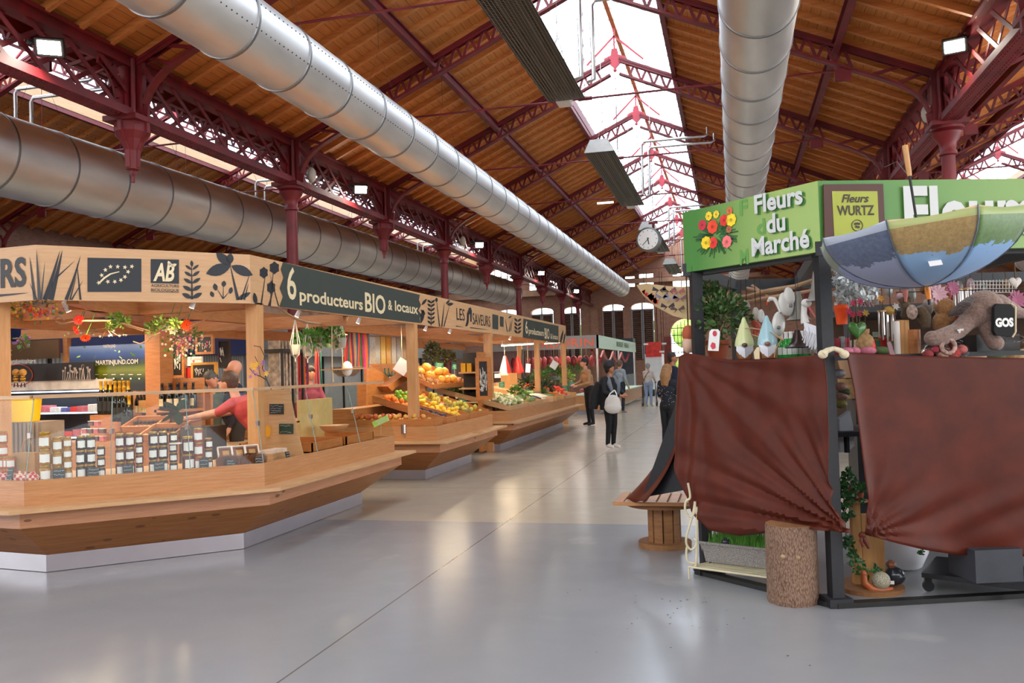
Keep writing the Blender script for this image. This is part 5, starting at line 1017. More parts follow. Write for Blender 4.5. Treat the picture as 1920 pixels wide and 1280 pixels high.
og, ogu = round_fruit('orange', .042, ORG, False), []; spread(og, ogu, 16, -5.15, -4.75, 11.8, 12.2, slope2, .042, 'orange in the heap behind the plums', 'oranges', 2)
li, liu = round_fruit('lime', .032, LIM, False), []; spread(li, liu, 26, -5.2, -4.8, 12.15, 12.8, lambda x, y: slope2(x, y)+.03, .034, 'green lime behind the lemons', 'limes', 3)
kw, kwu = round_fruit('kiwi', .03, KIWI, False, sz=1.3), []; spread(kw, kwu, 34, -4.9, -4.1, 12.9, 13.3, slope2, .032, 'brown green kiwi right of the lemons', 'kiwis', 2)
pr, pru = round_fruit('pear', .036, PEAR, True, sz=1.4), []; spread(pr, pru, 30, -5.1, -4.1, 13.32, 13.9, slope2, .038, 'yellow green pear at the far end of the fruit stall', 'pears', 2)
sp2, spu = round_fruit('peach', .036, ORG, False), []; spread(sp2, spu, 20, -5.4, -5.0, 12.9, 13.8, lambda x, y: 1.05, .038, 'peach in the back row of the fruit stall', 'peaches', 2)
# raised squash tray
p1 = atX(812, 728, -5.0); zt_ = p1.z; yb_ = atX(879, 724, -5.0).y; sl3 = lambda x, y: zt_+(-5.0-x)*.45
t_ = tray(-5.75, -5.0, p1.y, yb_, sl3, .07, 'raised wooden tray of orange squashes and potatoes', ORANGEW); q = MB()
for y in (p1.y+.15, yb_-.35): q.box(-5.3, -5.2, y, y+.1, .78, zt_+.08)
q.build('legs', BEAM, t_); MB().bar((-5.35, p1.y+(yb_-p1.y)*.35, zt_+.2), (-5.05, p1.y+(yb_-p1.y)*.35, zt_+.06), .01, .06).build('divider', ORANGEW, t_)
sq, squ = round_fruit('squash', .075, SQ, True, sz=1.25), []
for i, (fx, fy, k) in enumerate([(.15, .42, 0), (.15, .58, 0), (.15, .74, 0), (.45, .36, 0), (.45, .52, 0), (.45, .68, 0), (.7, .36, 0), (.7, .52, 0), (.3, .5, 1), (.3, .64, 1), (.6, .44, 1)]):
    x = -5.05-fx*.65; y = p1.y+fy*(yb_-p1.y); put(sq, squ, (x, y, sl3(x, y)+.075+k*.11), label='yellow orange squash piled in the raised tray', group='squashes', rot=(R_.uniform(-.6, .6), 1.2, R_.uniform(0, 6)))
po, pou = round_fruit('potato', .03, POT, False, sz=1.35), []; spread(po, pou, 44, -5.7, -5.04, p1.y+.05, p1.y+(yb_-p1.y)*.33, sl3, .033, 'brown shallot or potato in the left of the raised tray', 'potatoes', 2)
for c_ in (ap, ar, pm, og, li, kw, pr, sp2, sq, po): pass
bt, btu = round_fruit('gourd', .06, POT, True, sz=1.3), []
for i in range(4): y = p1.y+(yb_-p1.y)*(.85+.03*(i % 2)); x = -5.1-i*.14; put(bt, btu, (x, y, sl3(x, y)+.06), label='pale brown gourd at the right end of the raised tray', group='gourds', rot=(0, 1, i))
# green price cards
GRNC = mat('green_card', '#1f7a4c', .5, var=.1); YGC = mat('lime_card', '#a8d05c', .5, var=.1)
def card(x, y, X, w, h, mt, label, tilt=.0, stick=True):
    p = atX(x, y, X); t_ = thing('price_card', label, 'price card', p, 'green price cards'); Mx = Matrix.Rotation(.5, 3, 'Z') @ Matrix.Rotation(tilt, 3, 'Y'); MB().cbox(p+Vector((0, 0, h/2)), w, .004, h, M=Mx).build('card', mt, t_); q = MB()
    for k in range(3): q.cbox(p+Vector((0, 0, h/2))+Mx @ Vector((R_.uniform(-.02, .02), -.004, h*.3-k*h*.28)), w*.6, .002, .006, M=Mx)
    q.build('writing', CHALK, t_)
    if stick: MB().tube([p+Vector((0, 0, .01)), p-Vector((0, 0, .12))], .004, 4).build('stick', LARCHP, t_)
for a_ in ((761, 762, -5.0, .17, .11, GRNC, 'green price card over the orange trays left of the post', -.2), (797, 772, -4.9, .13, .13, GRNC, 'green price card just right of the stall post', .1), (824, 690, -5.3, .15, .1, GRNC, 'green price card on top of the squash heap', .1), (852, 692, -5.4, .08, .1, GRNC, 'small green price card at the right end of the raised tray', .1), (867, 760, -4.9, .17, .12, GRNC, 'large green price card above the lemons', .2), (714, 795, -4.1, .2, .07, YGC, 'lime green folded card leaning on the glass end', -.4),
           (941, 726, -4.7, .12, .12, GRNC, 'green price card above the cauliflowers'), (994, 738, -4.5, .16, .07, YGC, 'pale green label above the onion basket'), (1060, 732, -4.3, .16, .13, GRNC, 'green price card beside the tomatoes'), (1072, 724, -4.3, .2, .12, GRNC, 'big green card under the furthest post')): card(*a_)
# scale + boards on stall 2/3
framed(900, 677, 913, 742, 14.6, ORANGEW, BLKB, 'tall pine framed blackboard standing behind the fruit stall post', .07, 40)
q = thing('shelving_unit', 'dark shelving with two golden tins beside the framed blackboard', 'shelving', atY(875, 720, 15.0)); a = atY(861, 753, 15.); b = atY(893, 660, 15.); MB().box(a.x, b.x, 15.3, 15.35, .03, b.z).build('back', BLKB, q)
for yy in (697, 727, 753): z = atY(875, yy, 15.).z; MB().box(a.x, b.x, 15., 15.35, z-.03, z).build('shelf', LARCHP, q)
MB().box(b.x, b.x+.05, 15., 15.35, .03, b.z).build('side', ORANGEW, q)
for i, x in enumerate((870, 881)): p = atY(x, 697, 15.15); t_ = boxthing('golden_tin', 'square golden tin on the top shelf, %s of two' % ('left' if i == 0 else 'right'), 'tin', p, .09, .09, .16, FOIL, 0, 'golden tins')
# vegetable stall (stall 3)
sl4 = lambda x, y: .78+max(0, -4.06-x)*.28
for i, (y0, y1, nm) in enumerate(((15.15, 16.6, 'cauliflowers'), (16.65, 17.9, 'roots and onions'), (17.95, 19.3, 'aubergines and leeks'), (19.35, 20.6, 'courgettes and carrots'), (20.65, 21.9, 'tomatoes and peppers'))): tray(-5.4, -4.0, y0, y1, sl4, .08, 'sloping pale tray of %s on the vegetable stall' % nm, LARCHP)
cf = thing('cauliflower', 'x', 'cauliflower'); q = MB(); [q.sph((R_.gauss(0, .035), R_.gauss(0, .035), .03+R_.uniform(-.01, .03)), .028, n=7, m=5) for _ in range(22)]; q.build('curd', CAUL, cf, True); q = MB(); leafy(q, (0, 0, 0), .06, 26, .11, R_, .1); q.build('leaves', CAB, cf); cfu = []
spread(cf, cfu, 16, -4.6, -4.08, 15.35, 16.5, sl4, .07, 'cream cauliflower in the near tray of the vegetable stall', 'cauliflowers')
cbg = thing('cabbage', 'x', 'cabbage'); MB().sph((0, 0, .0), .085, .085, .07, 12, 8).build('head', CAB, cbg, True); q = MB(); leafy(q, (0, 0, -.01), .07, 30, .12, R_, .2); q.build('outer_leaves', LEAFG, cbg); cbu = []
spread(cbg, cbu, 8, -5.3, -4.7, 15.3, 16.5, sl4, .09, 'green leafy cabbage behind the cauliflowers', 'cabbages')
rt, rtu = round_fruit('turnip', .035, WHV, False), []; spread(rt, rtu, 30, -5.0, -4.1, 16.7, 17.3, sl4, .036, 'white and pink round root between cauliflowers and basket', 'round roots', 2)
tu, tuu = round_fruit('melon', .07, skin('melon_skin', '#5c7a3c', '#8fa05c'), True), []; spread(tu, tuu, 6, -4.45, -4.08, 17.3, 17.85, sl4, .07, 'small green melon near the price labels of the vegetable stall', 'green melons')
def long_veg(name, L_, r, mt, leaf=None, taper=.25):
    t_ = thing(name, 'x', name); MB().tube([(0, 0, 0), (L_*.1, 0, 0), (L_*.5, 0, .004), (L_*.95, 0, 0), (L_, 0, 0)], [r*.6, r, r*(1+taper)/2*1.2, r*taper, r*taper*.4], 9).build('flesh', mt, t_, True)
    if leaf: q = MB(); [q.tube([(0, 0, 0), (-.08, R_.uniform(-.02, .02), .01), (-.2, R_.uniform(-.05, .05), R_.uniform(0, .04))], [.006, .007, .002], 4) for _ in range(6)]; q.build('leaves', leaf, t_)
    return t_
def row(proto, used, n, x, y0, y1, z, label, group, rz=0., layers=1):
    for k in range(layers):
        for i in range(n): put(proto, used, (x+R_.uniform(-.03, .03), y0+(y1-y0)*(i+.5)/n, sl4(x, 0)+z+k*.04), label=label, group=group, rot=(0, .27, rz+R_.uniform(-.15, .15)))
ab = long_veg('aubergine', .22, .035, AUB, None, .6); abu = []; row(ab, abu, 7, -4.4, 18.0, 18.7, .035, 'shiny dark aubergine lying in the middle tray', 'aubergines')
cz = long_veg('courgette', .22, .022, ZUC, None, .9); czu = []; row(cz, czu, 12, -4.35, 19.4, 20.0, .025, 'green courgette beside the carrots', 'courgettes', 0, 2)
lk = long_veg('leek', .3, .02, WHV, LEAFG, .9); lku = []; row(lk, lku, 10, -4.45, 18.72, 19.3, .03, 'white leek with green top in the middle tray', 'leeks', 0, 2)
cr = long_veg('carrot', .2, .018, CAR, LEAFG, .2); cru = []; row(cr, cru, 14, -4.35, 20.02, 20.6, .025, 'orange carrot on the far half of the vegetable stall', 'carrots', 0, 3)
tm, tmu = round_fruit('tomato', .04, TOM), []; spread(tm, tmu, 70, -5.2, -4.1, 20.7, 21.8, sl4, .042, 'red orange tomato at the far end of the vegetable stall', 'tomatoes', 3)
def herb(x, y, X, r, h, label, mt=None, pot=True):
    p = atX(x, y, X); t_ = thing('herb_bush', label, 'plant', p); q = MB(); leafy(q, p+Vector((0, 0, h*.6)), r, int(170*r/.15), .09, R_, .5); q.build('foliage', mt or LEAFD, t_)
    if pot: MB().lathe([(r*.4, 0), (r*.5, h*.45), (r*.46, h*.45)], 14, p).build('pot', mat('zinc_pot', '#8a8f90', .4, .5), t_, True)
herb(987, 735, -4.9, .22, .25, 'dark green herb bush left of the middle post'); herb(1024, 742, -4.4, .2, .28, 'dark leafy plant in a grey zinc pot in front of the middle post'); herb(1040, 712, -5.0, .33, .25, 'large feathery green bush behind the middle post', LEAFG); herb(1010, 720, -5.2, .22, .3, 'tall leafy greens behind the onion basket', LEAFG, False); herb(1078, 705, -5.2, .3, .3, 'broad green salad heap near the furthest post', LEAFG, False); herb(968, 742, -4.45, .14, .1, 'bright green celery leaves among the cauliflowers', LEAFG, False); herb(1062, 716, -5.0, .25, .2, 'yellow green lettuce heap beside the furthest post', skin('lettuce', '#7a9a3c', '#a8b84c'), False)
bowl(atX(1002, 741, -4.5), .17, .1, BARKL, 'round wicker basket of onions on the vegetable stall', True, 'wicker_basket')
for i, (x, y) in enumerate(((1037, 759), (1051, 757), (1031, 766), (1075, 750))): p = atX(x, y, -4.0); p.z = .78; boxthing('paper_carton', 'small kraft carton on the front ledge of the vegetable stall, %s' % ['left', 'middle', 'front white', 'right'][i], 'carton', p, .16, .14, .12, KRAFT if i != 2 else LARCHP, .2, 'kraft cartons')
for i, (x, y) in enumerate(((948, 727), (962, 722))): p = atX(x, y, -4.9); boxthing('paper_sack', 'standing brown paper sack behind the cauliflowers, %s of two' % ('left' if i == 0 else 'right'), 'paper sack', p, .2, .14, .28, KRAFT, .3, 'brown paper sacks')
p = atX(939, 708, -5.4); t_ = boxthing('weighing_scale', 'white shop scale behind the price card of the vegetable stall', 'scale', p, .3, .22, .1, WHITE, .3); MB().cbox(p+Vector((0, 0, .14)), .32, .24, .02, .3).build('pan', STEEL, t_)
for x, y in ((-4.9, 16.2), (-5.4, 17)): pass
tag(MB().box(-6.1, -5.42, 15.2, 22.4, .8, .98).build('back_shelf', LARCHP), 'pale raised shelf along the back of the vegetable stall', 'shelf')
tag(MB().box(-5.6, -5.24, 11.2, 13.9, .8, 1.03).build('back_shelf', ORANGEW), 'orange raised shelf along the back of the fruit stall', 'shelf')
p = atX(757, 808, -3.9); 
t_ = thing('knife_cup', 'small steel cup fixed to the front of the apple tray', 'cup', (-5.4, 10.9, .7)); pp = atY(757, 812, 11.09); q = MB(); q.lathe([(.035, 0), (.035, .12), (.03, .12)], 16, pp); q.build('cup', STEEL, t_, True)
t_ = thing('paper_flyer', 'kraft flyer lying on the ledge of the fruit stall', 'flyer', (-3.85, 13, .58)); MB().cbox((-3.84, 12.6, .582), .12, .35, .004, .1).build('sheet', KRAFT, t_)
# cushions / santa-like red bags, hanging papers over stall 3
for x, y0, y1, X, mt, lb in ((946, 667, 704, -5.3, WHITE, 'left pointed red and white paper bag hanging over the vegetable stall'), (970, 668, 700, -5.6, HAM[3], 'small pointed red bag hanging behind the left one'), (1051, 668, 697, -5.2, HAM[3], 'pointed red bag hanging beside the furthest post')):
    a = atX(x, y0, X); b = atX(x, y1, X); h = a.z-b.z; t_ = thing('pointed_bag', lb, 'bag', b, 'pointed hanging bags'); q = MB(); q.lathe([(.13, 0), (.14, .05), (.09, h*.5), (.01, h)], 10, b); q.build('cloth', mt, t_, True); q = MB(); q.lathe([(.135, .02), (.145, .06), (.1, h*.5), (.015, h)], 6, b+Vector((.03, .03, 0))); q.build('red_side', HAM[3], t_); MB().tube([a, (a.x, a.y, 2.25)], .004, 4).build('string', CREAM, t_)
for x, y, X, lb in ((990, 690, -5.0, 'white card hanging vertically beside the black strings'), (1039, 684, -4.9, 'tilted white leaflet hanging near the furthest posts'), (754, 687, -4.9, 'white paper square fixed to the fruit stall crate')): p = atX(x, y, X); t_ = thing('hanging_card', lb, 'card', p); MB().cbox(p, .2 if X == -4.9 else .12, .01, .22, M=Matrix.Rotation(.5, 3, 'Z') @ Matrix.Rotation(.6 if X == -4.9 else .1, 3, 'Y')).build('sheet', PAPER, t_); MB().tube([p, (p.x, p.y, 2.25)], .003, 4).build('string', CREAM, t_)
for i, x in enumerate((979, 981, 985)): a = atX(x, 655, -5.5); b = atX(x, 708, -5.5); q = MB(); q.tube([a, b], .02, 6); tag(q.build('black_string', BLACK), 'dark strand hanging left of the white card', 'string', 'dark hanging strands')
for i, x in enumerate((808, 828, 842, 812)): herb(x, 690-(i == 3)*14, -6.3, .16, .4, 'dried herb bunch behind the squash tray, %s' % ['left', 'middle', 'right', 'upper'][i], mat('dried_herb', '#5c5a34', .8, var=.3), False)
# ------------------------------------------------------------ flower stall on the right
NN = Vector((.56, 5.6, 0)); LL = Vector((-.30, 6.37, 0)); dR = Vector((.942, .335, 0)); dL = (NN-LL).normalized(); RR = NN+dR*3.4
nR = Vector((dR.y, -dR.x, 0)); nL = Vector((dL.y, -dL.x, 0)); UZ = Vector((0, 0, 1))
def QR(x, y, d=0.): o = -nR*d; return atL(x, y, NN+o, RR+o)      # pixel on the right face, d behind it
def QL(x, y, d=0.): o = -nL*d; return atL(x, y, LL+o, NN+o)
BLK = mat('black_stall_paint', '#191b20', .55, var=.25, scale=30)
st = thing('flower_stall_frame', 'black framed six sided flower stall with four square posts', 'market stall', NN)
fx = lambda p, m, s=.076, z0=0., z1=2.24: m.cbox((p.x, p.y, (z0+z1)/2), s, s, z1-z0, .35)
for p in (NN-nR*.03-nL*.03, LL-nL*.05+dL*.04, RR-nR*.05, LL+Vector((.35, 1.5, 0)), RR+Vector((.3, 2.2, 0))): q = MB(); fx(p, q); q.cbox((p.x, p.y, .03), .15, .15, .05, .35); q.build('post', BLK, st)
q = MB(); q.bar(NN+UZ*.016, RR+UZ*.016, .07, .03); q.build('base_rail', DARKM, st); q = MB(); q.bar(LL+UZ*.016, NN+UZ*.016, .07, .03); q.build('base_rail', DARKM, st)
for a, b in ((LL, LL+Vector((.35, 1.5, 0))), (LL+Vector((.35, 1.5, 0)), RR+Vector((.3, 2.2, 0))), (NN, LL+Vector((.9, 1.8, 0))), (NN+dR*1.6, NN+dR*1.6+Vector((-.5, 2.2, 0))), (NN-nR*.1, RR-nR*.1), (LL-nL*.1, NN-nL*.1)): MB().bar(a+UZ*2.22, b+UZ*2.22, .06, .09).build('roof_beam', BLK, st)
# green boards
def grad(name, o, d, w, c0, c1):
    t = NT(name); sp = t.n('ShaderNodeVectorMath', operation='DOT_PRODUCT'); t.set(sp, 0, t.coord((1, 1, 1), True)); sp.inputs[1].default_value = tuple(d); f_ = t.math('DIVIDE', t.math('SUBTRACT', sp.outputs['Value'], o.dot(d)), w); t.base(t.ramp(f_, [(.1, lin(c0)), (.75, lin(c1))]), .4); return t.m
ZG0, ZG1 = 2.2, 2.645
def gboard(a, b, n, mt, label):
    t_ = thing('green_sign_board', label, 'sign board', a+UZ*ZG0, 'green flower stall boards'); q = MB(); e = -n*.05; q.slab([a+UZ*ZG0, b+UZ*ZG0, b+e+UZ*ZG0, a+e+UZ*ZG0], [a+UZ*ZG1, b+UZ*ZG1, b+e+UZ*ZG1, a+e+UZ*ZG1]); q.build('board', mt, t_); return t_
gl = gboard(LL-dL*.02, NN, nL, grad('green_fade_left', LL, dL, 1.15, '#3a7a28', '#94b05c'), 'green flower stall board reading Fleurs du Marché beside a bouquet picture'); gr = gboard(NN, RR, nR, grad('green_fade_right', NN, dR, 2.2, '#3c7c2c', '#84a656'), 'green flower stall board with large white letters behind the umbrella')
LW = mat('white_letter', '#c6c9c6', .4, var=.02); SHD = mat('letter_shadow_print', '#3f7a34', .5, var=0); SHL = mat('pale_green_print', '#5c9440', .5, var=0)
def qt(body, x, y, x2, h, Q, d, n, parent, mt=LW, off=.02, bold=.03, **k):
    o = Q(x, y); w = (Q(x2, y)-o).length; return text(body, o+n*off, d, UZ, h, mt, 'lettering', parent, width=w, ext=0, bold=bold, **k)
for b_, x, y, x2 in (('Fleurs', 1418, 400, 1508), ('du', 1441, 437, 1476), ('Marché', 1413, 480, 1521)):
    yy = y; h = .118 if b_ != 'du' else .12
    qt(b_, x+3, yy+2, x2+3, h, QL, dL, nL, gl, SHD, .004); qt(b_, x, yy, x2, h, QL, dL, nL, gl, LW, .018); 
for b_, x, y in (('F', 1387, 404), ('d', 1420, 440), ('M', 1388, 496)): qt(b_, x, y, x+16, .1, QL, dL, nL, gl, SHL, .003)
# bouquet print
def disc(m, c, r, d, n=14, j=0.): m.add([c+d*(r*(1+j*(i % 2))*math.cos(2*PI*i/n))+UZ*(r*(1+j*(i % 2))*math.sin(2*PI*i/n)) for i in range(n)], [tuple(range(n))])
q = MB(); rr = random.Random(5)
for _ in range(150):
    a = rr.uniform(0, 2*PI); r0_ = rr.uniform(.02, .09); r1_ = r0_+rr.uniform(.03, .1); c0 = QL(1342, 445)+nL*.004; q.bar(c0+dL*r0_*math.cos(a)*1.3+UZ*r0_*math.sin(a), c0+dL*r1_*math.cos(a)*1.25+UZ*(r1_*math.sin(a)*.85-.01), .008, .001, nL)
q.build('bouquet_leaves', mat('print_leaf', '#1f5a24', .5, var=.3), gl)
for x, y, r, c in ((1318, 422, .03, '#c02038'), (1337, 425, .038, '#e8401c'), (1359, 413, .032, '#d82818'), (1372, 412, .035, '#f0d020'), (1330, 405, .025, '#f0c828'), (1344, 402, .022, '#e8c830'), (1325, 455, .036, '#f0cc18'), (1338, 455, .032, '#e02820'), (1364, 453, .034, '#f07070'), (1369, 395, .022, '#c86a3a'), (1368, 430, .02, '#a85a38')):
    q = MB(); disc(q, QL(x, y)+nL*.007, r*1.35, dL, 16, -.12); q.build('printed_flower', mat('print_'+c[1:], c, .5, var=.15, scale=30), gl); q = MB(); disc(q, QL(x, y)+nL*.009, r*.35, dL, 8); q.build('flower_heart', mat('print_heart_'+c[1:], tuple(v*.5 for v in lin(c)[:3])+(1,), .5, var=0), gl)
t_ = thing('framed_shop_sign', 'yellow green framed board reading Fleurs WURTZ on the green sign', 'sign', QR(1600, 400)); q = MB(); c_ = [QR(x, y)+nR*.01 for x, y in ((1543, 458), (1657, 455), (1652, 346), (1541, 347))]; q.ext(c_, nR*.015); q.build('brown_frame', mat('brown_frame', '#4a2418', .5, var=.1), t_); q = MB(); c_ = [QR(x, y)+nR*.027 for x, y in ((1561, 453), (1645, 451), (1641, 360), (1556, 360))]; q.add(c_, [(0, 1, 2, 3)]); q.build('yellow_panel', mat('lime_yellow', '#9aa224', .4, var=.06), t_)
INKB = mat('brown_ink', '#2c1a10', .5, var=0); qt('Fleurs', 1574, 381, 1625, .05, QR, dR, nR, t_, INKB, .03, .02, shear=.3); qt('WURTZ', 1566, 405, 1635, .06, QR, dR, nR, t_, INKB, .03, .02)
q = MB()
for a in range(20): c0 = QR(1603, 424)+nR*.03; q.bar(c0+dR*.035*math.cos(a*PI/10)+UZ*.035*math.sin(a*PI/10), c0+dR*.035*math.cos((a+1)*PI/10)+UZ*.035*math.sin((a+1)*PI/10), .004, .002, nR)
for dx, dz in ((-.012, .01), (0, .012), (.012, .01), (-.006, -.008), (.008, -.01)): disc(q, QR(1603, 424)+nR*.031+dR*dx+UZ*dz, .008, dR, 8)
q.build('round_emblem', INKB, t_)
qt('Fleurs du', 1694, 440, 2075, .3, QR, dR, nR, gr, LW, .02, .03)
for x, yy in ((1632, 420), (1750, 425)): pass
# drape cloths
t = NT('brown_satin'); n_ = t.noise(t.coord((3, 3, 3), True), 2, 3); t.base(t.ramp(n_, [(.3, lin('#48190e')), (.7, lin('#582212'))]), .5, 0, .22); t.b.inputs['Sheen Weight'].default_value = .12; t.b.inputs['Sheen Roughness'].default_value = .4; t.b.inputs['Sheen Tint'].default_value = lin('#d08a70'); SATIN = t.m
def pline(pts, u):
    L = [0]
    for a, b in zip(pts, pts[1:]): L.append(L[-1]+math.dist(a, b))
    s = u*L[-1]
    for i in range(len(pts)-1):
        if s <= L[i+1]+1e-9: f_ = (s-L[i])/max(1e-9, L[i+1]-L[i]); return (pts[i][0]+(pts[i+1][0]-pts[i][0])*f_, pts[i][1]+(pts[i+1][1]-pts[i][1])*f_)
    return pts[-1]
def cloth(top, bot, Q, n, fold, label, nu=90, nv=60, left=None, right=None, name='draped_cloth'):
    m = MB()
    def P(u, v):
        a = pline(top, u); b = pline(bot, u); x = a[0]+(b[0]-a[0])*v; y = a[1]+(b[1]-a[1])*v
        if left and u < 1: l = pline(left, v); x += (l[0]-(top[0][0]+(bot[0][0]-top[0][0])*v))*(1-u)**2; y += (l[1]-(top[0][1]+(bot[0][1]-top[0][1])*v))*(1-u)**2
        if right: l = pline(right, v); x += (l[0]-(top[-1][0]+(bot[-1][0]-top[-1][0])*v))*u**2
        return Q(x, y)+n*(.05+fold(x, y, u, v))
    m.grid(P, nu, nv); o = m.build(name, SATIN, None, True); so = o.modifiers.new('s', 'SOLIDIFY'); so.thickness = .004; return tag(o, label, 'cloth', 'brown drapes of the flower stall')
def foldL(x, y, u, v):
    r = math.hypot(x-1602, y-992); th = math.atan2(992-y, 1602-x); w = min(1, v*1.6)*math.exp(-((r-60)/260)**2); f_ = .021*w*v*(math.sin(th*26+.6*math.sin(r/60))+.5*math.sin(th*53+1))
    f_ += .014*math.exp(-((x-1300)/30)**2)*math.sin((x-1283)*.2)*min(1, v*2)+.01*math.sin(u*9)*v*(1-v)+.003*math.sin(u*40+2)*(1-v)**2+.07*v*(1-u)
    t2 = math.atan2(y-665, x-1285); f_ += .009*math.exp(-((math.hypot(x-1285, y-665)-180)/130)**2)*math.sin(t2*17+1)
    return f_
cloth([(1283, 668), (1296, 661), (1380, 674), (1470, 672), (1540, 665), (1556, 662)], [(1308, 932), (1330, 970), (1350, 990), (1400, 1001), (1450, 996), (1500, 985), (1545, 990), (1602, 997)], QL, nL, foldL, 'shiny brown satin drape knotted at its lower right, left of the black post', right=[(1556, 662), (1562, 760), (1564, 880), (1570, 950), (1602, 996)], left=[(1283, 668), (1281, 780), (1286, 870), (1308, 932)])
def foldR(x, y, u, v):
    r = math.hypot(x-1608, y-998); th = math.atan2(998-y, x-1608); f_ = .012*math.exp(-(r/90)**2)*math.sin(th*22)+.02*math.exp(-((y-1015+(x-1600)*-.08)/25)**2)*math.sin(x*.03)+.014*math.sin(u*7+1)*v+.012*math.exp(-((y-960)/40)**2)*math.sin(x*.045+y*.08)
    return f_+.03*math.exp(-((x-(1572+(y-660)*.14))/14)**2)
RT = QR
cloth([(1574, 660), (1640, 664), (1740, 668), (1840, 670), (1960, 672)], [(1606, 996), (1660, 1012), (1720, 1026), (1790, 1038), (1860, 1040), (1960, 1036)], QR, nR, foldR, 'darker brown drape hanging right of the black post, sagging at its hem', left=[(1574, 660), (1590, 730), (1602, 830), (1613, 930), (1608, 996)])
# knot
kp = QR(1606, 999)+nR*.07; q = MB(); q.sph(kp, .022, .02, .022, 10, 6); q.tube([kp, kp+Vector((.02, 0, -.04)), kp+Vector((.035, 0, -.08))], [.012, .016, .008], 7); q.tube([kp, kp+Vector((-.01, -.01, -.03)), kp+Vector((.0, -.01, -.07))], [.01, .012, .006], 7); tag(q.build('cloth_knot', SATIN, None, True), 'small knot tying the two brown drapes together', 'knot')
# left flap of cloth running down to the cable drum
TOPL = QL(1286, 668, -.05); da = atY(1173, 936, 7.15); db = atY(1208, 943, 6.7)
q = MB()
def PF(u, v):
    top = TOPL+Vector((.0, .0, 0)); a = top.lerp(da, v); b = (TOPL+Vector((.02, 0, -.12))).lerp(db, v); p = a.lerp(b, u); sag = math.sin(v*PI); return p+Vector((.09*sag*(1-.3*u), 0, -.1*sag))+Vector((0, -.025*math.sin(u*PI*2)*v, .01*math.sin(u*9)))
q.grid(PF, 14, 30); o = q.build('draped_cloth', SATIN, None, True); o.modifiers.new('s', 'SOLIDIFY').thickness = .004; tag(o, 'narrow brown cloth flap stretched down to the cable drum table', 'cloth')
p3 = LL+Vector((.05, .25, 0)); q = MB(); tp_ = TOPL+Vector((.03, .02, -.04)); q.ext([tp_, db.lerp(da, .25)+Vector((.02, .04, .03)), Vector((LL.x+.05, LL.y+.05, .62)), Vector((LL.x+.05, LL.y+.02, 1.5))], (0, .01, 0)); tag(q.build('shade_panel', BLK), 'black triangular sheet standing in for the shade behind the narrow cloth flap', 'panel')  # black sheet added in place of the shaded stall interior behind the flap
# plastic clips
CLIPM = mat('cream_wood_clip', '#cdbf9f', .5, var=.15, scale=30); t_ = thing('wooden_clip', 'pair of cream wooden paddles clamping the drapes to the post', 'clip', QR(1563, 655))
for s, a in ((-1, (1566, 652)), (1, (1562, 652))):
    pp = [QR(1563, 653, -.1), QR(1563+s*12, 657, -.1), QR(1563+s*20, 664, -.1)]; q = MB(); q.tube(pp, [.014, .018, .024], 8); q.sph(pp[2], .03, .016, .027, 10, 6); q.build('paddle', CLIPM, t_, True)
# inner table / shelf carrying goods
zt = 1.548; sh = thing('goods_table', 'dark table behind the drapes carrying the gnomes, toys and ornaments', 'table', NN)
q = MB(); q.slab([p+UZ*(zt-.03) for p in (LL-nL*.08, NN-nL*.08-nR*.1, RR-nR*.1, RR-nR*.9, NN-nR*.9-nL*.6, LL-nL*.8)], [p+UZ*zt for p in (LL-nL*.08, NN-nL*.08-nR*.1, RR-nR*.1, RR-nR*.9, NN-nR*.9-nL*.6, LL-nL*.8)]); q.build('table_top', BLK, sh)
for p in (LL-nL*.15+dL*.1, LL-nL*.7+dL*.2, NN+dR*.35-nR*.8, NN+dR*1.7-nR*.15, RR-nR*.2, RR-nR*.8): q = MB(); q.box(p.x-.02, p.x+.02, p.y-.02, p.y+.02, 0, zt-.03); q.build('leg', BLK, sh)
q = MB(); q.slab([p+UZ*1.02 for p in (NN+dR*.02-nR*.25, NN+dR*3-nR*.25, NN+dR*3-nR*.85, NN+dR*.0-nR*.85)], [p+UZ*1.05 for p in (NN+dR*.02-nR*.25, NN+dR*3-nR*.25, NN+dR*3-nR*.85, NN+dR*.0-nR*.85)]); q.build('lower_shelf', BLK, sh)
def onT(x, d=.25, Q=QL, y=668): p = Q(x, y, d); p.z = zt; return p
TERR = mat('terracotta', '#a8502e', .7, var=.12)
# potted shrub
p = onT(1345, .22); t_ = thing('potted_shrub', 'bushy green shrub in a terracotta pot at the left end of the stall table', 'potted plant', p); MB().lathe([(.06, 0), (.085, .11), (.095, .115), (.095, .145), (.08, .145)], 20, p).build('pot', TERR, t_, True)
q = MB(); leafy(q, p+UZ*.3+dL*.06, .21, 900, .045, R_, .4); leafy(q, p+UZ*.46-dL*.04, .12, 300, .045, R_, .8); q.build('foliage', mat('shrub_green', '#41602a', .6, var=.4, scale=14), t_); q = MB(); [q.tube([p+UZ*.14, p+Vector((R_.uniform(-.15, .15), R_.uniform(-.1, .1), R_.uniform(.3, .6)))], .004, 4) for _ in range(14)]; q.build('stems', STEMM, t_)
c0 = QL(1338, 640, -.0); t_ = thing('plant_label', 'white plant care card with pink flowers stuck in the shrub pot', 'label', c0); q = MB(); q.ext([QL(x, y, 0) for x, y in ((1327, 657), (1347, 658), (1350, 622), (1346, 617), (1334, 617), (1330, 622))], -nL*.003); q.build('card', WHITE, t_); q = MB(); disc(q, QL(1340, 625, -.004), .02, dL); disc(q, QL(1337, 648, -.004), .022, dL, 10, .2); q.build('printed_flowers', mat('card_pink', '#c83848', .5, var=.2), t_)
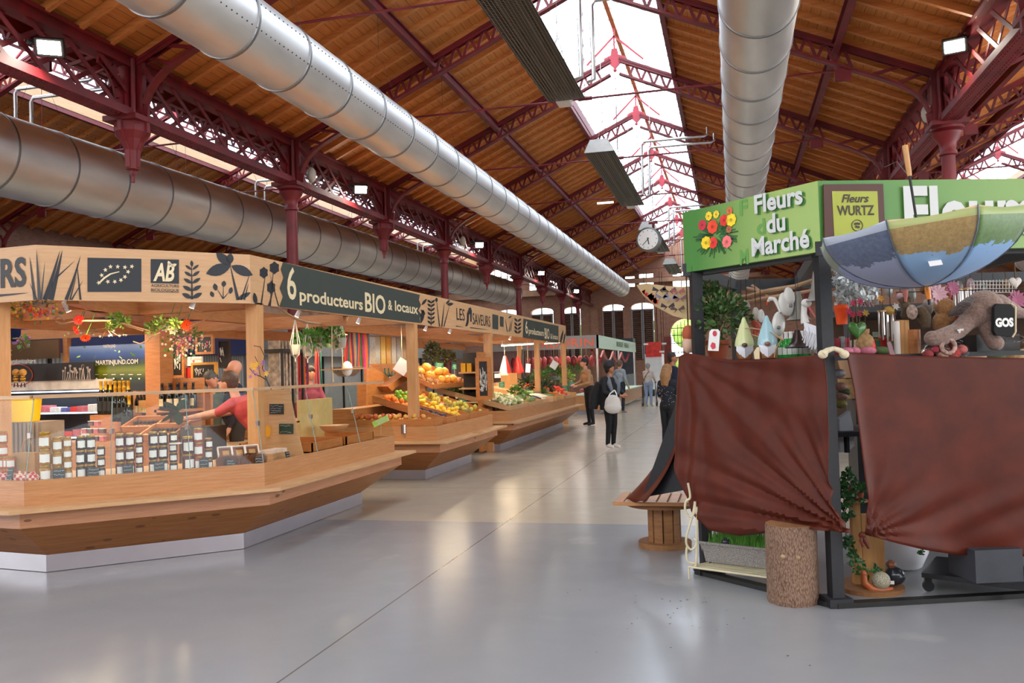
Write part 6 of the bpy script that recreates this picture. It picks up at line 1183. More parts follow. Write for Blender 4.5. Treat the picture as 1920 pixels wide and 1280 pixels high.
# gnomes
def gnome(x, hatc, nosec, label):
    p = onT(x, .1); t_ = thing('garden_gnome', label, 'gnome', p, 'ceramic gnomes'); MB().lathe([(.05, 0), (.058, .03), (.055, .1), (.04, .14)], 18, p).build('coat', mat('gnome_coat', '#8a5a34', .35), t_, True)
    q = MB(); pr_ = [(.066, .088), (.068, .1), (.062, .13), (.06, .14), (.05, .17), (.048, .18), (.038, .21), (.03, .235), (.02, .255), (.014, .275), (.009, .288), (0, .292)]; q.lathe(pr_, 20, p); q.build('hat', mat('hat_'+hatc[1:], hatc, .2, var=.04), t_, True)
    b = p-nL*-.0+nL*.0; q = MB(); f_ = (CO-p); f_.z = 0; f_.normalize(); s_ = UZ.cross(f_); pts = [(-.055, .1), (-.058, .06), (-.035, .03), (0, .005), (.035, .03), (.058, .06), (.055, .1)]; ring_ = [p+f_*(.058-abs(a)*.35)+s_*a+UZ*z for a, z in pts]; q.add(ring_+[p+f_*.085+UZ*.07], [(i, (i+1) % 7, 7) for i in range(7)]); q.build('beard', mat('beard_white', '#dfe2ea', .4, var=.05), t_, True); MB().sph(p+f_*.082+UZ*.096, .02, .02, .015, 10, 6).build('nose', mat('nose_'+nosec[1:], nosec, .3), t_, True)
gnome(1397, '#c9cf98', '#5c4438', 'ceramic gnome with a pale yellow pointed hat'); gnome(1440, '#9cc0c8', '#8a5a3c', 'ceramic gnome with a pale blue pointed hat')
t_ = thing('gnome_price_tag', 'blank cream price ticket leaning on the blue hatted gnome', 'price tag', QL(1419, 665, .03)); MB().ext([QL(x, y, .03) for x, y in ((1415, 673), (1424, 673), (1424, 650), (1419, 651), (1413, 660))], -nL*.003).build('ticket', CREAM, t_)
# white stork figures
WM = mat('white_enamel', '#d8d6d0', .3, var=.05); 
def pt(x, y, d=.3): return QL(x, y, d)
t_ = thing('metal_stork', 'white enamelled metal bird ornament with round button eyes, largest', 'bird ornament', pt(1460, 600)); S_ = .0037
for x, y, rx, rz_, ro, nm in ((1460, 607, 15, 24, .15, 'body'), (1474, 570, 17, 23, -.3, 'wing'), (1480, 555, 11, 17, -.25, 'wing')): MB().sph(pt(x, y), rx*S_, .03, rz_*S_, 16, 9, Matrix.Rotation(.7, 3, 'Z') @ Matrix.Rotation(ro, 3, 'Y')).build(nm, WM, t_, True)
q = MB(); q.tube([pt(1466, 585), pt(1458, 570), pt(1452, 560), pt(1444, 560), pt(1440, 565)], [.018, .014, .014, .016, .01], 8); q.build('neck', WM, t_, True); q = MB(); q.tube([pt(1440, 565), pt(1437, 573)], [.012, .002], 6); q.build('beak', mat('orange_beak', '#d0502c', .4), t_); q = MB(); [q.sph(pt(x, y, .25), .014, n=8, m=5) for x, y in ((1460, 614), (1483, 573))]; q.build('button_eyes', mat('grey_button', '#6a6864', .4), t_, True); MB().tube([pt(1460, 628), (pt(1460, 628).x, pt(1460, 628).y, zt)], .006, 5).build('leg', DARKM, t_)
t_ = thing('stork_figure', 'white stork figure with a long red beak and stringy feather wings', 'bird ornament', pt(1520, 640)); q = MB(); q.sph(pt(1512, 568), .035, .03, .03, 12, 7); q.tube([pt(1508, 572), pt(1507, 590), pt(1510, 606)], [.02, .02, .03], 8); q.sph(pt(1528, 638), .06, .05, .11, 12, 7, Matrix.Rotation(-.5, 3, 'Y')); q.build('body', WM, t_, True); q = MB(); q.tube([pt(1518, 576, .27), pt(1530, 596, .25)], [.01, .004], 6); q.build('beak', mat('red_beak', '#c05a58', .4), t_)
q = MB(); rr = random.Random(8)
for i in range(34): x = 1508+i*1.0; y = 604+i*.35; q.tube([pt(x, y, .22), pt(x+rr.uniform(1, 5), y+16, .18), pt(x+rr.uniform(-6, 2), y+rr.uniform(30, 46), .2)], .004, 4)
q.build('feathers', mat('white_feather', '#dcdce0', .5, var=.03), t_); MB().ext([pt(x, y, .3) for x, y in ((1526, 668), (1546, 668), (1546, 655), (1534, 633))], -nL*.02).build('dark_wing', mat('dark_green_wing', '#2c3430', .5), t_)
# bells
GBEL = mat('aged_bell', '#8f8a82', .5, .4, var=.15); DBEL = mat('bronze_bell', '#3c2c28', .3, .6, var=.1)
def bell(x, y, r, h, mt, label, d=.35):
    p = pt(x, y, d); t_ = thing('hanging_bell', label, 'bell', p, 'hanging metal bells'); MB().lathe([(r*.98, 0), (r, .004), (r*.8, h*.08), (r*.5, h*.35), (r*.33, h*.7), (r*.2, h), (0, h)], 20, p, cap=False).build('bell', mt, t_, True); MB().tube([p+UZ*h, (p.x, p.y, 2.2)], .0018, 4).build('cord', DARKM, t_)
bell(1498, 600, .085, .2, GBEL, 'large grey bell behind the white bird', .4); bell(1530, 565, .065, .2, GBEL, 'grey bell hanging against the black corner post', .3); bell(1372, 582, .07, .14, DBEL, 'dark bell hanging between the butterfly cloths', .5); bell(1496, 652, .085, .12, DBEL, 'shiny bronze bell in front of the green bottles', .2); 
# driftwood poles
t_ = thing('driftwood_pole', 'bundle of pale driftwood poles hung under the flower stall roof', 'driftwood', pt(1470, 540, .6))
for k, pts in enumerate(([(1340, 560), (1400, 556), (1440, 545), (1490, 537), (1545, 517)], [(1385, 570), (1430, 560), (1480, 553), (1545, 540)], [(1400, 540), (1430, 548), (1470, 543), (1520, 530)], [(1410, 535), (1440, 556)])): q = MB(); q.tube([pt(x, y, .5+.06*k) for x, y in pts], [.012]+[.018]*(len(pts)-2)+[.008], 7); q.build('pole', BARKL, t_, True)
# butterfly cloths
BUT = ['#3a2c34', '#5a4438', '#a85a5c', '#7a7484', '#8a8aa8', '#7a4a54']
def flag(pts, Y, label, bf, red=None):
    t_ = thing('printed_cloth', label, 'cloth', atY(*pts[0], Y), 'cream butterfly cloths'); q = MB(); n = len(pts)//2; up = pts[:n]; lo = pts[n:][::-1]
    def P(u, v): a = pline(up, u); b = pline(lo, u); return atY(a[0]+(b[0]-a[0])*v, a[1]+(b[1]-a[1])*v, Y+.04*math.sin(u*5)+.05*v)
    q.grid(P, 20, 14); q.build('cloth', mat('cream_cloth', '#cdb184', .8, var=.06), t_, True)
    for i, (x, y) in enumerate(bf):
        c = atY(x, y, Y-.06); q = MB()
        for s in (-1, 1): q.add([c, c+Vector((s*.05, 0, .035)), c+Vector((s*.06, 0, .0)), c+Vector((s*.02, 0, -.005)), c+Vector((s*.035, 0, -.03))], [(0, 1, 2, 3), (0, 3, 4)])
        q.build('butterfly_print', mat('butterfly_%d' % (i % 6), BUT[i % 6], .7, var=.2, scale=60), t_)
    if red:
        q = MB(); rr = random.Random(2)
        for _ in range(30): a = rr.random(); c = atY(red[0][0]+(red[1][0]-red[0][0])*a+rr.uniform(-4, 4), red[0][1]+(red[1][1]-red[0][1])*a, Y-.05); q.add([c, c+Vector((.03, 0, .015)), c+Vector((.02, 0, -.03))], [(0, 1, 2)])
        q.build('red_print', mat('poppy_print', '#b8402c', .7, var=.3), t_)
    return t_
flag([(1193, 534), (1214, 531), (1250, 536), (1291, 538), (1293, 600), (1262, 592), (1228, 574), (1206, 554)], 7.3, 'cream cloth printed with butterflies hanging outside left of the flower stall', [(1236, 544), (1255, 546), (1271, 547), (1241, 557), (1257, 559), (1275, 560), (1252, 575), (1271, 580)], [(1206, 545), (1226, 566)])
flag([(1307, 548), (1330, 550), (1350, 549), (1368, 548), (1360, 575), (1345, 590), (1325, 585), (1308, 578)], 7.4, 'cream cloth with red flowers seen just inside the left post', [], [(1318, 558), (1338, 566)]); flag([(1375, 548), (1385, 551), (1395, 554), (1410, 558), (1392, 576), (1388, 578), (1382, 575), (1376, 570)], 7.3, 'small cream butterfly cloth beside the dark bell', [(1380, 558), (1395, 561)])
for y, c, lb in ((626, TERR, 'red brown hanging ball outside the left post'), (645, mat('cream_ball', '#c9a58c', .6), 'cream hanging ball below the red one')): p = atY(1291, y, 6.6); t_ = thing('hanging_ball', lb, 'ornament', p); MB().sph(p, .05, .05, .07).build('ball', c, t_, True); MB().tube([p, (p.x, p.y, 2.2)], .004, 4).build('cord', STEMM, t_)
# petals hanging, tulips, bottles
for i, (x, y, c) in enumerate(((1391, 593, '#9a9a9c'), (1417, 588, '#cfc4b4'), (1427, 592, '#d8d6d4'), (1400, 575, '#a89a98'))): p = pt(x, y, .45); t_ = thing('hanging_leaf', 'pale leaf shaped hanging ornament, %s' % ['grey, leftmost', 'beige, upper', 'white, right', 'glassy, highest'][i], 'ornament', p); MB().sph(p, .025, .012, .05, 10, 7).build('leaf', mat('petal_'+c[1:], c, .35, var=.1), t_, True); MB().tube([p, (p.x, p.y, 2.15)], .003, 4).build('cord', STEMM, t_)
for i, (x, y) in enumerate(((1414, 606), (1420, 612), (1428, 620), (1417, 624), (1434, 608))): p = pt(x, y, .5); t_ = thing('paper_tulip', 'rust red artificial tulip behind the gnomes, %s' % ordn[i].replace('nearest', 'counting from the left').split(' of')[0], 'flower', p, 'rust red tulips'); MB().lathe([(0, -.03), (.02, -.02), (.024, .01), (.008, .035)], 8, p).build('petals', mat('rust_petal', '#b8503a', .5, var=.15), t_, True); MB().tube([p, (p.x, p.y, zt)], .003, 4).build('stem', LEAFG, t_)
gb, gbu = make_bottle(.18, .03, WHITE, mat('green_glass_bottle', '#2c9a3c', .1, var=.1), PAPER), []
for i, x in enumerate((1466, 1475, 1484, 1493, 1506, 1513)): put(gb, gbu, onT(x, .32), 0, 'bright green glass bottle behind the bronze bell, %s from the left' % ['first', 'second', 'third', 'fourth', 'fifth', 'sixth'][i], 'green glass bottles')
t_ = thing('willow_hoop', 'thin bent willow twigs arching over the gnomes', 'twig', pt(1440, 640, .05)); q = MB(); q.tube([pt(x, y, .08) for x, y in ((1380, 616), (1410, 615), (1440, 620), (1470, 636), (1462, 642), (1454, 655), (1452, 670))], .004, 5); q.tube([pt(x, y, .12) for x, y in ((1405, 625), (1425, 632), (1450, 628), (1470, 638))], .004, 5); q.build('twigs', BARKL, t_)
# ---- right half goods
def rt(x, y, d=.3): return QR(x, y, d)
def onR(x, d=.25): p = QR(x, 668, d); p.z = zt; return p
SILV = mat('silver_leaf', '#b4b8b8', .35, .4, var=.2); t_ = thing('silver_filigree', 'mass of silver wire foliage behind the umbrella', 'ornament', rt(1605, 535, .5)); q = MB(); rr = random.Random(4)
for _ in range(420): c = rt(rr.uniform(1565, 1645), rr.uniform(505, 565), rr.uniform(.3, .6)); d = Vector((rr.gauss(0, 1), rr.gauss(0, 1), rr.gauss(0, 1))).normalized(); e = d.orthogonal()*.012; q.add([c, c+d*.02+e, c+d*.045, c+d*.02-e], [(0, 1, 2, 3)])
for _ in range(24): c = rt(rr.uniform(1565, 1640), 575, .45); q.tube([c, rt(rr.uniform(1565, 1640), rr.uniform(500, 540), .45)], .003, 4)
q.build('wire_leaves', SILV, t_)
def heart(p, s, mt, label, cord=True, d=dR, th=.35):
    t_ = thing('heart_ornament', label, 'heart', p); m = MB(); n = 24; vs = []; 
    for k, (sc_, o_) in enumerate(((.02, -th), (.6, -th*.75), (.93, -th*.35), (1, 0), (.93, th*.35), (.6, th*.75), (.02, th))):
        for i in range(n): a = 2*PI*i/n; x = 16*math.sin(a)**3; z = 13*math.cos(a)-5*math.cos(2*a)-2*math.cos(3*a)-math.cos(4*a); vs.append(p+d*x/17*s*sc_+UZ*(z/17*s*sc_)+nR*o_*s)
    m.add(vs, [(k*n+i, k*n+(i+1) % n, (k+1)*n+(i+1) % n, (k+1)*n+i) for k in range(6) for i in range(n)]); m.build('heart', mt, t_, True)
    if cord: MB().tube([p+UZ*s*.6, (p.x, p.y, p.z+s*2.6)], .004, 4).build('cord', STEMM, t_)
    return t_
heart(rt(1607, 617, .05), .068, mat('green_ceramic_heart', '#3c6a2c', .25, var=.25), 'glossy green heart hanging right of the black post'); heart(rt(1904, 529, .05), .045, mat('white_felt', '#c9c2b8', .7), 'white heart hanging by a ribbon at the right edge'); heart(rt(1745, 572, .35), .06, mat('pale_heart', '#a8a098', .6), 'pale grey heart behind the toy animals')
t_ = thing('orange_basket', 'bright orange plastic basket right of the black post', 'basket', rt(1579, 595, .35)); c = rt(1579, 608, .35); MB().lathe([(.035, 0), (.045, .1), (.05, .105), (.04, .13)], 12, c).build('tub', mat('fluo_orange', '#f0500c', .4, var=.1), t_, True)
def ball_thing(name, label, cat, c, rx, ry, rz_, mt, part='body', rot=None): t_ = thing(name, label, cat, c); MB().sph(c, rx, ry, rz_, 16, 10, rot).build(part, mt, t_, True); return t_
STRAW = mat('straw', '#a8865a', .9, var=.3, scale=40, bump=.4)
t_ = ball_thing('straw_hen', 'round straw hen ornament with red wing', 'ornament', onR(1623, .22)+UZ*.07, .06, .05, .075, STRAW); MB().sph(onR(1634, .2)+UZ*.05, .03, .03, .06).build('red_wing', HAM[3], t_, True); MB().lathe([(.02, 0), (.022, .03)], 10, onR(1626, .22)+UZ*.14).build('neck', STRAW, t_)
FELT = [mat('pink_felt', '#b86a7c', .9, var=.2, scale=40), mat('blue_felt', '#4a5a74', .9, var=.2), mat('green_felt', '#4a5c34', .9, var=.2), mat('mustard_felt', '#a8843a', .9, var=.2)]
for i, (x, c_, rx) in enumerate(((1588, 0, .045), (1603, 0, .035), (1627, 0, .055), (1650, 1, .06), (1652, 2, .06), (1655, 3, .045))): p = onR(x, .12+(.1 if i in (3,) else 0)+(.02*i if i > 3 else 0)); ball_thing('felt_slipper', ['pale pink felt lump nearest the black post', 'small pink felt lump second from the post', 'round speckled pink felt ball in front of the straw hen', 'blue felt lump behind the green one', 'dark green felt lump right of the pink ball', 'mustard felt lump at the front'][i], 'felt toy', p+UZ*.025, rx, .04, .028, FELT[c_])
for i, (x, w, h, c_, lb) in enumerate(((1571, .03, .12, '#a02838', 'red striped packet beside the post'), (1580, .03, .13, '#8a8f8c', 'grey packet beside the red one'), (1588, .035, .12, '#b82c48', 'crimson packet with white trim'), (1598, .04, .1, '#b0a498', 'clear jar of pale beads'), (1645, .03, .1, '#3c7a5c', 'green striped box behind the felt toys'), (1655, .045, .12, '#b8241c', 'bright red cone pair behind the blue felt'), (1668, .04, .09, '#a89c88', 'cream striped box behind the leaning card'), (1643, .025, .035, '#9ab09c', 'small pale green house'))): boxthing('gift_packet', lb, 'packet', onR(x, .4)+UZ*(.12 if i == 7 else 0), w, .03, h, mat('gift_'+c_[1:], c_, .5, var=.35, scale=50), .3, 'small gift packets')
MB_ = MB(); MB_.cbox(onR(1645, .42)+UZ*.1, .35, .06, .015, .34); tag(MB_.build('mini_shelf', ORANGEW), 'small wooden shelf rack among the gift packets', 'shelf')
t_ = thing('leaning_card', 'pink brown card leaning diagonally at the table edge', 'card', onR(1668, .08)); MB().ext([rt(x, y, .06) for x, y in ((1669, 666), (1678, 665), (1669, 640), (1662, 642))], nR*.004).build('card', mat('mauve_card', '#8a6468', .6, var=.2), t_)
LOGW = wood('light_wood_roll', '#b8854c', '#d4a668', (6, 6, 1), .6, world=True)
for i, (x, y0, y1, r, c_) in enumerate(((1684, 668, 602, .022, PAPER), (1691, 668, 600, .026, LOGW), (1699, 666, 600, .026, LOGW), (1712, 668, 618, .05, ORANGEW))): a = onR(x, .25); b = rt(x, y1, .25); q = MB(); q.tube([a, (a.x, a.y, b.z)], r, 14); tag(q.build('wooden_roll', c_), ['white paper roll standing left of the wooden tubes', 'pale wooden tube, left of the pair', 'pale wooden tube, right of the pair', 'stubby orange wood cylinder behind the toys'][i], 'roll', 'standing rolls and tubes')
def chime(x, y, d, n, L_, label):
    p = rt(x, y, d); t_ = thing('wind_chime', label, 'wind chime', p, 'wind chimes'); MB().lathe([(.035, 0), (.035, .012)], 12, p).build('top_disc', LARCHP, t_); MB().tube([p, (p.x, p.y, 2.15)], .003, 4).build('cord', STEMM, t_)
    for i in range(n): a = 2*PI*i/n; MB().tube([p+Vector((.025*math.cos(a), .025*math.sin(a), 0)), p+Vector((.025*math.cos(a), .025*math.sin(a), -L_*(1-.08*i)))], .006, 7).build('tube', STEEL, t_)
chime(1655, 585, .3, 4, .2, 'metal wind chime hanging left of the wooden tubes'); chime(1670, 590, .3, 5, .19, 'metal wind chime with a wooden bird top'); chime(1795, 545, .5, 5, .16, 'shiny wind chime behind the plush dog, left'); chime(1812, 543, .5, 4, .14, 'shiny wind chime behind the plush dog, right')
def starb(x, y, d, r, mt, label): p = rt(x, y, d); t_ = thing('starburst_flower', label, 'flower', p, 'starburst paper flowers'); q = MB(); petals(q, p, r, 12, nR+UZ*.1, R_, 2, .2); q.build('petals', mt, t_); MB().tube([p-nR*-.0, (p.x, p.y, 2.15)], .003, 4).build('cord', STEMM, t_)
LPK = mat('pale_pink_paper', '#c9a0a8', .6, var=.1); MPK = mat('mauve_paper', '#a8607c', .6, var=.1); starb(1757, 552, .2, .075, LPK, 'large pale pink starburst flower under the umbrella tip'); starb(1785, 540, .35, .055, MPK, 'mauve starburst flower beside the pale pink one'); starb(1905, 562, .35, .07, MPK, 'purple starburst flower behind the plush dog tail')
for i, (x, y, c_) in enumerate(((1600, 568, '#b03050'), (1612, 566, '#a82848'), (1590, 584, '#b0284c'), (1598, 590, '#a82040'), (1611, 588, '#9c2844'), (1650, 560, '#c08a2c'), (1622, 587, '#a8842c'), (1679, 575, '#c9c0b8'))): p = rt(x, y, .25); t_ = thing('artificial_flower', 'small %s artificial flower in the spray %s' % (['pink', 'crimson', 'magenta', 'red', 'dark red', 'yellow', 'mustard', 'white'][i], 'above the green heart' if i < 5 else 'right of the green heart'), 'flower', p, 'artificial flower spray'); q = MB(); petals(q, p, .028, 6, nR+UZ*.3, R_, 2); q.build('petals', mat('art_'+c_[1:], c_, .5), t_); MB().tube([p, onR(x, .3)], .003, 4).build('stem', STEMM, t_)
ball_thing('toy_bird', 'small yellow wooden bird above the wind chime', 'ornament', rt(1668, 581, .27), .035, .02, .025, mat('ochre_paint', '#b08a3c', .5), rot=Matrix.Rotation(.2, 3, 'Y'))
# plush toys
def plush(name, mt): t = NT(name); n_ = t.noise(t.coord((1, 1, 1), True), 60, 4); c_ = lin(mt); t.base(t.ramp(n_, [(.3, tuple(v*.7 for v in c_[:3])+(1,)), (.7, tuple(min(1, v*1.25) for v in c_[:3])+(1,))]), .95); t.bump(n_, .8, .01); t.b.inputs['Sheen Weight'].default_value = .3; return t.m
def voxel(m, name, mt, parent, vs=.008, sm=2):
    o = m.build(name, mt, parent); r_ = o.modifiers.new('r', 'REMESH'); r_.mode = 'VOXEL'; r_.voxel_size = vs; r_.use_smooth_shade = True
    if sm: s_ = o.modifiers.new('s', 'SMOOTH'); s_.iterations = sm; s_.factor = .6
    dg = bpy.context.evaluated_depsgraph_get(); dg.update(); me = bpy.data.meshes.new_from_object(o.evaluated_get(dg)); o.modifiers.clear(); o.data = me
    if not me.materials: me.materials.append(mt)
    me.polygons.foreach_set('use_smooth', [True]*len(me.polygons)); return o
PT, PB_ = plush('taupe_plush', '#8c7468'), plush('dark_plush', '#3c2c26'); d0 = .12
t_ = thing('plush_dog', 'large floppy grey brown plush dog with one dark ear lying over the table edge', 'soft toy', rt(1820, 620, d0)); q = MB(); g = lambda x, y, dd=0.: rt(x, y, d0+dd)
q.sph(g(1845, 572), .11, .1, .1); q.sph(g(1826, 590), .09, .09, .09); q.sph(g(1868, 575, .05), .09, .09, .08); q.tube([g(1822, 595), g(1795, 620, -.03), g(1765, 632, -.06), g(1752, 636, -.06)], [.06, .055, .055, .05], 12); q.sph(g(1748, 634, -.06), .052, .05, .05); q.tube([g(1850, 590), g(1852, 620, -.04), g(1862, 640, -.05)], [.06, .055, .05], 12); q.sph(g(1866, 643, -.05), .055, .05, .05); q.sph(g(1846, 600, .0), .08, .08, .08); q.tube([g(1870, 565, .05), g(1905, 585, .1), g(1925, 590, .1)], [.06, .045, .03], 10); voxel(q, 'body', PT, t_, .009, 3)
q = MB(); q.tube([g(1820, 558, -.04), g(1808, 572, -.09), g(1795, 585, -.1), g(1780, 592, -.1)], [.03, .05, .05, .015], 12, .45); voxel(q, 'dark_ear', PB_, t_, .008, 2); q = MB(); c = g(1801, 619, -.11); [q.sph(c+dR*dx+UZ*dz, .008, n=7, m=4) for dx, dz in ((-.015, 0), (0, .003), (.014, .004), (-.008, -.01))]; q.build('white_patch', WHITE, t_)
PG, PO = plush('ginger_plush', '#94683c'), plush('olive_brown_plush', '#5c4a34')
t_ = thing('plush_fox', 'ginger plush animal hanging left of the plush dog', 'soft toy', rt(1768, 590, .2)); q = MB(); q.sph(rt(1770, 575, .2), .07, .06, .06); q.sph(rt(1765, 605, .2), .06, .05, .07); q.sph(rt(1780, 600, .2), .04, .04, .06); voxel(q, 'body', PG, t_, .009)
t_ = thing('plush_moose', 'brown plush animal with upright ears and a patterned snout', 'soft toy', rt(1700, 570, .25)); q = MB(); q.sph(rt(1698, 575, .25), .03, .03, .05); q.tube([rt(1688, 558, .25), rt(1696, 572, .25)], [.022, .02], 8); q.tube([rt(1707, 558, .25), rt(1700, 572, .25)], [.022, .02], 8); q.tube([rt(1722, 575, .22), rt(1733, 595, .22), rt(1738, 615, .22)], [.035, .045, .025], 10); q.sph(rt(1698, 590, .27), .035, .03, .035); voxel(q, 'body', PO, t_, .008); MB().sph(rt(1710, 585, .2), .035, .03, .05, rot if False else 12, 8).build('snout', mat('patterned_fabric', '#a08a7c', .8, var=.5, scale=60), t_, True); MB().tube([rt(1697, 545, .24), rt(1698, 566, .22)], [.02, .008], 8).build('pink_carrot', mat('dusty_pink', '#a86458', .7), t_, True)
for x, y in ((1697, 560), (1768, 600), (1738, 600)): pass
t_ = thing('toy_hanger_rail', 'thin rail behind the toys holding plush animals and chimes', 'rail', rt(1750, 545, .4)); MB().tube([rt(1680, 548, .4), rt(1960, 540, .4)], .003, 6).build('rail', DARKM, t_); MB().tube([rt(1695, 600, .3), rt(1695, 548, .4)], .005, 5).build('hook', DARKM, t_)
t_ = thing('black_tote', 'black bag with rounded cream edge and white letters GOS', 'bag', rt(1882, 600, .0)); pp = [rt(x, y, -.03) for x, y in ((1868, 628), (1896, 631), (1902, 622), (1902, 578), (1895, 570), (1870, 569), (1865, 576), (1864, 620))]; MB().ext(pp, -nR*.03).build('body', mat('black_felt', '#0f0f10', .8, var=.1), t_); qt('GOS', 1866, 612, 1900, .05, lambda x, y: rt(x, y, -.03), dR, nR, t_, WHITE, .004, .06); q = MB(); q.tube([rt(x, y, -.02) for x, y in ((1896, 569), (1904, 575), (1904, 622), (1898, 632))], .006, 6); q.build('cream_edge', CREAM, t_)
t_ = thing('wreath_bag', 'clear bag of red and pink felt wreaths on the table below the plush dog', 'bag', rt(1772, 655, .05)); q = MB(); c = rt(1778, 649, .03); q.tube([c+dR*.045*math.cos(a)+UZ*.045*math.sin(a) for a in [2*PI*i/14 for i in range(15)]], .014, 8); q.build('wreath', mat('wreath_mix', '#b09084', .8, var=.5, scale=50), t_, True)
for i, (x, y, r, c_) in enumerate(((1740, 664, .035, '#8a3434'), (1755, 655, .03, '#a83c4c'), (1768, 664, .04, '#b8907c'), (1790, 662, .04, '#a83c34'), (1802, 655, .04, '#b0605c'), (1785, 668, .04, '#8c3c38'))): MB().sph(rt(x, y, .06), r, r*.8, r*.8, 10, 6).build('felt_flower', mat('felt_'+c_[1:], c_, .85, var=.3, scale=50), t_, True)
MB().sph(rt(1772, 657, .1), .17, .06, .085, 14, 8, Matrix.Rotation(.34, 3, 'Z')).build('clear_wrap', CEL, t_, True)
boxthing('black_crate', 'black plastic crate under the plush dog', 'crate', onR(1850, .3), .3, .25, .11, mat('crate_black', '#14171c', .5), .34); ball_thing('plastic_bag', 'crumpled translucent plastic bag at the right end of the table', 'bag', onR(1905, .15)+UZ*.05, .08, .06, .05, CEL)
t_ = thing('wire_rack', 'white wire grid rack hanging inside the flower stall', 'rack', rt(1850, 540, .9)); q = MB()
for i in range(15): q.tube([rt(1820+i*6, 526-i*.2, .9), rt(1820+i*6, 548, .9)], .003, 4)
for yy in (527, 534, 541, 548): q.tube([rt(1818, yy, .9), rt(1908, yy, .9)], .003, 4)
q.build('grid', WHITE, t_)
for i in range(14):
    x = 1600+i*22; y = 540+R_.uniform(-8, 20); p = rt(x, y, R_.uniform(.9, 1.3)); t_ = thing('hanging_trinket', 'tiny hanging trinket deep inside the flower stall', 'ornament', p, 'deep hanging trinkets'); MB().sph(p, .03, .03, R_.uniform(.03, .07), 8, 5).build('trinket', [PG, STRAW, TERR, SILV, LPK, GBEL][i % 6], t_, True); MB().tube([p, (p.x, p.y, 2.15)], .003, 4).build('cord', STEMM, t_)
# back wall goods silhouettes: baskets row
for i in range(9):
    p = atY(1600+i*36, 640, 7.6+.1*(i % 3)); p.z = 1.2; t_ = thing('stacked_basket', 'dim wicker basket stacked at the back of the flower stall', 'basket', (p.x, p.y, 1.2), 'baskets at the stall back'); MB().lathe([(.1, 0), (.14, .16), (.13, .16)], 12, (p.x, p.y, 1.2)).build('basket', [STRAW, BARKL, TERR][i % 3], t_, True); MB().lathe([(.1, 0), (.14, .2), (.13, .2)], 12, (p.x, p.y, 1.37)).build('upper_basket', [BARKL, FELT[2], STRAW][i % 3], t_, True)
a, b = atY(1590, 640, 7.7), atY(1960, 640, 7.7); tag(MB().box(a.x, b.x+.2, 7.4, 8.0, .0, 1.19).build('back_counter', BLK), 'dark back counter inside the flower stall', 'counter')
# umbrella
def ubm(name, tree, sky_, band, strip):
    t = NT(name); tc = t.n('ShaderNodeTexCoord'); sp = t.n('ShaderNodeSeparateXYZ'); t.set(sp, 0, tc.outputs['Object']); n_ = t.noise(tc.outputs['Object'], 9, 4, .7); nf = t.noise(tc.outputs['Object'], 45, 4, .7)
    h = t.math('ADD', t.math('DIVIDE', sp.outputs[2], .36), t.math('MULTIPLY', t.math('SUBTRACT', n_, .5), .55)); fol = t.mix(nf, tuple(v*.35 for v in lin(tree)[:3])+(1,), tuple(min(1, v*1.9) for v in lin(tree)[:3])+(1,))
    col = t.mix(t.math('GREATER_THAN', h, .4), lin(sky_), fol); z_ = t.math('DIVIDE', sp.outputs[2], .36); col = t.mix(t.math('GREATER_THAN', z_, .78), col, lin(strip)); col = t.mix(t.math('GREATER_THAN', z_, .885), col, lin(band)); t.base(col, .5); t.b.inputs['Sheen Weight'].default_value = .2; return t.m
UM = [ubm('umbrella_winter', '#4c566c', '#8c94ac', '#b4bcc8', '#9aa2b0'), ubm('umbrella_autumn', '#8c7448', '#7ca0c4', '#d8b490', '#a0a86a'), ubm('umbrella_summer', '#4c6a34', '#7ca4d0', '#cdae84', '#8a9c54'), ubm('umbrella_spring', '#5c6a4c', '#7484b8', '#a8a080', '#74845c')]
ud = 5.0; tip = atY(1738, 537, ud); rim = atY(1726, 420, ud+.0); um = thing('open_umbrella', 'open umbrella hung upside down, printed with trees of the seasons', 'umbrella', tip); OFF[um.name] = Vector((0, 0, 0))
ax_ = Vector((-.1, .0, 1)).normalized(); um.rotation_euler = (0, -.1, 0); Rr = .535; hh = .32; k8 = 8; ph = math.radians(-90-22.5-4)
def UP(a, s):   # s 0 tip .. 1 rim
    seg = 2*PI/k8; f_ = ((a-ph) % seg)/seg; r = Rr*math.sin(s*PI/2*.98)**.9; sc = (1-.5*(1-abs(2*f_-1))*0)*math.cos(seg/2)/math.cos((f_-.5)*seg); rr_ = r*(.985*sc+.015) ; z = hh*(1-math.cos(s*PI/2))*(1)+.0; dip = .025*math.sin(PI*f_)*s; return Vector((rr_*math.cos(a), rr_*math.sin(a), z*.9+.04*s-dip*.6))
for i in range(k8):
    q = MB(); a0 = ph+i*2*PI/k8; q.grid(lambda u, v: UP(a0+u*(2*PI/k8)*.99999+1e-6, .03+.97*v), 10, 14); o = q.build('canopy_panel', UM[[1, 2, 3, 3, 3, 3, 3, 0][i]], um, True); o.modifiers.new('s', 'SOLIDIFY').thickness = .002
    q = MB(); q.tube([UP(a0+1e-4, s/8)*1.004 for s in range(9)], .004, 5); q.build('rib', mat('umbrella_rib', '#4c5664', .4), um)
MB().tube([(0, 0, -.07), (0, 0, -.02), (0, 0, .02)], [.012, .016, .012], 10).build('orange_ferrule', mat('varnished_wood', '#c9741c', .3), um, True); MB().tube([(0, 0, -.1), (0, 0, -.07)], .008, 8).build('tip', DARKM, um)
MB().tube([(0, 0, 0), (0, 0, .62)], .007, 8).build('shaft', DARKM, um); MB().tube([(0, 0, .61), (0, 0, .64), (0, 0, .78)], [.012, .014, .016], 12).build('handle', mat('handle_wood', '#b8864c', .35), um, True)
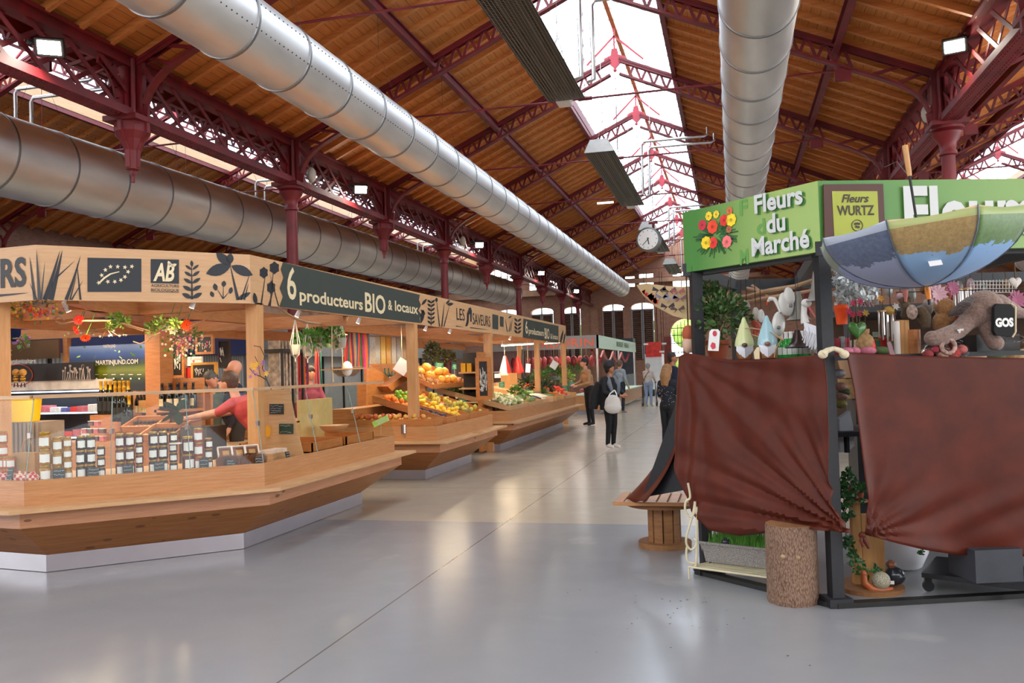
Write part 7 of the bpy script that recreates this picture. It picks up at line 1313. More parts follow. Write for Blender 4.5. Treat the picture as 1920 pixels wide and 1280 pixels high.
q = MB(); c = UP(ph+PI/8, .5); q.cbox((c.x, c.y-.012, c.z), .06, .003, .055, M=Matrix.Rotation(-.7, 3, 'X')); q.build('price_label', WHITE, um); MB().tube([(0, 0, .6), (0, .25, .75), (0, .62, .8)], .002, 4).build('hanging_cord', DARKM, um)
# ---- lower part
WEATH = wood('weathered_wood', '#7c5230', '#a9794a', (1.5, 1.5, 9), .7, knots=2, world=True)
def drum(c, r, h, label, rc=.17, topr=None, frac=None):
    t_ = thing('cable_drum_table', label, 'table', c); MB().lathe([(r, 0), (r, .045), (0, .045)], 40, c).build('bottom_disc', WEATH, t_); MB().lathe([(topr or r, h-.045), (topr or r, h), (0, h)], 40, c).build('top_disc', WEATH, t_)
    for i in range(10): a = 2*PI*i/10; q = MB(); q.cbox((c[0]+rc*math.cos(a), c[1]+rc*math.sin(a), h/2), .02, 2*rc*math.sin(PI/10)*.94, h-.09, a); q.build('stave', WEATH, t_)
pd = atZ(1245, 1024, .02); dc = Vector((pd.x, pd.y+.12, 0)); drum(dc, .22, atY(1240, 935, dc.y).z, 'wooden cable drum table at the left end of the flower stall', .125, .31)
# wooden slatted mat on the drum top
zt2 = atY(1240, 935, dc.y).z; q = MB()
for i in range(9): q.box(dc.x-.38+i*.088, dc.x-.38+i*.088+.07, dc.y-.36, dc.y+.3, zt2+.001, zt2+.014)
q.box(dc.x-.38, dc.x+.41, dc.y-.375, dc.y-.355, zt2+.001, zt2+.03); tag(q.build('slatted_mat', LARCH), 'slatted wooden mat on the cable drum under the brown cloth', 'mat')
# cream iron rack
CI = mat('cream_iron', '#cfc6a4', .45, var=.08); t_ = thing('wrought_iron_rack', 'cream painted wrought iron plant rack with scrolled side', 'rack', atZ(1290, 1085)); f1 = atZ(1292, 1085); f2 = atZ(1450, 1108); zz = .085; ra = f1-nL*.0; rb_ = f2+(f2-f1)*.1; bk = -nL*.35
q = MB(); q.tube([f1, f1+UZ*zz, ra+UZ*zz, rb_+UZ*zz, rb_], .007, 7); q.tube([f1+UZ*zz, f1+bk+UZ*zz, rb_+bk+UZ*zz, rb_+UZ*zz], .006, 6); q.tube([f1+bk, f1+bk+UZ*1.1], .008, 6); q.build('shelf_frame', CI, t_)
q = MB(); n_ = 26
for i in range(n_): s_ = i/n_; q.tube([f1.lerp(rb_, s_)+UZ*zz, f1.lerp(rb_, min(1, s_+.09))+bk+UZ*zz], .0035, 4); q.tube([f1.lerp(rb_, s_)+bk+UZ*zz, f1.lerp(rb_, min(1, s_+.09))+UZ*zz], .0035, 4)
q.build('mesh_shelf', CI, t_)
def crom(P):
    P = [P[0]]+P+[P[-1]]; o = []
    for i in range(1, len(P)-2):
        for k in range(6): u = k/6; o.append(tuple(.5*(2*P[i][j]+(P[i+1][j]-P[i-1][j])*u+(2*P[i-1][j]-5*P[i][j]+4*P[i+1][j]-P[i+2][j])*u*u+(3*P[i][j]-P[i-1][j]-3*P[i+1][j]+P[i+2][j])*u**3) for j in (0, 1)))
    return o+[P[-1]]
def scroll(pts): q = MB(); q.tube([atY(x, y, f1.y-.0) for x, y in crom(pts)], .0085, 7); q.build('scroll', CI, t_, True)
scroll([(1300, 1010), (1306, 1014), (1304, 1024), (1296, 1030), (1288, 1022), (1287, 1008), (1293, 985), (1300, 960), (1303, 940)]); scroll([(1303, 1056), (1290, 1052), (1287, 1035), (1289, 1022)]); scroll([(1303, 940), (1303, 955), (1299, 966), (1292, 968), (1285, 958), (1286, 940), (1294, 932), (1290, 905)]); scroll([(1306, 950), (1306, 1050), (1300, 1060)])
# wicker basket of grass
WK = None; t = NT('grey_wicker'); wv = t.n('ShaderNodeTexWave', wave_type='BANDS', bands_direction='Z'); t.set(wv, 'Vector', t.coord((1, 1, 1), True)); wv.inputs['Scale'].default_value = 38; wv.inputs['Distortion'].default_value = 4; wv.inputs['Detail Scale'].default_value = 6; t.base(t.ramp(wv.outputs[1], [(.2, lin('#827e7a')), (.7, lin('#d8d2cc'))]), .8); t.bump(wv.outputs[1], .8, .01); WK = t.m
b0_ = atZ(1322, 1052, zz+.01); b1_ = atZ(1437, 1066, zz+.01); u_ = (b1_-b0_).normalized(); b_ = -nL*.2; t_ = thing('wicker_planter', 'grey wicker window box planted with bright green grass on the iron rack', 'planter', b0_); h_ = .13
q = MB(); q.slab([b0_, b1_, b1_+b_, b0_+b_], [p+UZ*h_ for p in (b0_-u_*.02+nL*.02, b1_+u_*.02+nL*.02, b1_+b_+u_*.02, b0_+b_-u_*.02)]); q.build('basket', WK, t_); q = MB(); pp = [p+UZ*(h_+.005) for p in (b0_-u_*.02+nL*.02, b1_+u_*.02+nL*.02, b1_+b_+u_*.02, b0_+b_-u_*.02)]; q.tube(pp+[pp[0]], .012, 7); q.build('rim', WK, t_)
q = MB(); rr = random.Random(6)
for _ in range(1500): s_, w_ = rr.random(), rr.uniform(.05, .95); p = b0_.lerp(b1_, s_)+b_*w_+UZ*h_*.9; e = Vector((rr.gauss(0, .025), rr.gauss(0, .025), rr.uniform(.06, .13))); q.add([p-u_*.003, p+u_*.003, p+e], [(0, 1, 2)])
q.build('grass', mat('wheat_grass', '#5a9a30', .6, var=.4, scale=20), t_); ball_thing('dark_glass_ball', 'small dark glass ball lying in the grass of the planter', 'ball', b0_.lerp(b1_, .32)+b_*.15+UZ*(h_+.02), .035, .035, .035, mat('dark_glass', '#2c343c', .15))
for x in (1335, 1415): MB().tube([b0_.lerp(b1_, (x-1322)/115)+b_*.5+UZ*h_, b0_.lerp(b1_, (x-1322)/115)+b_*.5+UZ*(h_+.32)], .003, 5).build('grass_stalk', CREAM, t_)
# log
t = NT('spruce_bark'); vo = t.n('ShaderNodeTexVoronoi'); t.set(vo, 'Vector', t.coord((26, 26, 9), True)); n_ = t.noise(t.coord((6, 6, 3), True), 3, 5, .7); hcol = t.ramp(vo.outputs['Distance'], [(.1, lin('#a88a74')), (.5, lin('#8c6850')), (.8, lin('#4c3226'))]); col = t.mix(t.math('MULTIPLY', n_, .6), hcol, lin('#a88c78')); t.base(col, .9); t.bump(vo.outputs['Distance'], .9, .02); BARK = t.m
lg = atZ(1487, 1139, 0.); lgc = Vector((lg.x+.01, lg.y+.155, 0)); t_ = thing('tree_log', 'upright spruce log section with rough brown bark standing before the drape', 'log', lgc); r_l = .158; q = MB(); zs = [0, .01, .08, .16, .24, .32, .4, .47, .49]; n = 40; vs = []
for z in zs:
    for k in range(n): a = 2*PI*k/n; r = r_l*(1+.02*math.sin(3*a+z*4)+.012*math.sin(11*a+z*17)+.008*math.sin(23*a-z*31)); r *= (.985 if z in (0, .49) else 1); vs.append(lgc+Vector((r*math.cos(a), r*math.sin(a), z)))
q.add(vs, [(i*n+k, i*n+(k+1) % n, (i+1)*n+(k+1) % n, (i+1)*n+k) for i in range(len(zs)-1) for k in range(n)]); q.build('bark', BARK, t_, True); MB().lathe([(.152, .489), (.15, .492), (0, .492)], 30, lgc).build('sawn_top', WEATH, t_)
for x, y in ((1468, 1043), (1496, 1045)): p = atY(x, y, lgc.y-.15); MB().sph(p, .016, .015, .014, 8, 6).build('branch_stub', mat('stub_wood', '#a08868', .8, var=.2), t_, True)
# ivy and drum 2
pd = atZ(1640, 1119, 0.); d2 = Vector((pd.x, pd.y+.2, 0)); dS = pd.y+.07; q = MB(); q.lathe([(.21, 0), (.215, .03), (0, .03)], 30, d2, Matrix.Scale(1.0, 3)); tag(q.build('wood_slice', WEATH), 'flat weathered wooden disc under the snail and cut posts', 'wooden disc')
for i, (x, w, y0) in enumerate(((1608, .055, 978), (1632, .105, 1000), (1652, .04, 1010))): p = atY(x, 1085, d2.y+.02+.03*i); zt3 = atY(x, y0-28, p.y).z; tag(MB().cbox((p.x, p.y, .031+zt3/2), w, .06, zt3, .2).build('timber_stump', LOGW), 'upright pale timber piece on the wooden disc, %s of three' % ['left and tallest', 'middle and broadest', 'right'][i], 'timber', 'upright timber pieces')
p = atY(1605, 960, d2.y+.02); zs_ = atY(1608, 975, d2.y+.02).z; t_ = thing('ivy_pot', 'trailing ivy in a ringed terracotta pot on the tall timber piece', 'potted plant', (p.x, p.y, zs_)); c = Vector((atY(1606, 960, d2.y+.02).x, d2.y+.02, .035+atY(1608, 950, d2.y+.02).z)); MB().lathe([(.07, 0), (.085, .005), (.08, .012)], 16, c).build('saucer', LARCHP, t_)
q = MB(); q.lathe([(.045, .012), (.05, .03), (.046, .033), (.053, .05), (.049, .053), (.057, .075), (.053, .078), (.062, .1), (.055, .11)], 18, c); q.build('pot', TERR, t_, True); q = MB(); rr = random.Random(12)
IVP = [(1590, 890), (1600, 885), (1578, 905), (1590, 915), (1605, 905), (1612, 915), (1580, 930), (1592, 935), (1608, 930), (1575, 945), (1585, 955), (1580, 965), (1590, 972), (1583, 985), (1590, 1005), (1585, 1018), (1592, 1028), (1597, 1040), (1603, 1052), (1612, 1060), (1618, 1070), (1640, 1068), (1632, 1074)]
def ivyleaf(m, c, s, rr):
    a = rr.uniform(0, 6.28); u_ = Vector((math.cos(a), -.3*rr.random(), math.sin(a))).normalized(); w_ = Vector((0, -1, .3)).cross(u_).normalized(); n0 = Vector((0, -1, .3))*.006
    pts = [(0, -.1), (.45, -.35), (.5, .1), (.28, .3), (0, .75), (-.28, .3), (-.5, .1), (-.45, -.35)]; m.add([c+w_*x*s+u_*y*s+n0*(1 if i % 2 else 0) for i, (x, y) in enumerate(pts)], [tuple(range(8))])
for x, y in IVP:
    for _ in range(9 if y < 950 else 5): ivyleaf(q, atY(x+rr.uniform(-11, 11), y+rr.uniform(-11, 11), d2.y-.06+rr.uniform(-.07, .05)), rr.uniform(.028, .045), rr)
q.build('ivy_leaves', mat('ivy_green', '#24561f', .4, var=.5, scale=14), t_); q = MB(); q.tube([atY(x, y, d2.y-.05) for x, y in ((1600, 930), (1583, 960), (1586, 1000), (1592, 1030), (1612, 1062), (1634, 1072))], .004, 5); q.build('vine', LEAFG, t_)
# white pot, snail, ornament
p = atZ(1702, 1072, 0); c = Vector((p.x, p.y+.12, 0.0)); t_ = thing('white_planter', 'large round white ceramic planter under the right drape', 'planter', c); MB().lathe([(.09, 0), (.12, .02), (.165, .12), (.178, .22), (.165, .32), (.14, .37), (.13, .37), (.15, .3)], 32, c).build('pot', mat('glazed_white', '#dfe1e6', .25, var=.02), t_, True); q = MB(); [ivyleaf(q, atY(1727+rr.uniform(-5, 5), 1035+rr.uniform(-4, 4), c.y-.18), .03, rr) for _ in range(5)]; q.build('ivy_sprig', MATS['ivy_green'], t_)
c = atY(1652, 1088, dS); t_ = thing('snail_ornament', 'terracotta snail ornament with a patterned cream shell', 'ornament', c); q = MB(); zb = .045; gg = lambda x, y: atY(x, y-3, dS); q.tube([gg(1620, 1080), gg(1621, 1095), gg(1635, 1107), gg(1655, 1110), gg(1675, 1106)], [.018, .025, .028, .025, .01], 10); q.sph(gg(1620, 1078), .02, .02, .025); q.build('body', mat('snail_terracotta', '#a4562c', .4, var=.1), t_, True); t = NT('shell_weave'); vo = t.n('ShaderNodeTexVoronoi'); t.set(vo, 'Vector', t.coord((70, 70, 70), True)); t.base(t.ramp(vo.outputs['Distance'], [(.3, lin('#d8d2b8')), (.6, lin('#6c6450'))]), .5); MB().sph(gg(1652, 1091), .058, .045, .058, 20, 12).build('shell', t.m, t_, True)
c = atY(1678, 1079, dS+.1); t_ = thing('pomegranate_vase', 'dark grey round ceramic vase with a rust coloured flared mouth', 'vase', c); MB().sph(c, .065, .06, .06, 20, 12).build('body', mat('gunmetal_glaze', '#30343a', .2, .3, var=.1), t_, True); MB().lathe([(.02, .05), (.032, .07), (.03, .085), (.012, .1)], 6, c+Vector((-.02, 0, 0))).build('mouth', mat('rust_glaze', '#7c4a34', .5, var=.2), t_); MB().cbox(c+Vector((-.03, -.062, -.03)), .028, .004, .022).build('price_label', WHITE, t_)
# trolley
BT = mat('trolley_black', '#101318', .45, var=.15); t_ = thing('plant_trolley', 'black flat wheeled trolley with a grey bin under the right drape', 'trolley', atZ(1740, 1090)); a = atZ(1728, 1082, .1); q = MB(); a1 = a; b1 = atZ(1960, 1112, .1); e = Vector((.35, .9, 0)).normalized()*.55; q.slab([a1, b1, b1+e, a1+e], [v+UZ*.03 for v in (a1, b1, b1+e, a1+e)]); q.build('deck', BT, t_)
for p in (a1+(b1-a1)*.04+e*.1, b1-(b1-a1)*.1+e*.1, a1+e*.8+(b1-a1)*.05): MB().tube([p+Vector((0, -.015, -.062)), p+Vector((0, .015, -.062))], .035, 14).build('wheel', BT, t_, True); MB().cbox(p-UZ*.015, .04, .04, .04).build('fork', BT, t_)
q = MB(); p = a1+(b1-a1)*.52+e*.2; q.cbox(p+UZ*.13, .3, .3, .2, .3); q.build('grey_bin', mat('dark_grey_bin', '#343840', .5), t_)
# horse figure behind the gap
t_ = thing('white_horse_head', 'white painted bird ornament glimpsed between post and drape', 'ornament', QR(1587, 810, .35)); MB().ext([QR(x, y, .35) for x, y in ((1574, 785), (1594, 770), (1600, 800), (1602, 835), (1592, 845), (1575, 848))], -nR*.05).build('body', mat('white_slats', '#b8bcc4', .5, var=.15), t_); MB().tube([QR(1588, 848, .35), (QR(1588, 848, .35).x, QR(1588, 848, .35).y, 1.05)], .02, 6).build('stand', DARKM, t_)
for i, (x, y, c_) in enumerate(((1574, 700, '#a8a4a8'), (1577, 725, '#c09484'), (1579, 742, '#b08474'), (1577, 757, '#8a8444'), (1583, 735, '#4c5c3c'))): ball_thing('shelf_ornament', ['grey', 'peach coloured', 'dusty pink', 'olive', 'dark green'][i]+' ornament seen in the gap beside the post', 'ornament', QR(x, y, .4), .04, .04, .03, mat('gap_'+c_[1:], c_, .6, var=.3, scale=40)); 
# leaf litter on the floor
q = MB(); rr = random.Random(3)
for _ in range(60): p = Vector((rr.gauss(-.35, .35), rr.gauss(5.35, .35), .003)); s_ = rr.uniform(.006, .02); a = rr.uniform(0, 6.28); q.add([p, p+Vector((math.cos(a)*s_, math.sin(a)*s_, .002)), p+Vector((math.cos(a+.7)*s_, math.sin(a+.7)*s_, 0))], [(0, 1, 2)])
o = tag(q.build('leaf_litter', LEAFD), 'scattered dark leaf crumbs on the floor before the flower stall', 'leaf litter', kind='stuff')
# ------------------------------------------------------------ people
SK = {'fair': mat('skin_fair', '#c98f74', .5, var=.06), 'tan': mat('skin_tan', '#a86c4c', .5, var=.06)}
def fab(h, var=.12): return mat('fabric_'+h[1:], h, .85, var=var, scale=9)
def person(label, loc, H, rz, skin, top, bottom, shoe, hairm, larm, rarm, lean=(0, 0), lleg=None, rleg=None, sleeve=1., hair='short', build=1., upper=False, headturn=0., extra=None):
    """local frame: person faces -Y, x to the viewer's right; joints in metres for a 1.7 m figure"""
    loc = Vector(loc); t_ = thing('person', label, 'person', loc); OFF[t_.name] = Vector((0, 0, 0)); t_.rotation_euler = (0, 0, rz); s = H/1.7; t_.scale = (s, s, s)
    V = Vector; lx, ly = lean; pel = V((0, 0, .93)); ch = V((lx*.6, ly*.6, 1.22)); sh = V((lx, ly, 1.4 if abs(ly)+abs(lx) < .3 else 1.32)); nk = sh+V((lx*.1, ly*.1-.01, .08)); hd = sh+V((lx*.25, ly*.25-.03, .2)); S, T, B, SH = 0, 1, 2, 3
    b = [(pel+V((-.05, 0, 0)), pel+V((.05, 0, 0)), .125*build, .125*build, B), (pel+V((0, 0, .06)), ch, .13*build, .145*build, T), (ch+V((-.05, 0, 0)), ch+V((.05, 0, 0)), .125*build, .125*build, T), (sh+V((-.11, 0, -.05)), sh+V((.11, 0, -.05)), .085, .085, T), (sh+V((0, 0, -.02)), nk+V((0, -.01, .05)), .055, .05, S),
         (hd+V((0, .02, .03)), hd+V((0, .005, .0)), .088, .085, S), (hd+V((0, -.03, -.03)), hd+V((0, -.045, -.07)), .06, .042, S)]
    L = lleg or [(.09, 0, .9), (.095, -.01, .5), (.1, .03, .09)]; Rg = rleg or [(-.09, 0, .9), (-.095, -.01, .5), (-.1, .03, .09)]
    for lg_ in (L, Rg):
        a, k, n_ = map(V, lg_); b += [(a, k, .095*build, .062*build, B), (k, n_, .06*build, .045*build, B), (n_+V((0, .01, -.03)), n_+V((.01 if n_.x > 0 else -.01, -.15, -.055)), .04, .03, SH)]
    for sx, ar in ((1, larm), (-1, rarm)):
        a = sh+V((sx*.16, 0, -.04)); e, w = V(ar[0]), V(ar[1]); b += [(a, e, .055*build, .045*build, T), (e, w, .042*build, .028, T if sleeve >= 1 else S)]
        d = (w-e).normalized(); side = d.cross(V((0, 0, 1))); side = side.normalized() if side.length > .1 else V((0, 1, 0)); palm = w+d*.06; b.append((w+d*.01, palm, .026, .032, S))
        for i in range(4): o = side*(i-1.5)*.019; b.append((palm+o, palm+o+d*(.075-.008*abs(i-1.3))+V((0, 0, -.015)), .0115, .0095, S))
        b.append((w+d*.03+side*.025, w+d*.07+side*.055, .012, .01, S))
        if sleeve < 1: b.append((a, a.lerp(e, .85), .06, .056, T))
    q = MB()
    for a, c, ra, rb, _ in b:
        q.sph(a, ra, n=14, m=8); q.sph(c, rb, n=14, m=8)
        if (c-a).length > 1e-3: q.tube([a, c], [ra, rb], 14)
    tn = Matrix.Rotation(headturn, 3, 'Z'); hv = lambda x, y, z: hd+tn @ V((x, y, z)); q.sph(hv(0, -.1, -.005), .014, .022, .024, 8, 6); q.sph(hv(.085, .01, 0), .012, .02, .03, 8, 5); q.sph(hv(-.085, .01, 0), .012, .02, .03, 8, 5); q.sph(hv(0, -.085, -.05), .03, .02, .012, 8, 5)
    o = voxel(q, 'body', SK[skin], t_, .0125, 3); me = o.data
    for m_ in (fab(top), fab(bottom), fab(shoe)): me.materials.append(m_)
    for p in me.polygons:
        c = p.center; best = 9; mi = 0
        for a, d_, ra, rb, mm in b:
            ab = d_-a; L2 = ab.length_squared; u = max(0, min(1, (c-a).dot(ab)/L2)) if L2 > 1e-9 else 0; dd = (c-(a+ab*u)).length-(ra+(rb-ra)*u)
            if dd < best-1e-6: best = dd; mi = mm
        if c.z > nk.z+.02 and (c-hd).length < .16: mi = 0
        p.material_index = mi
    q = MB()
    for x in (-.033, .033): q.sph(hv(x, -.083, .02), .012, .008, .008, 8, 5)
    q.build('eyes', BLACK, t_); q = MB()
    if hair != 'bald':
        q.sph(hd+tn @ V((0, .025, .035)), .1, .1, .1, 16, 10); q.sph(hd+tn @ V((0, .055, -.02)), .085, .06, .08, 12, 8)
        if hair == 'bob': q.sph(hd+Vector((0, .03, .04)), .125, .12, .115, 16, 10); [q.sph(hd+tn @ V((sx*.07, .02, -.03)), .035, .06, .08, 10, 7) for sx in (-1, 1)]; q.sph(hd+tn @ V((0, .06, -.05)), .085, .05, .08, 12, 8)
        if hair == 'long': q.tube([hd+V((0, .06, .02)), hd+V((0, .1, -.12)), hd+V((0, .12, -.3))], [.09, .11, .07], 14)
        if hair == 'bun': q.sph(hd+V((0, .1, .06)), .05, n=10, m=7)
        voxel(q, 'hair', mat('hair_'+hairm[1:], hairm, .6, var=.3, scale=40), t_, .014, 2)
    if extra: extra(t_, hd, sh, s, b)
    return t_
AD = lambda s: [(s*.23, .03, 1.12), (s*.24, -.08, .9)]
# woman in black with tote
def ex_coat(t_, hd, sh, s, b):
    q = MB(); q.lathe([(.2, .78), (.19, 1.0), (.17, 1.25), (.15, 1.38), (.08, 1.42)], 18, (0, .04, 0), Matrix.Scale(.75, 3, Vector((0, 1, 0)))); q.sph((-.08, .1, 1.2), .12, .1, .18); q.tube([(-.15, .1, 1.3), (-.22, .2, 1.05), (-.25, .22, .8)], [.09, .1, .09], 12); voxel(q, 'black_cardigan', fab('#131418'), t_, .016, 3)
    q = MB(); q.tube([(.06, -.02, 1.43), (.14, -.08, 1.28), (.13, -.1, 1.05)], [.05, .06, .04], 10); q.tube([(-.06, -.02, 1.43), (-.1, -.1, 1.28), (-.06, -.14, 1.1)], [.04, .05, .03], 10); voxel(q, 'grey_scarf', fab('#6a7078'), t_, .014, 2)
p = atZ(1147, 843); person('woman in black with grey scarf carrying a white cloth bag, facing right', p, 1.61, .9, 'tan', '#15161a', '#0b0c0e', '#d8cfc4', '#0f0d0d', [(.2, -.1, 1.12), (.1, -.3, 1.08)], [(-.2, -.06, 1.12), (-.02, -.28, 1.05)], hair='bob', lleg=[(.07, 0, .9), (.07, -.02, .5), (.07, .02, .12)], rleg=[(-.07, 0, .9), (-.07, -.02, .5), (-.05, .05, .12)], extra=ex_coat)
c = atY(1149, 757, p.y-.25); t_ = thing('tote_bag', 'bulging white cloth tote bag carried by the woman in black', 'bag', c); q = MB(); q.sph(c, .15, .07, .17, 14, 10); q.sph(c+Vector((0, 0, -.06)), .16, .08, .12, 14, 10); voxel(q, 'bag', mat('white_canvas', '#c9c4be', .8, var=.06), t_, .012, 3); q = MB(); q.tube([c+Vector((-.08, 0, .12)), c+Vector((-.04, .0, .19)), c+Vector((.04, 0, .25))], .012, 6); q.tube([c+Vector((.08, 0, .12)), c+Vector((.07, .0, .19)), c+Vector((.04, 0, .25))], .012, 6); q.build('straps', WHITE, t_)
p = atZ(1107, 797); person('young man in a tan jacket and dark trousers reaching towards the vegetables', p, 1.76, -.9, 'fair', '#a8805a', '#1c1a1e', '#151212', '#1d1614', [(.2, -.1, 1.1), (.06, -.36, 1.02)], [(-.2, -.12, 1.12), (-.06, -.4, 1.05)], lean=(0, -.08))
p = atZ(1165, 774); person('person in light grey sweatshirt behind the woman in black', p, 1.72, 2.6, 'fair', '#8c949c', '#1b2230', '#8a8684', '#6a5040', [(.34, .05, 1.2), (.2, .0, 1.02)], AD(-1), lleg=[(.09, 0, .9), (.12, .12, .5), (.13, .3, .12)])
p = atZ(1217, 762); person('elderly person in a cream jacket and pale jeans seen from behind, with a walker', p, 1.6, PI-.3, 'fair', '#b8aca0', '#7c8ca4', '#a8b060', '#8a8884', [(.2, -.12, 1.12), (.16, -.34, 1.0)], [(-.2, -.12, 1.12), (-.16, -.34, 1.0)], build=1.12, extra=lambda t_, hd, sh, s, b: MB().tube([(-.12, .14, 1.42), (0, .2, 1.25), (.14, .12, 1.05)], .012, 6).build('black_strap', BLACK, t_))
t_ = thing('walker_frame', 'wheeled walking frame in front of the cream jacketed person', 'walker', (p.x, p.y+.4, 0)); q = MB()
for sx in (-.26, .26):
    for dy in (.15, .6): q.tube([(p.x+sx, p.y+dy, .1), (p.x+sx*.9, p.y+.35, .85)], .013, 6)
    q.tube([(p.x+sx*.9, p.y+.35, .85), (p.x+sx*.9, p.y+.15, .9)], .016, 6)
q.build('frame', DARKM, t_); [MB().tube([(p.x+sx-.015, p.y+dy, .09), (p.x+sx+.015, p.y+dy, .09)], .09, 14).build('wheel', BLACK, t_, True) for sx in (-.26, .26) for dy in (.15, .6)]; MB().cbox((p.x, p.y+.38, .5), .4, .25, .25).build('bag', BLACK, t_)
p = atZ(1247, 815); NVX = p; person('tall man with glasses in a navy shirt beyond the long haired woman', (p.x+.2, p.y, 0), 1.78, PI-1.0, 'tan', '#161d33', '#23292c', '#1c1c1c', '#2c211c', AD(1), AD(-1), build=1.12, headturn=-.5, extra=lambda t_, hd, sh, s, b: MB().box(hd.x-.08, hd.x+.08, hd.y-.1, hd.y-.08, hd.z+.01, hd.z+.03).build('glasses', BLACK, t_))
def dots(t_, hd, sh, s, b):
    q = MB(); rr = random.Random(1)
    for _ in range(130): a = rr.uniform(0, 2*PI); z = rr.uniform(.92, 1.36); q.cbox((math.cos(a)*.185, .0+math.sin(a)*.155, z), .006, .006, .006)
    q.build('white_dots', WHITE, t_)
p = atZ(1254, 850); person('woman with long blonde hair and a navy dotted blouse, seen from behind', (p.x+.02, p.y, 0), 1.52, PI-.5, 'fair', '#141824', '#14161a', '#222222', '#8a6238', [(.22, -.04, 1.12), (.2, -.2, .98)], [(-.22, -.04, 1.12), (-.2, -.2, .98)], hair='long', sleeve=.5, extra=dots)
# people inside the jam stall
p = atY(395, 715, 9.2); person('grey haired man in an olive jacket facing right inside the jam stall', (p.x, p.y, .03), 1.7*(p.z+.02)/1.6*.98, 1.25, 'fair', '#4c5240', '#222222', '#222222', '#4c4c48', AD(1), AD(-1), headturn=.0)
p = atY(436, 713, 9.4); person('bald man in a navy jacket inside the jam stall, talking to the grey haired man', (p.x+.05, p.y, .03), 1.7, -1.0, 'fair', '#12182c', '#222222', '#222222', '#222222', AD(1), AD(-1), hair='bald', build=1.1)
p = atY(478, 760, 8.0); person('woman in a coral red shirt leaning left over the greens in the jam stall', (p.x+.12, p.y, .03), 1.62, -1.45, 'fair', '#b03a38', '#2c3038', '#222222', '#4c3426', [(.16, -.46, 1.2), (.1, -.85, 1.14)], [(-.16, -.44, 1.2), (-.12, -.85, 1.12)], lean=(0, -.32), sleeve=.5, build=1.15)
p = atY(580, 712, 12.2); person('smiling dark haired woman in pink behind the hanging scarves', (p.x, p.y, .0), 1.66, 1.0, 'fair', '#8a3a4c', '#222222', '#222222', '#2c1a16', [(.2, -.14, 1.12), (.1, -.35, 1.1)], AD(-1), hair='bun')
# bunch of leaves in a dark crate in front of the leaning woman
c = atY(335, 770, 7.6); t_ = thing('chard_bunch', 'dark green leafy bunch on a dark crate under the outstretched arm', 'vegetable', c); q = MB(); rr = random.Random(9)
for _ in range(16): d = Vector((rr.uniform(-1.2, .8), rr.uniform(-.5, .5), rr.uniform(-.3, .5))); l = d.normalized()*rr.uniform(.14, .22); w_ = l.cross(Vector((0, .3, 1))).normalized()*.05; q.add([c, c+l*.4+w_, c+l*.8+w_*.8, c+l, c+l*.8-w_*.8, c+l*.4-w_], [(0, 1, 2, 3, 4, 5)])
q.build('leaves', LEAFD, t_); q = MB(); a = atY(350, 822, 7.7); b = atY(398, 799, 7.7); q.box(a.x, b.x, 7.6, 7.95, .1, b.z); tag(q.build('dark_crate', mat('dark_crate', '#3a332e', .6, var=.2)), 'dark slatted crate holding the green leafy bunch', 'crate'); MB
tag(MB().box(a.x-.1, b.x+.7, 7.55, 8.0, .03, .1).build('pallet', LARCH), 'low pallet under the dark crate', 'pallet')
# ------------------------------------------------------------ other stalls
BG = mat('grey_fascia_paint', '#8c8684', .5, var=.05); MINT = mat('mint_fascia', '#dcf4dc', .5, var=.05); ORL = mat('coral_lettering', '#d8684c', .5, var=.05)
t_ = thing('butcher_stall', 'far butcher stall with a grey front fascia and pale green side fascia', 'market stall', (-4.2, 27.5, 0)); y0, y1, xa, xb = 27.5, 38.6, -7.6, -4.2
MB().box(xa-.3, xb, y0, y0+.08, 2.15, 2.58).build('front_fascia', BG, t_); MB().box(xb-.06, xb, y0, y1, 2.15, 2.58).build('side_fascia', MINT, t_); MB().box(xa, xb-.05, y0+.05, y1, 2.52, 2.56).build('roof', BG, t_)
for y in (27.6, 33, 38.4): MB().box(xb-.1, xb-.04, y, y+.06, .5, 2.15).build('post', STEEL, t_)
MB().box(xb-.9, xb+.2, y0, y1, .14, .62).build('counter', LARCH, t_); MB().box(xb-.85, xb+.25, y0, y1, .62, .66).build('counter_top', MINT, t_); MB().box(xb-.8, xb, y0+.05, y1, 0.005, .14).build('plinth', PLIN, t_); q = MB(); q.box(xb-.03, xb-.02, y0, y1, .68, 1.2); q.build('glass_front', GLASS, t_)
MB().box(xa-.3, xa-.2, y0, y1, .05, 2.5).build('back_wall', mat('dark_red_wall', '#5c2a28', .6, var=.2), t_)
text('VERDURIN', (-6.7, y0-.01, 2.22), (1, 0, 0), (0, 0, 1), .27, ORL, 'lettering', t_, width=2.35, bold=.03, spacing=1.1); text('BOEUF  VEAU', (xb+.008, 32.0, 2.3), (0, 1, 0), (0, 0, 1), .18, mat('olive_letter', '#5c6c4c', .5), 'lettering', t_, width=3.8, bold=.02)
rr = random.Random(21); MEAT = [mat('raw_meat', '#9c2c30', .35, var=.4, scale=20), mat('pink_meat', '#c85c5c', .35, var=.3, scale=20), mat('sausage_string', '#a84c38', .4, var=.2)]
for i in range(26):
    y = 27.8+i*.4; p = Vector((xb-.45-rr.random()*.3, y, .7)); t2 = thing('meat_cut', 'small cut of meat in the butcher glass counter', 'meat', p, 'meat cuts in the far counter'); MB().sph(p+Vector((0, 0, .06)), .15, .13, .07, 10, 6).build('meat', MEAT[i % 3], t2, True)
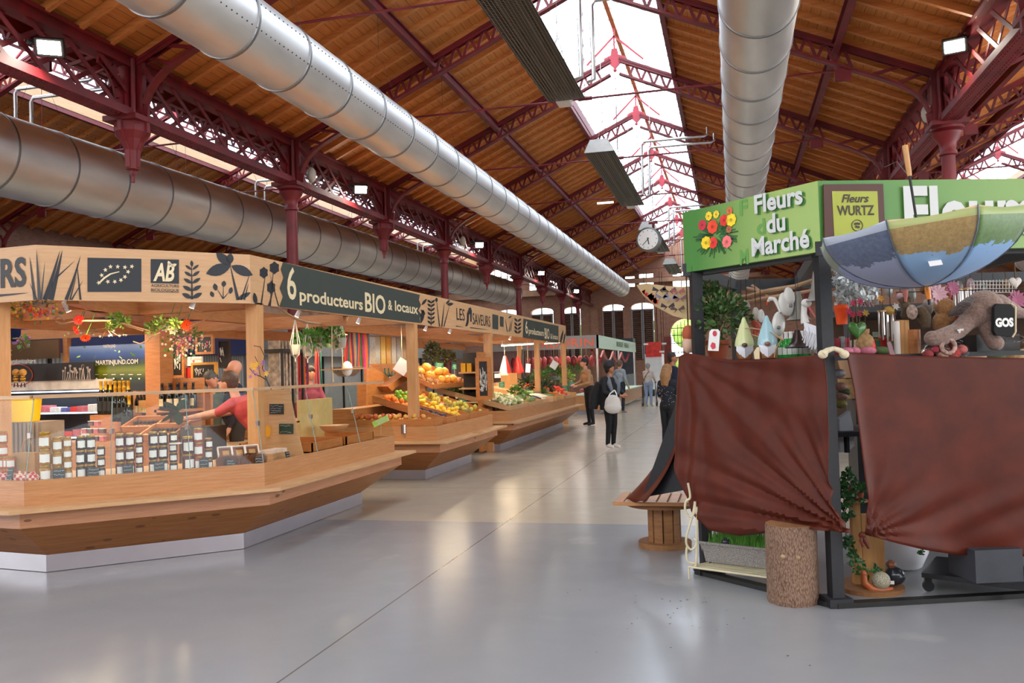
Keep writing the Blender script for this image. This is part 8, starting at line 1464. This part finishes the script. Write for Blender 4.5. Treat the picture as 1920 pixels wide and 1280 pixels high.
for i in range(22):
    x = -7.3+i*.14; p = Vector((x, 28.4+.5*(i % 3), 1.75)); t2 = thing('hanging_meat', 'red ham or sausage hanging inside the butcher stall', 'meat', p, 'hanging meats'); MB().sph(p, .1, .09, .2, 10, 7).build('meat', MEAT[i % 3], t2, True); MB().tube([p, p+Vector((0, 0, .78))], .006, 4).build('hook', STEEL, t2)
q = MB()
for i in range(4): q.tube([(xb-.3, 28+i*2.6+2.6*u/8, 2.1-.35*math.sin(PI*u/8)) for u in range(9)], .05, 6)
tag(q.build('red_bunting', MEAT[0]), 'red swagged garland under the pale green fascia', 'bunting'); area('butcher_glow', (-5.5, 33, 2.45), 2, 9, 150, (1, .85, .8)); 
# far stall with dark frame and red sign, white unit
t_ = thing('far_kiosk', 'white kiosk with a bright red panel near the arched gate', 'kiosk', (-4, 42, 0)); a = atY(1211, 720, 42); b = atY(1240, 652, 42); MB().box(a.x, b.x, 42, 43.5, 0.005, 2.1).build('cabinet', WHITE, t_); MB().box(a.x+.05, b.x, 41.97, 42, 1.95, b.z+.3).build('red_panel', mat('signal_red', '#dc2c1c', .4), t_); MB().box(a.x-1.2, a.x-.5, 41.5, 42.5, .005, 2.9).build('dark_column', mat('dark_slate_paint', '#2c333c', .5), t_)
p = atY(1255, 690, 47.5); MB_ = MB(); MB_.box(p.x-.2, p.x+.15, 47.3, 48.0, .0, 3.1); tag(MB_.build('red_door_leaf', mat('oxide_red_door', '#7a2c20', .6, var=.15)), 'open red door leaf at the left of the arched gate', 'door')
for i, (x, y) in enumerate(((1211, 645), (1245, 644), (1241, 659))): p = atY(x, y, 41); t2 = thing('ceiling_spot', 'small white spotlight cluster above the red panel, %s' % ['left', 'right', 'lower'][i], 'spotlight', p); MB().cbox(p, .22, .1, .08).build('bar', WHITE, t2); MB().tube([p, (p.x, p.y, 6)], .01, 4).build('cable', DARKM, t2)
# left aisle: other stalls behind
WPAN = mat('white_roller_shutter', '#a9a8a4', .5, var=.08); BLU = mat('navy_canopy', '#1a2250', .7, var=.1); t = NT('ribbed_shutter'); wv = t.n('ShaderNodeTexWave', wave_type='BANDS', bands_direction='Y'); t.set(wv, 'Vector', t.coord((1, 1, 1), True)); wv.inputs['Scale'].default_value = 3; t.base(t.ramp(wv.outputs[1], [(.2, lin('#77797a')), (.7, lin('#a8aaa9'))]), .5); RIB = t.m
for i, (y0, y1, c_, lb) in enumerate(((4, 11.5, RIB, 'grey ribbed kiosk wall behind the jam stall'), (12.5, 19.5, BLU, 'kiosk with a deep blue canopy behind the scarves'), (20.5, 28, WPAN, 'pale kiosk behind the fruit stall'), (29, 37, RIB, 'distant grey kiosk in the left aisle'))):
    t_ = thing('aisle_kiosk', lb, 'kiosk', (-13, y0, 0)); MB().box(-15.4, -12.2, y0, y1, .005, 2.1).build('wall', RIB if c_ is BLU else c_, t_); MB().box(-15.5, -11.9, y0-.1, y1+.1, 2.1, 2.9).build('fascia', c_ if c_ is BLU else mat('dim_white_panel', '#8f8f8c', .5, var=.1), t_); MB().box(-11.95, -11.9, y0, y1, 2.98, 3.06).build('brown_trim', JOIST, t_); area('aisle_glow', (-11.0, (y0+y1)/2, 2.9), .6, 5, 26, (1, .95, .88))
    q = MB(); [q.box(-12.19, -12.15, y0+.5+k*1.4, y0+.56+k*1.4, .1, 2.1) for k in range(int((y1-y0)/1.4))]; q.build('shutter_rails', DARKM, t_)
for i, (x, y) in enumerate(((22, 595), (80, 609))): p = atY(x, y, 10.5); t2 = thing('pendant_lamp', 'bright white pendant lamp seen through the jam stall, %s' % ('left' if i == 0 else 'right'), 'lamp', p, 'white pendant lamps'); MB().lathe([(.16, 0), (.08, .08), (0, .1)], 16, p).build('shade', WHITE, t2, True); MB().lathe([(.14, -.004), (0, -.004)], 16, p, cap=False).build('lens', emis('pendant_lens', '#ffffff', 10), t2); MB().tube([p+Vector((0, 0, .1)), (p.x, p.y, 3.2)], .008, 4).build('cable', DARKM, t2)
# opposite stall across the aisle, beyond the flower stall
t_ = thing('green_roofed_stall', 'dim stall structure behind the flower stall', 'market stall', (3, 14, 0)); MB().box(1.6, 6.2, 13.2, 13.3, .3, 1.3).build('counter_front', BLK, t_); MB().box(1.6, 6.2, 13.2, 16, 2.2, 2.3).build('roof', BLK, t_); [MB().box(x, x+.08, y, y+.08, 0, 2.2).build('post', BLK, t_) for x in (1.6, 6.1) for y in (13.2, 15.9)]; MB().box(1.6, 6.2, 15.9, 16, .0, 2.2).build('back_panel', mat('dark_brown_panel', '#4a3424', .8, var=.4, scale=2), t_)
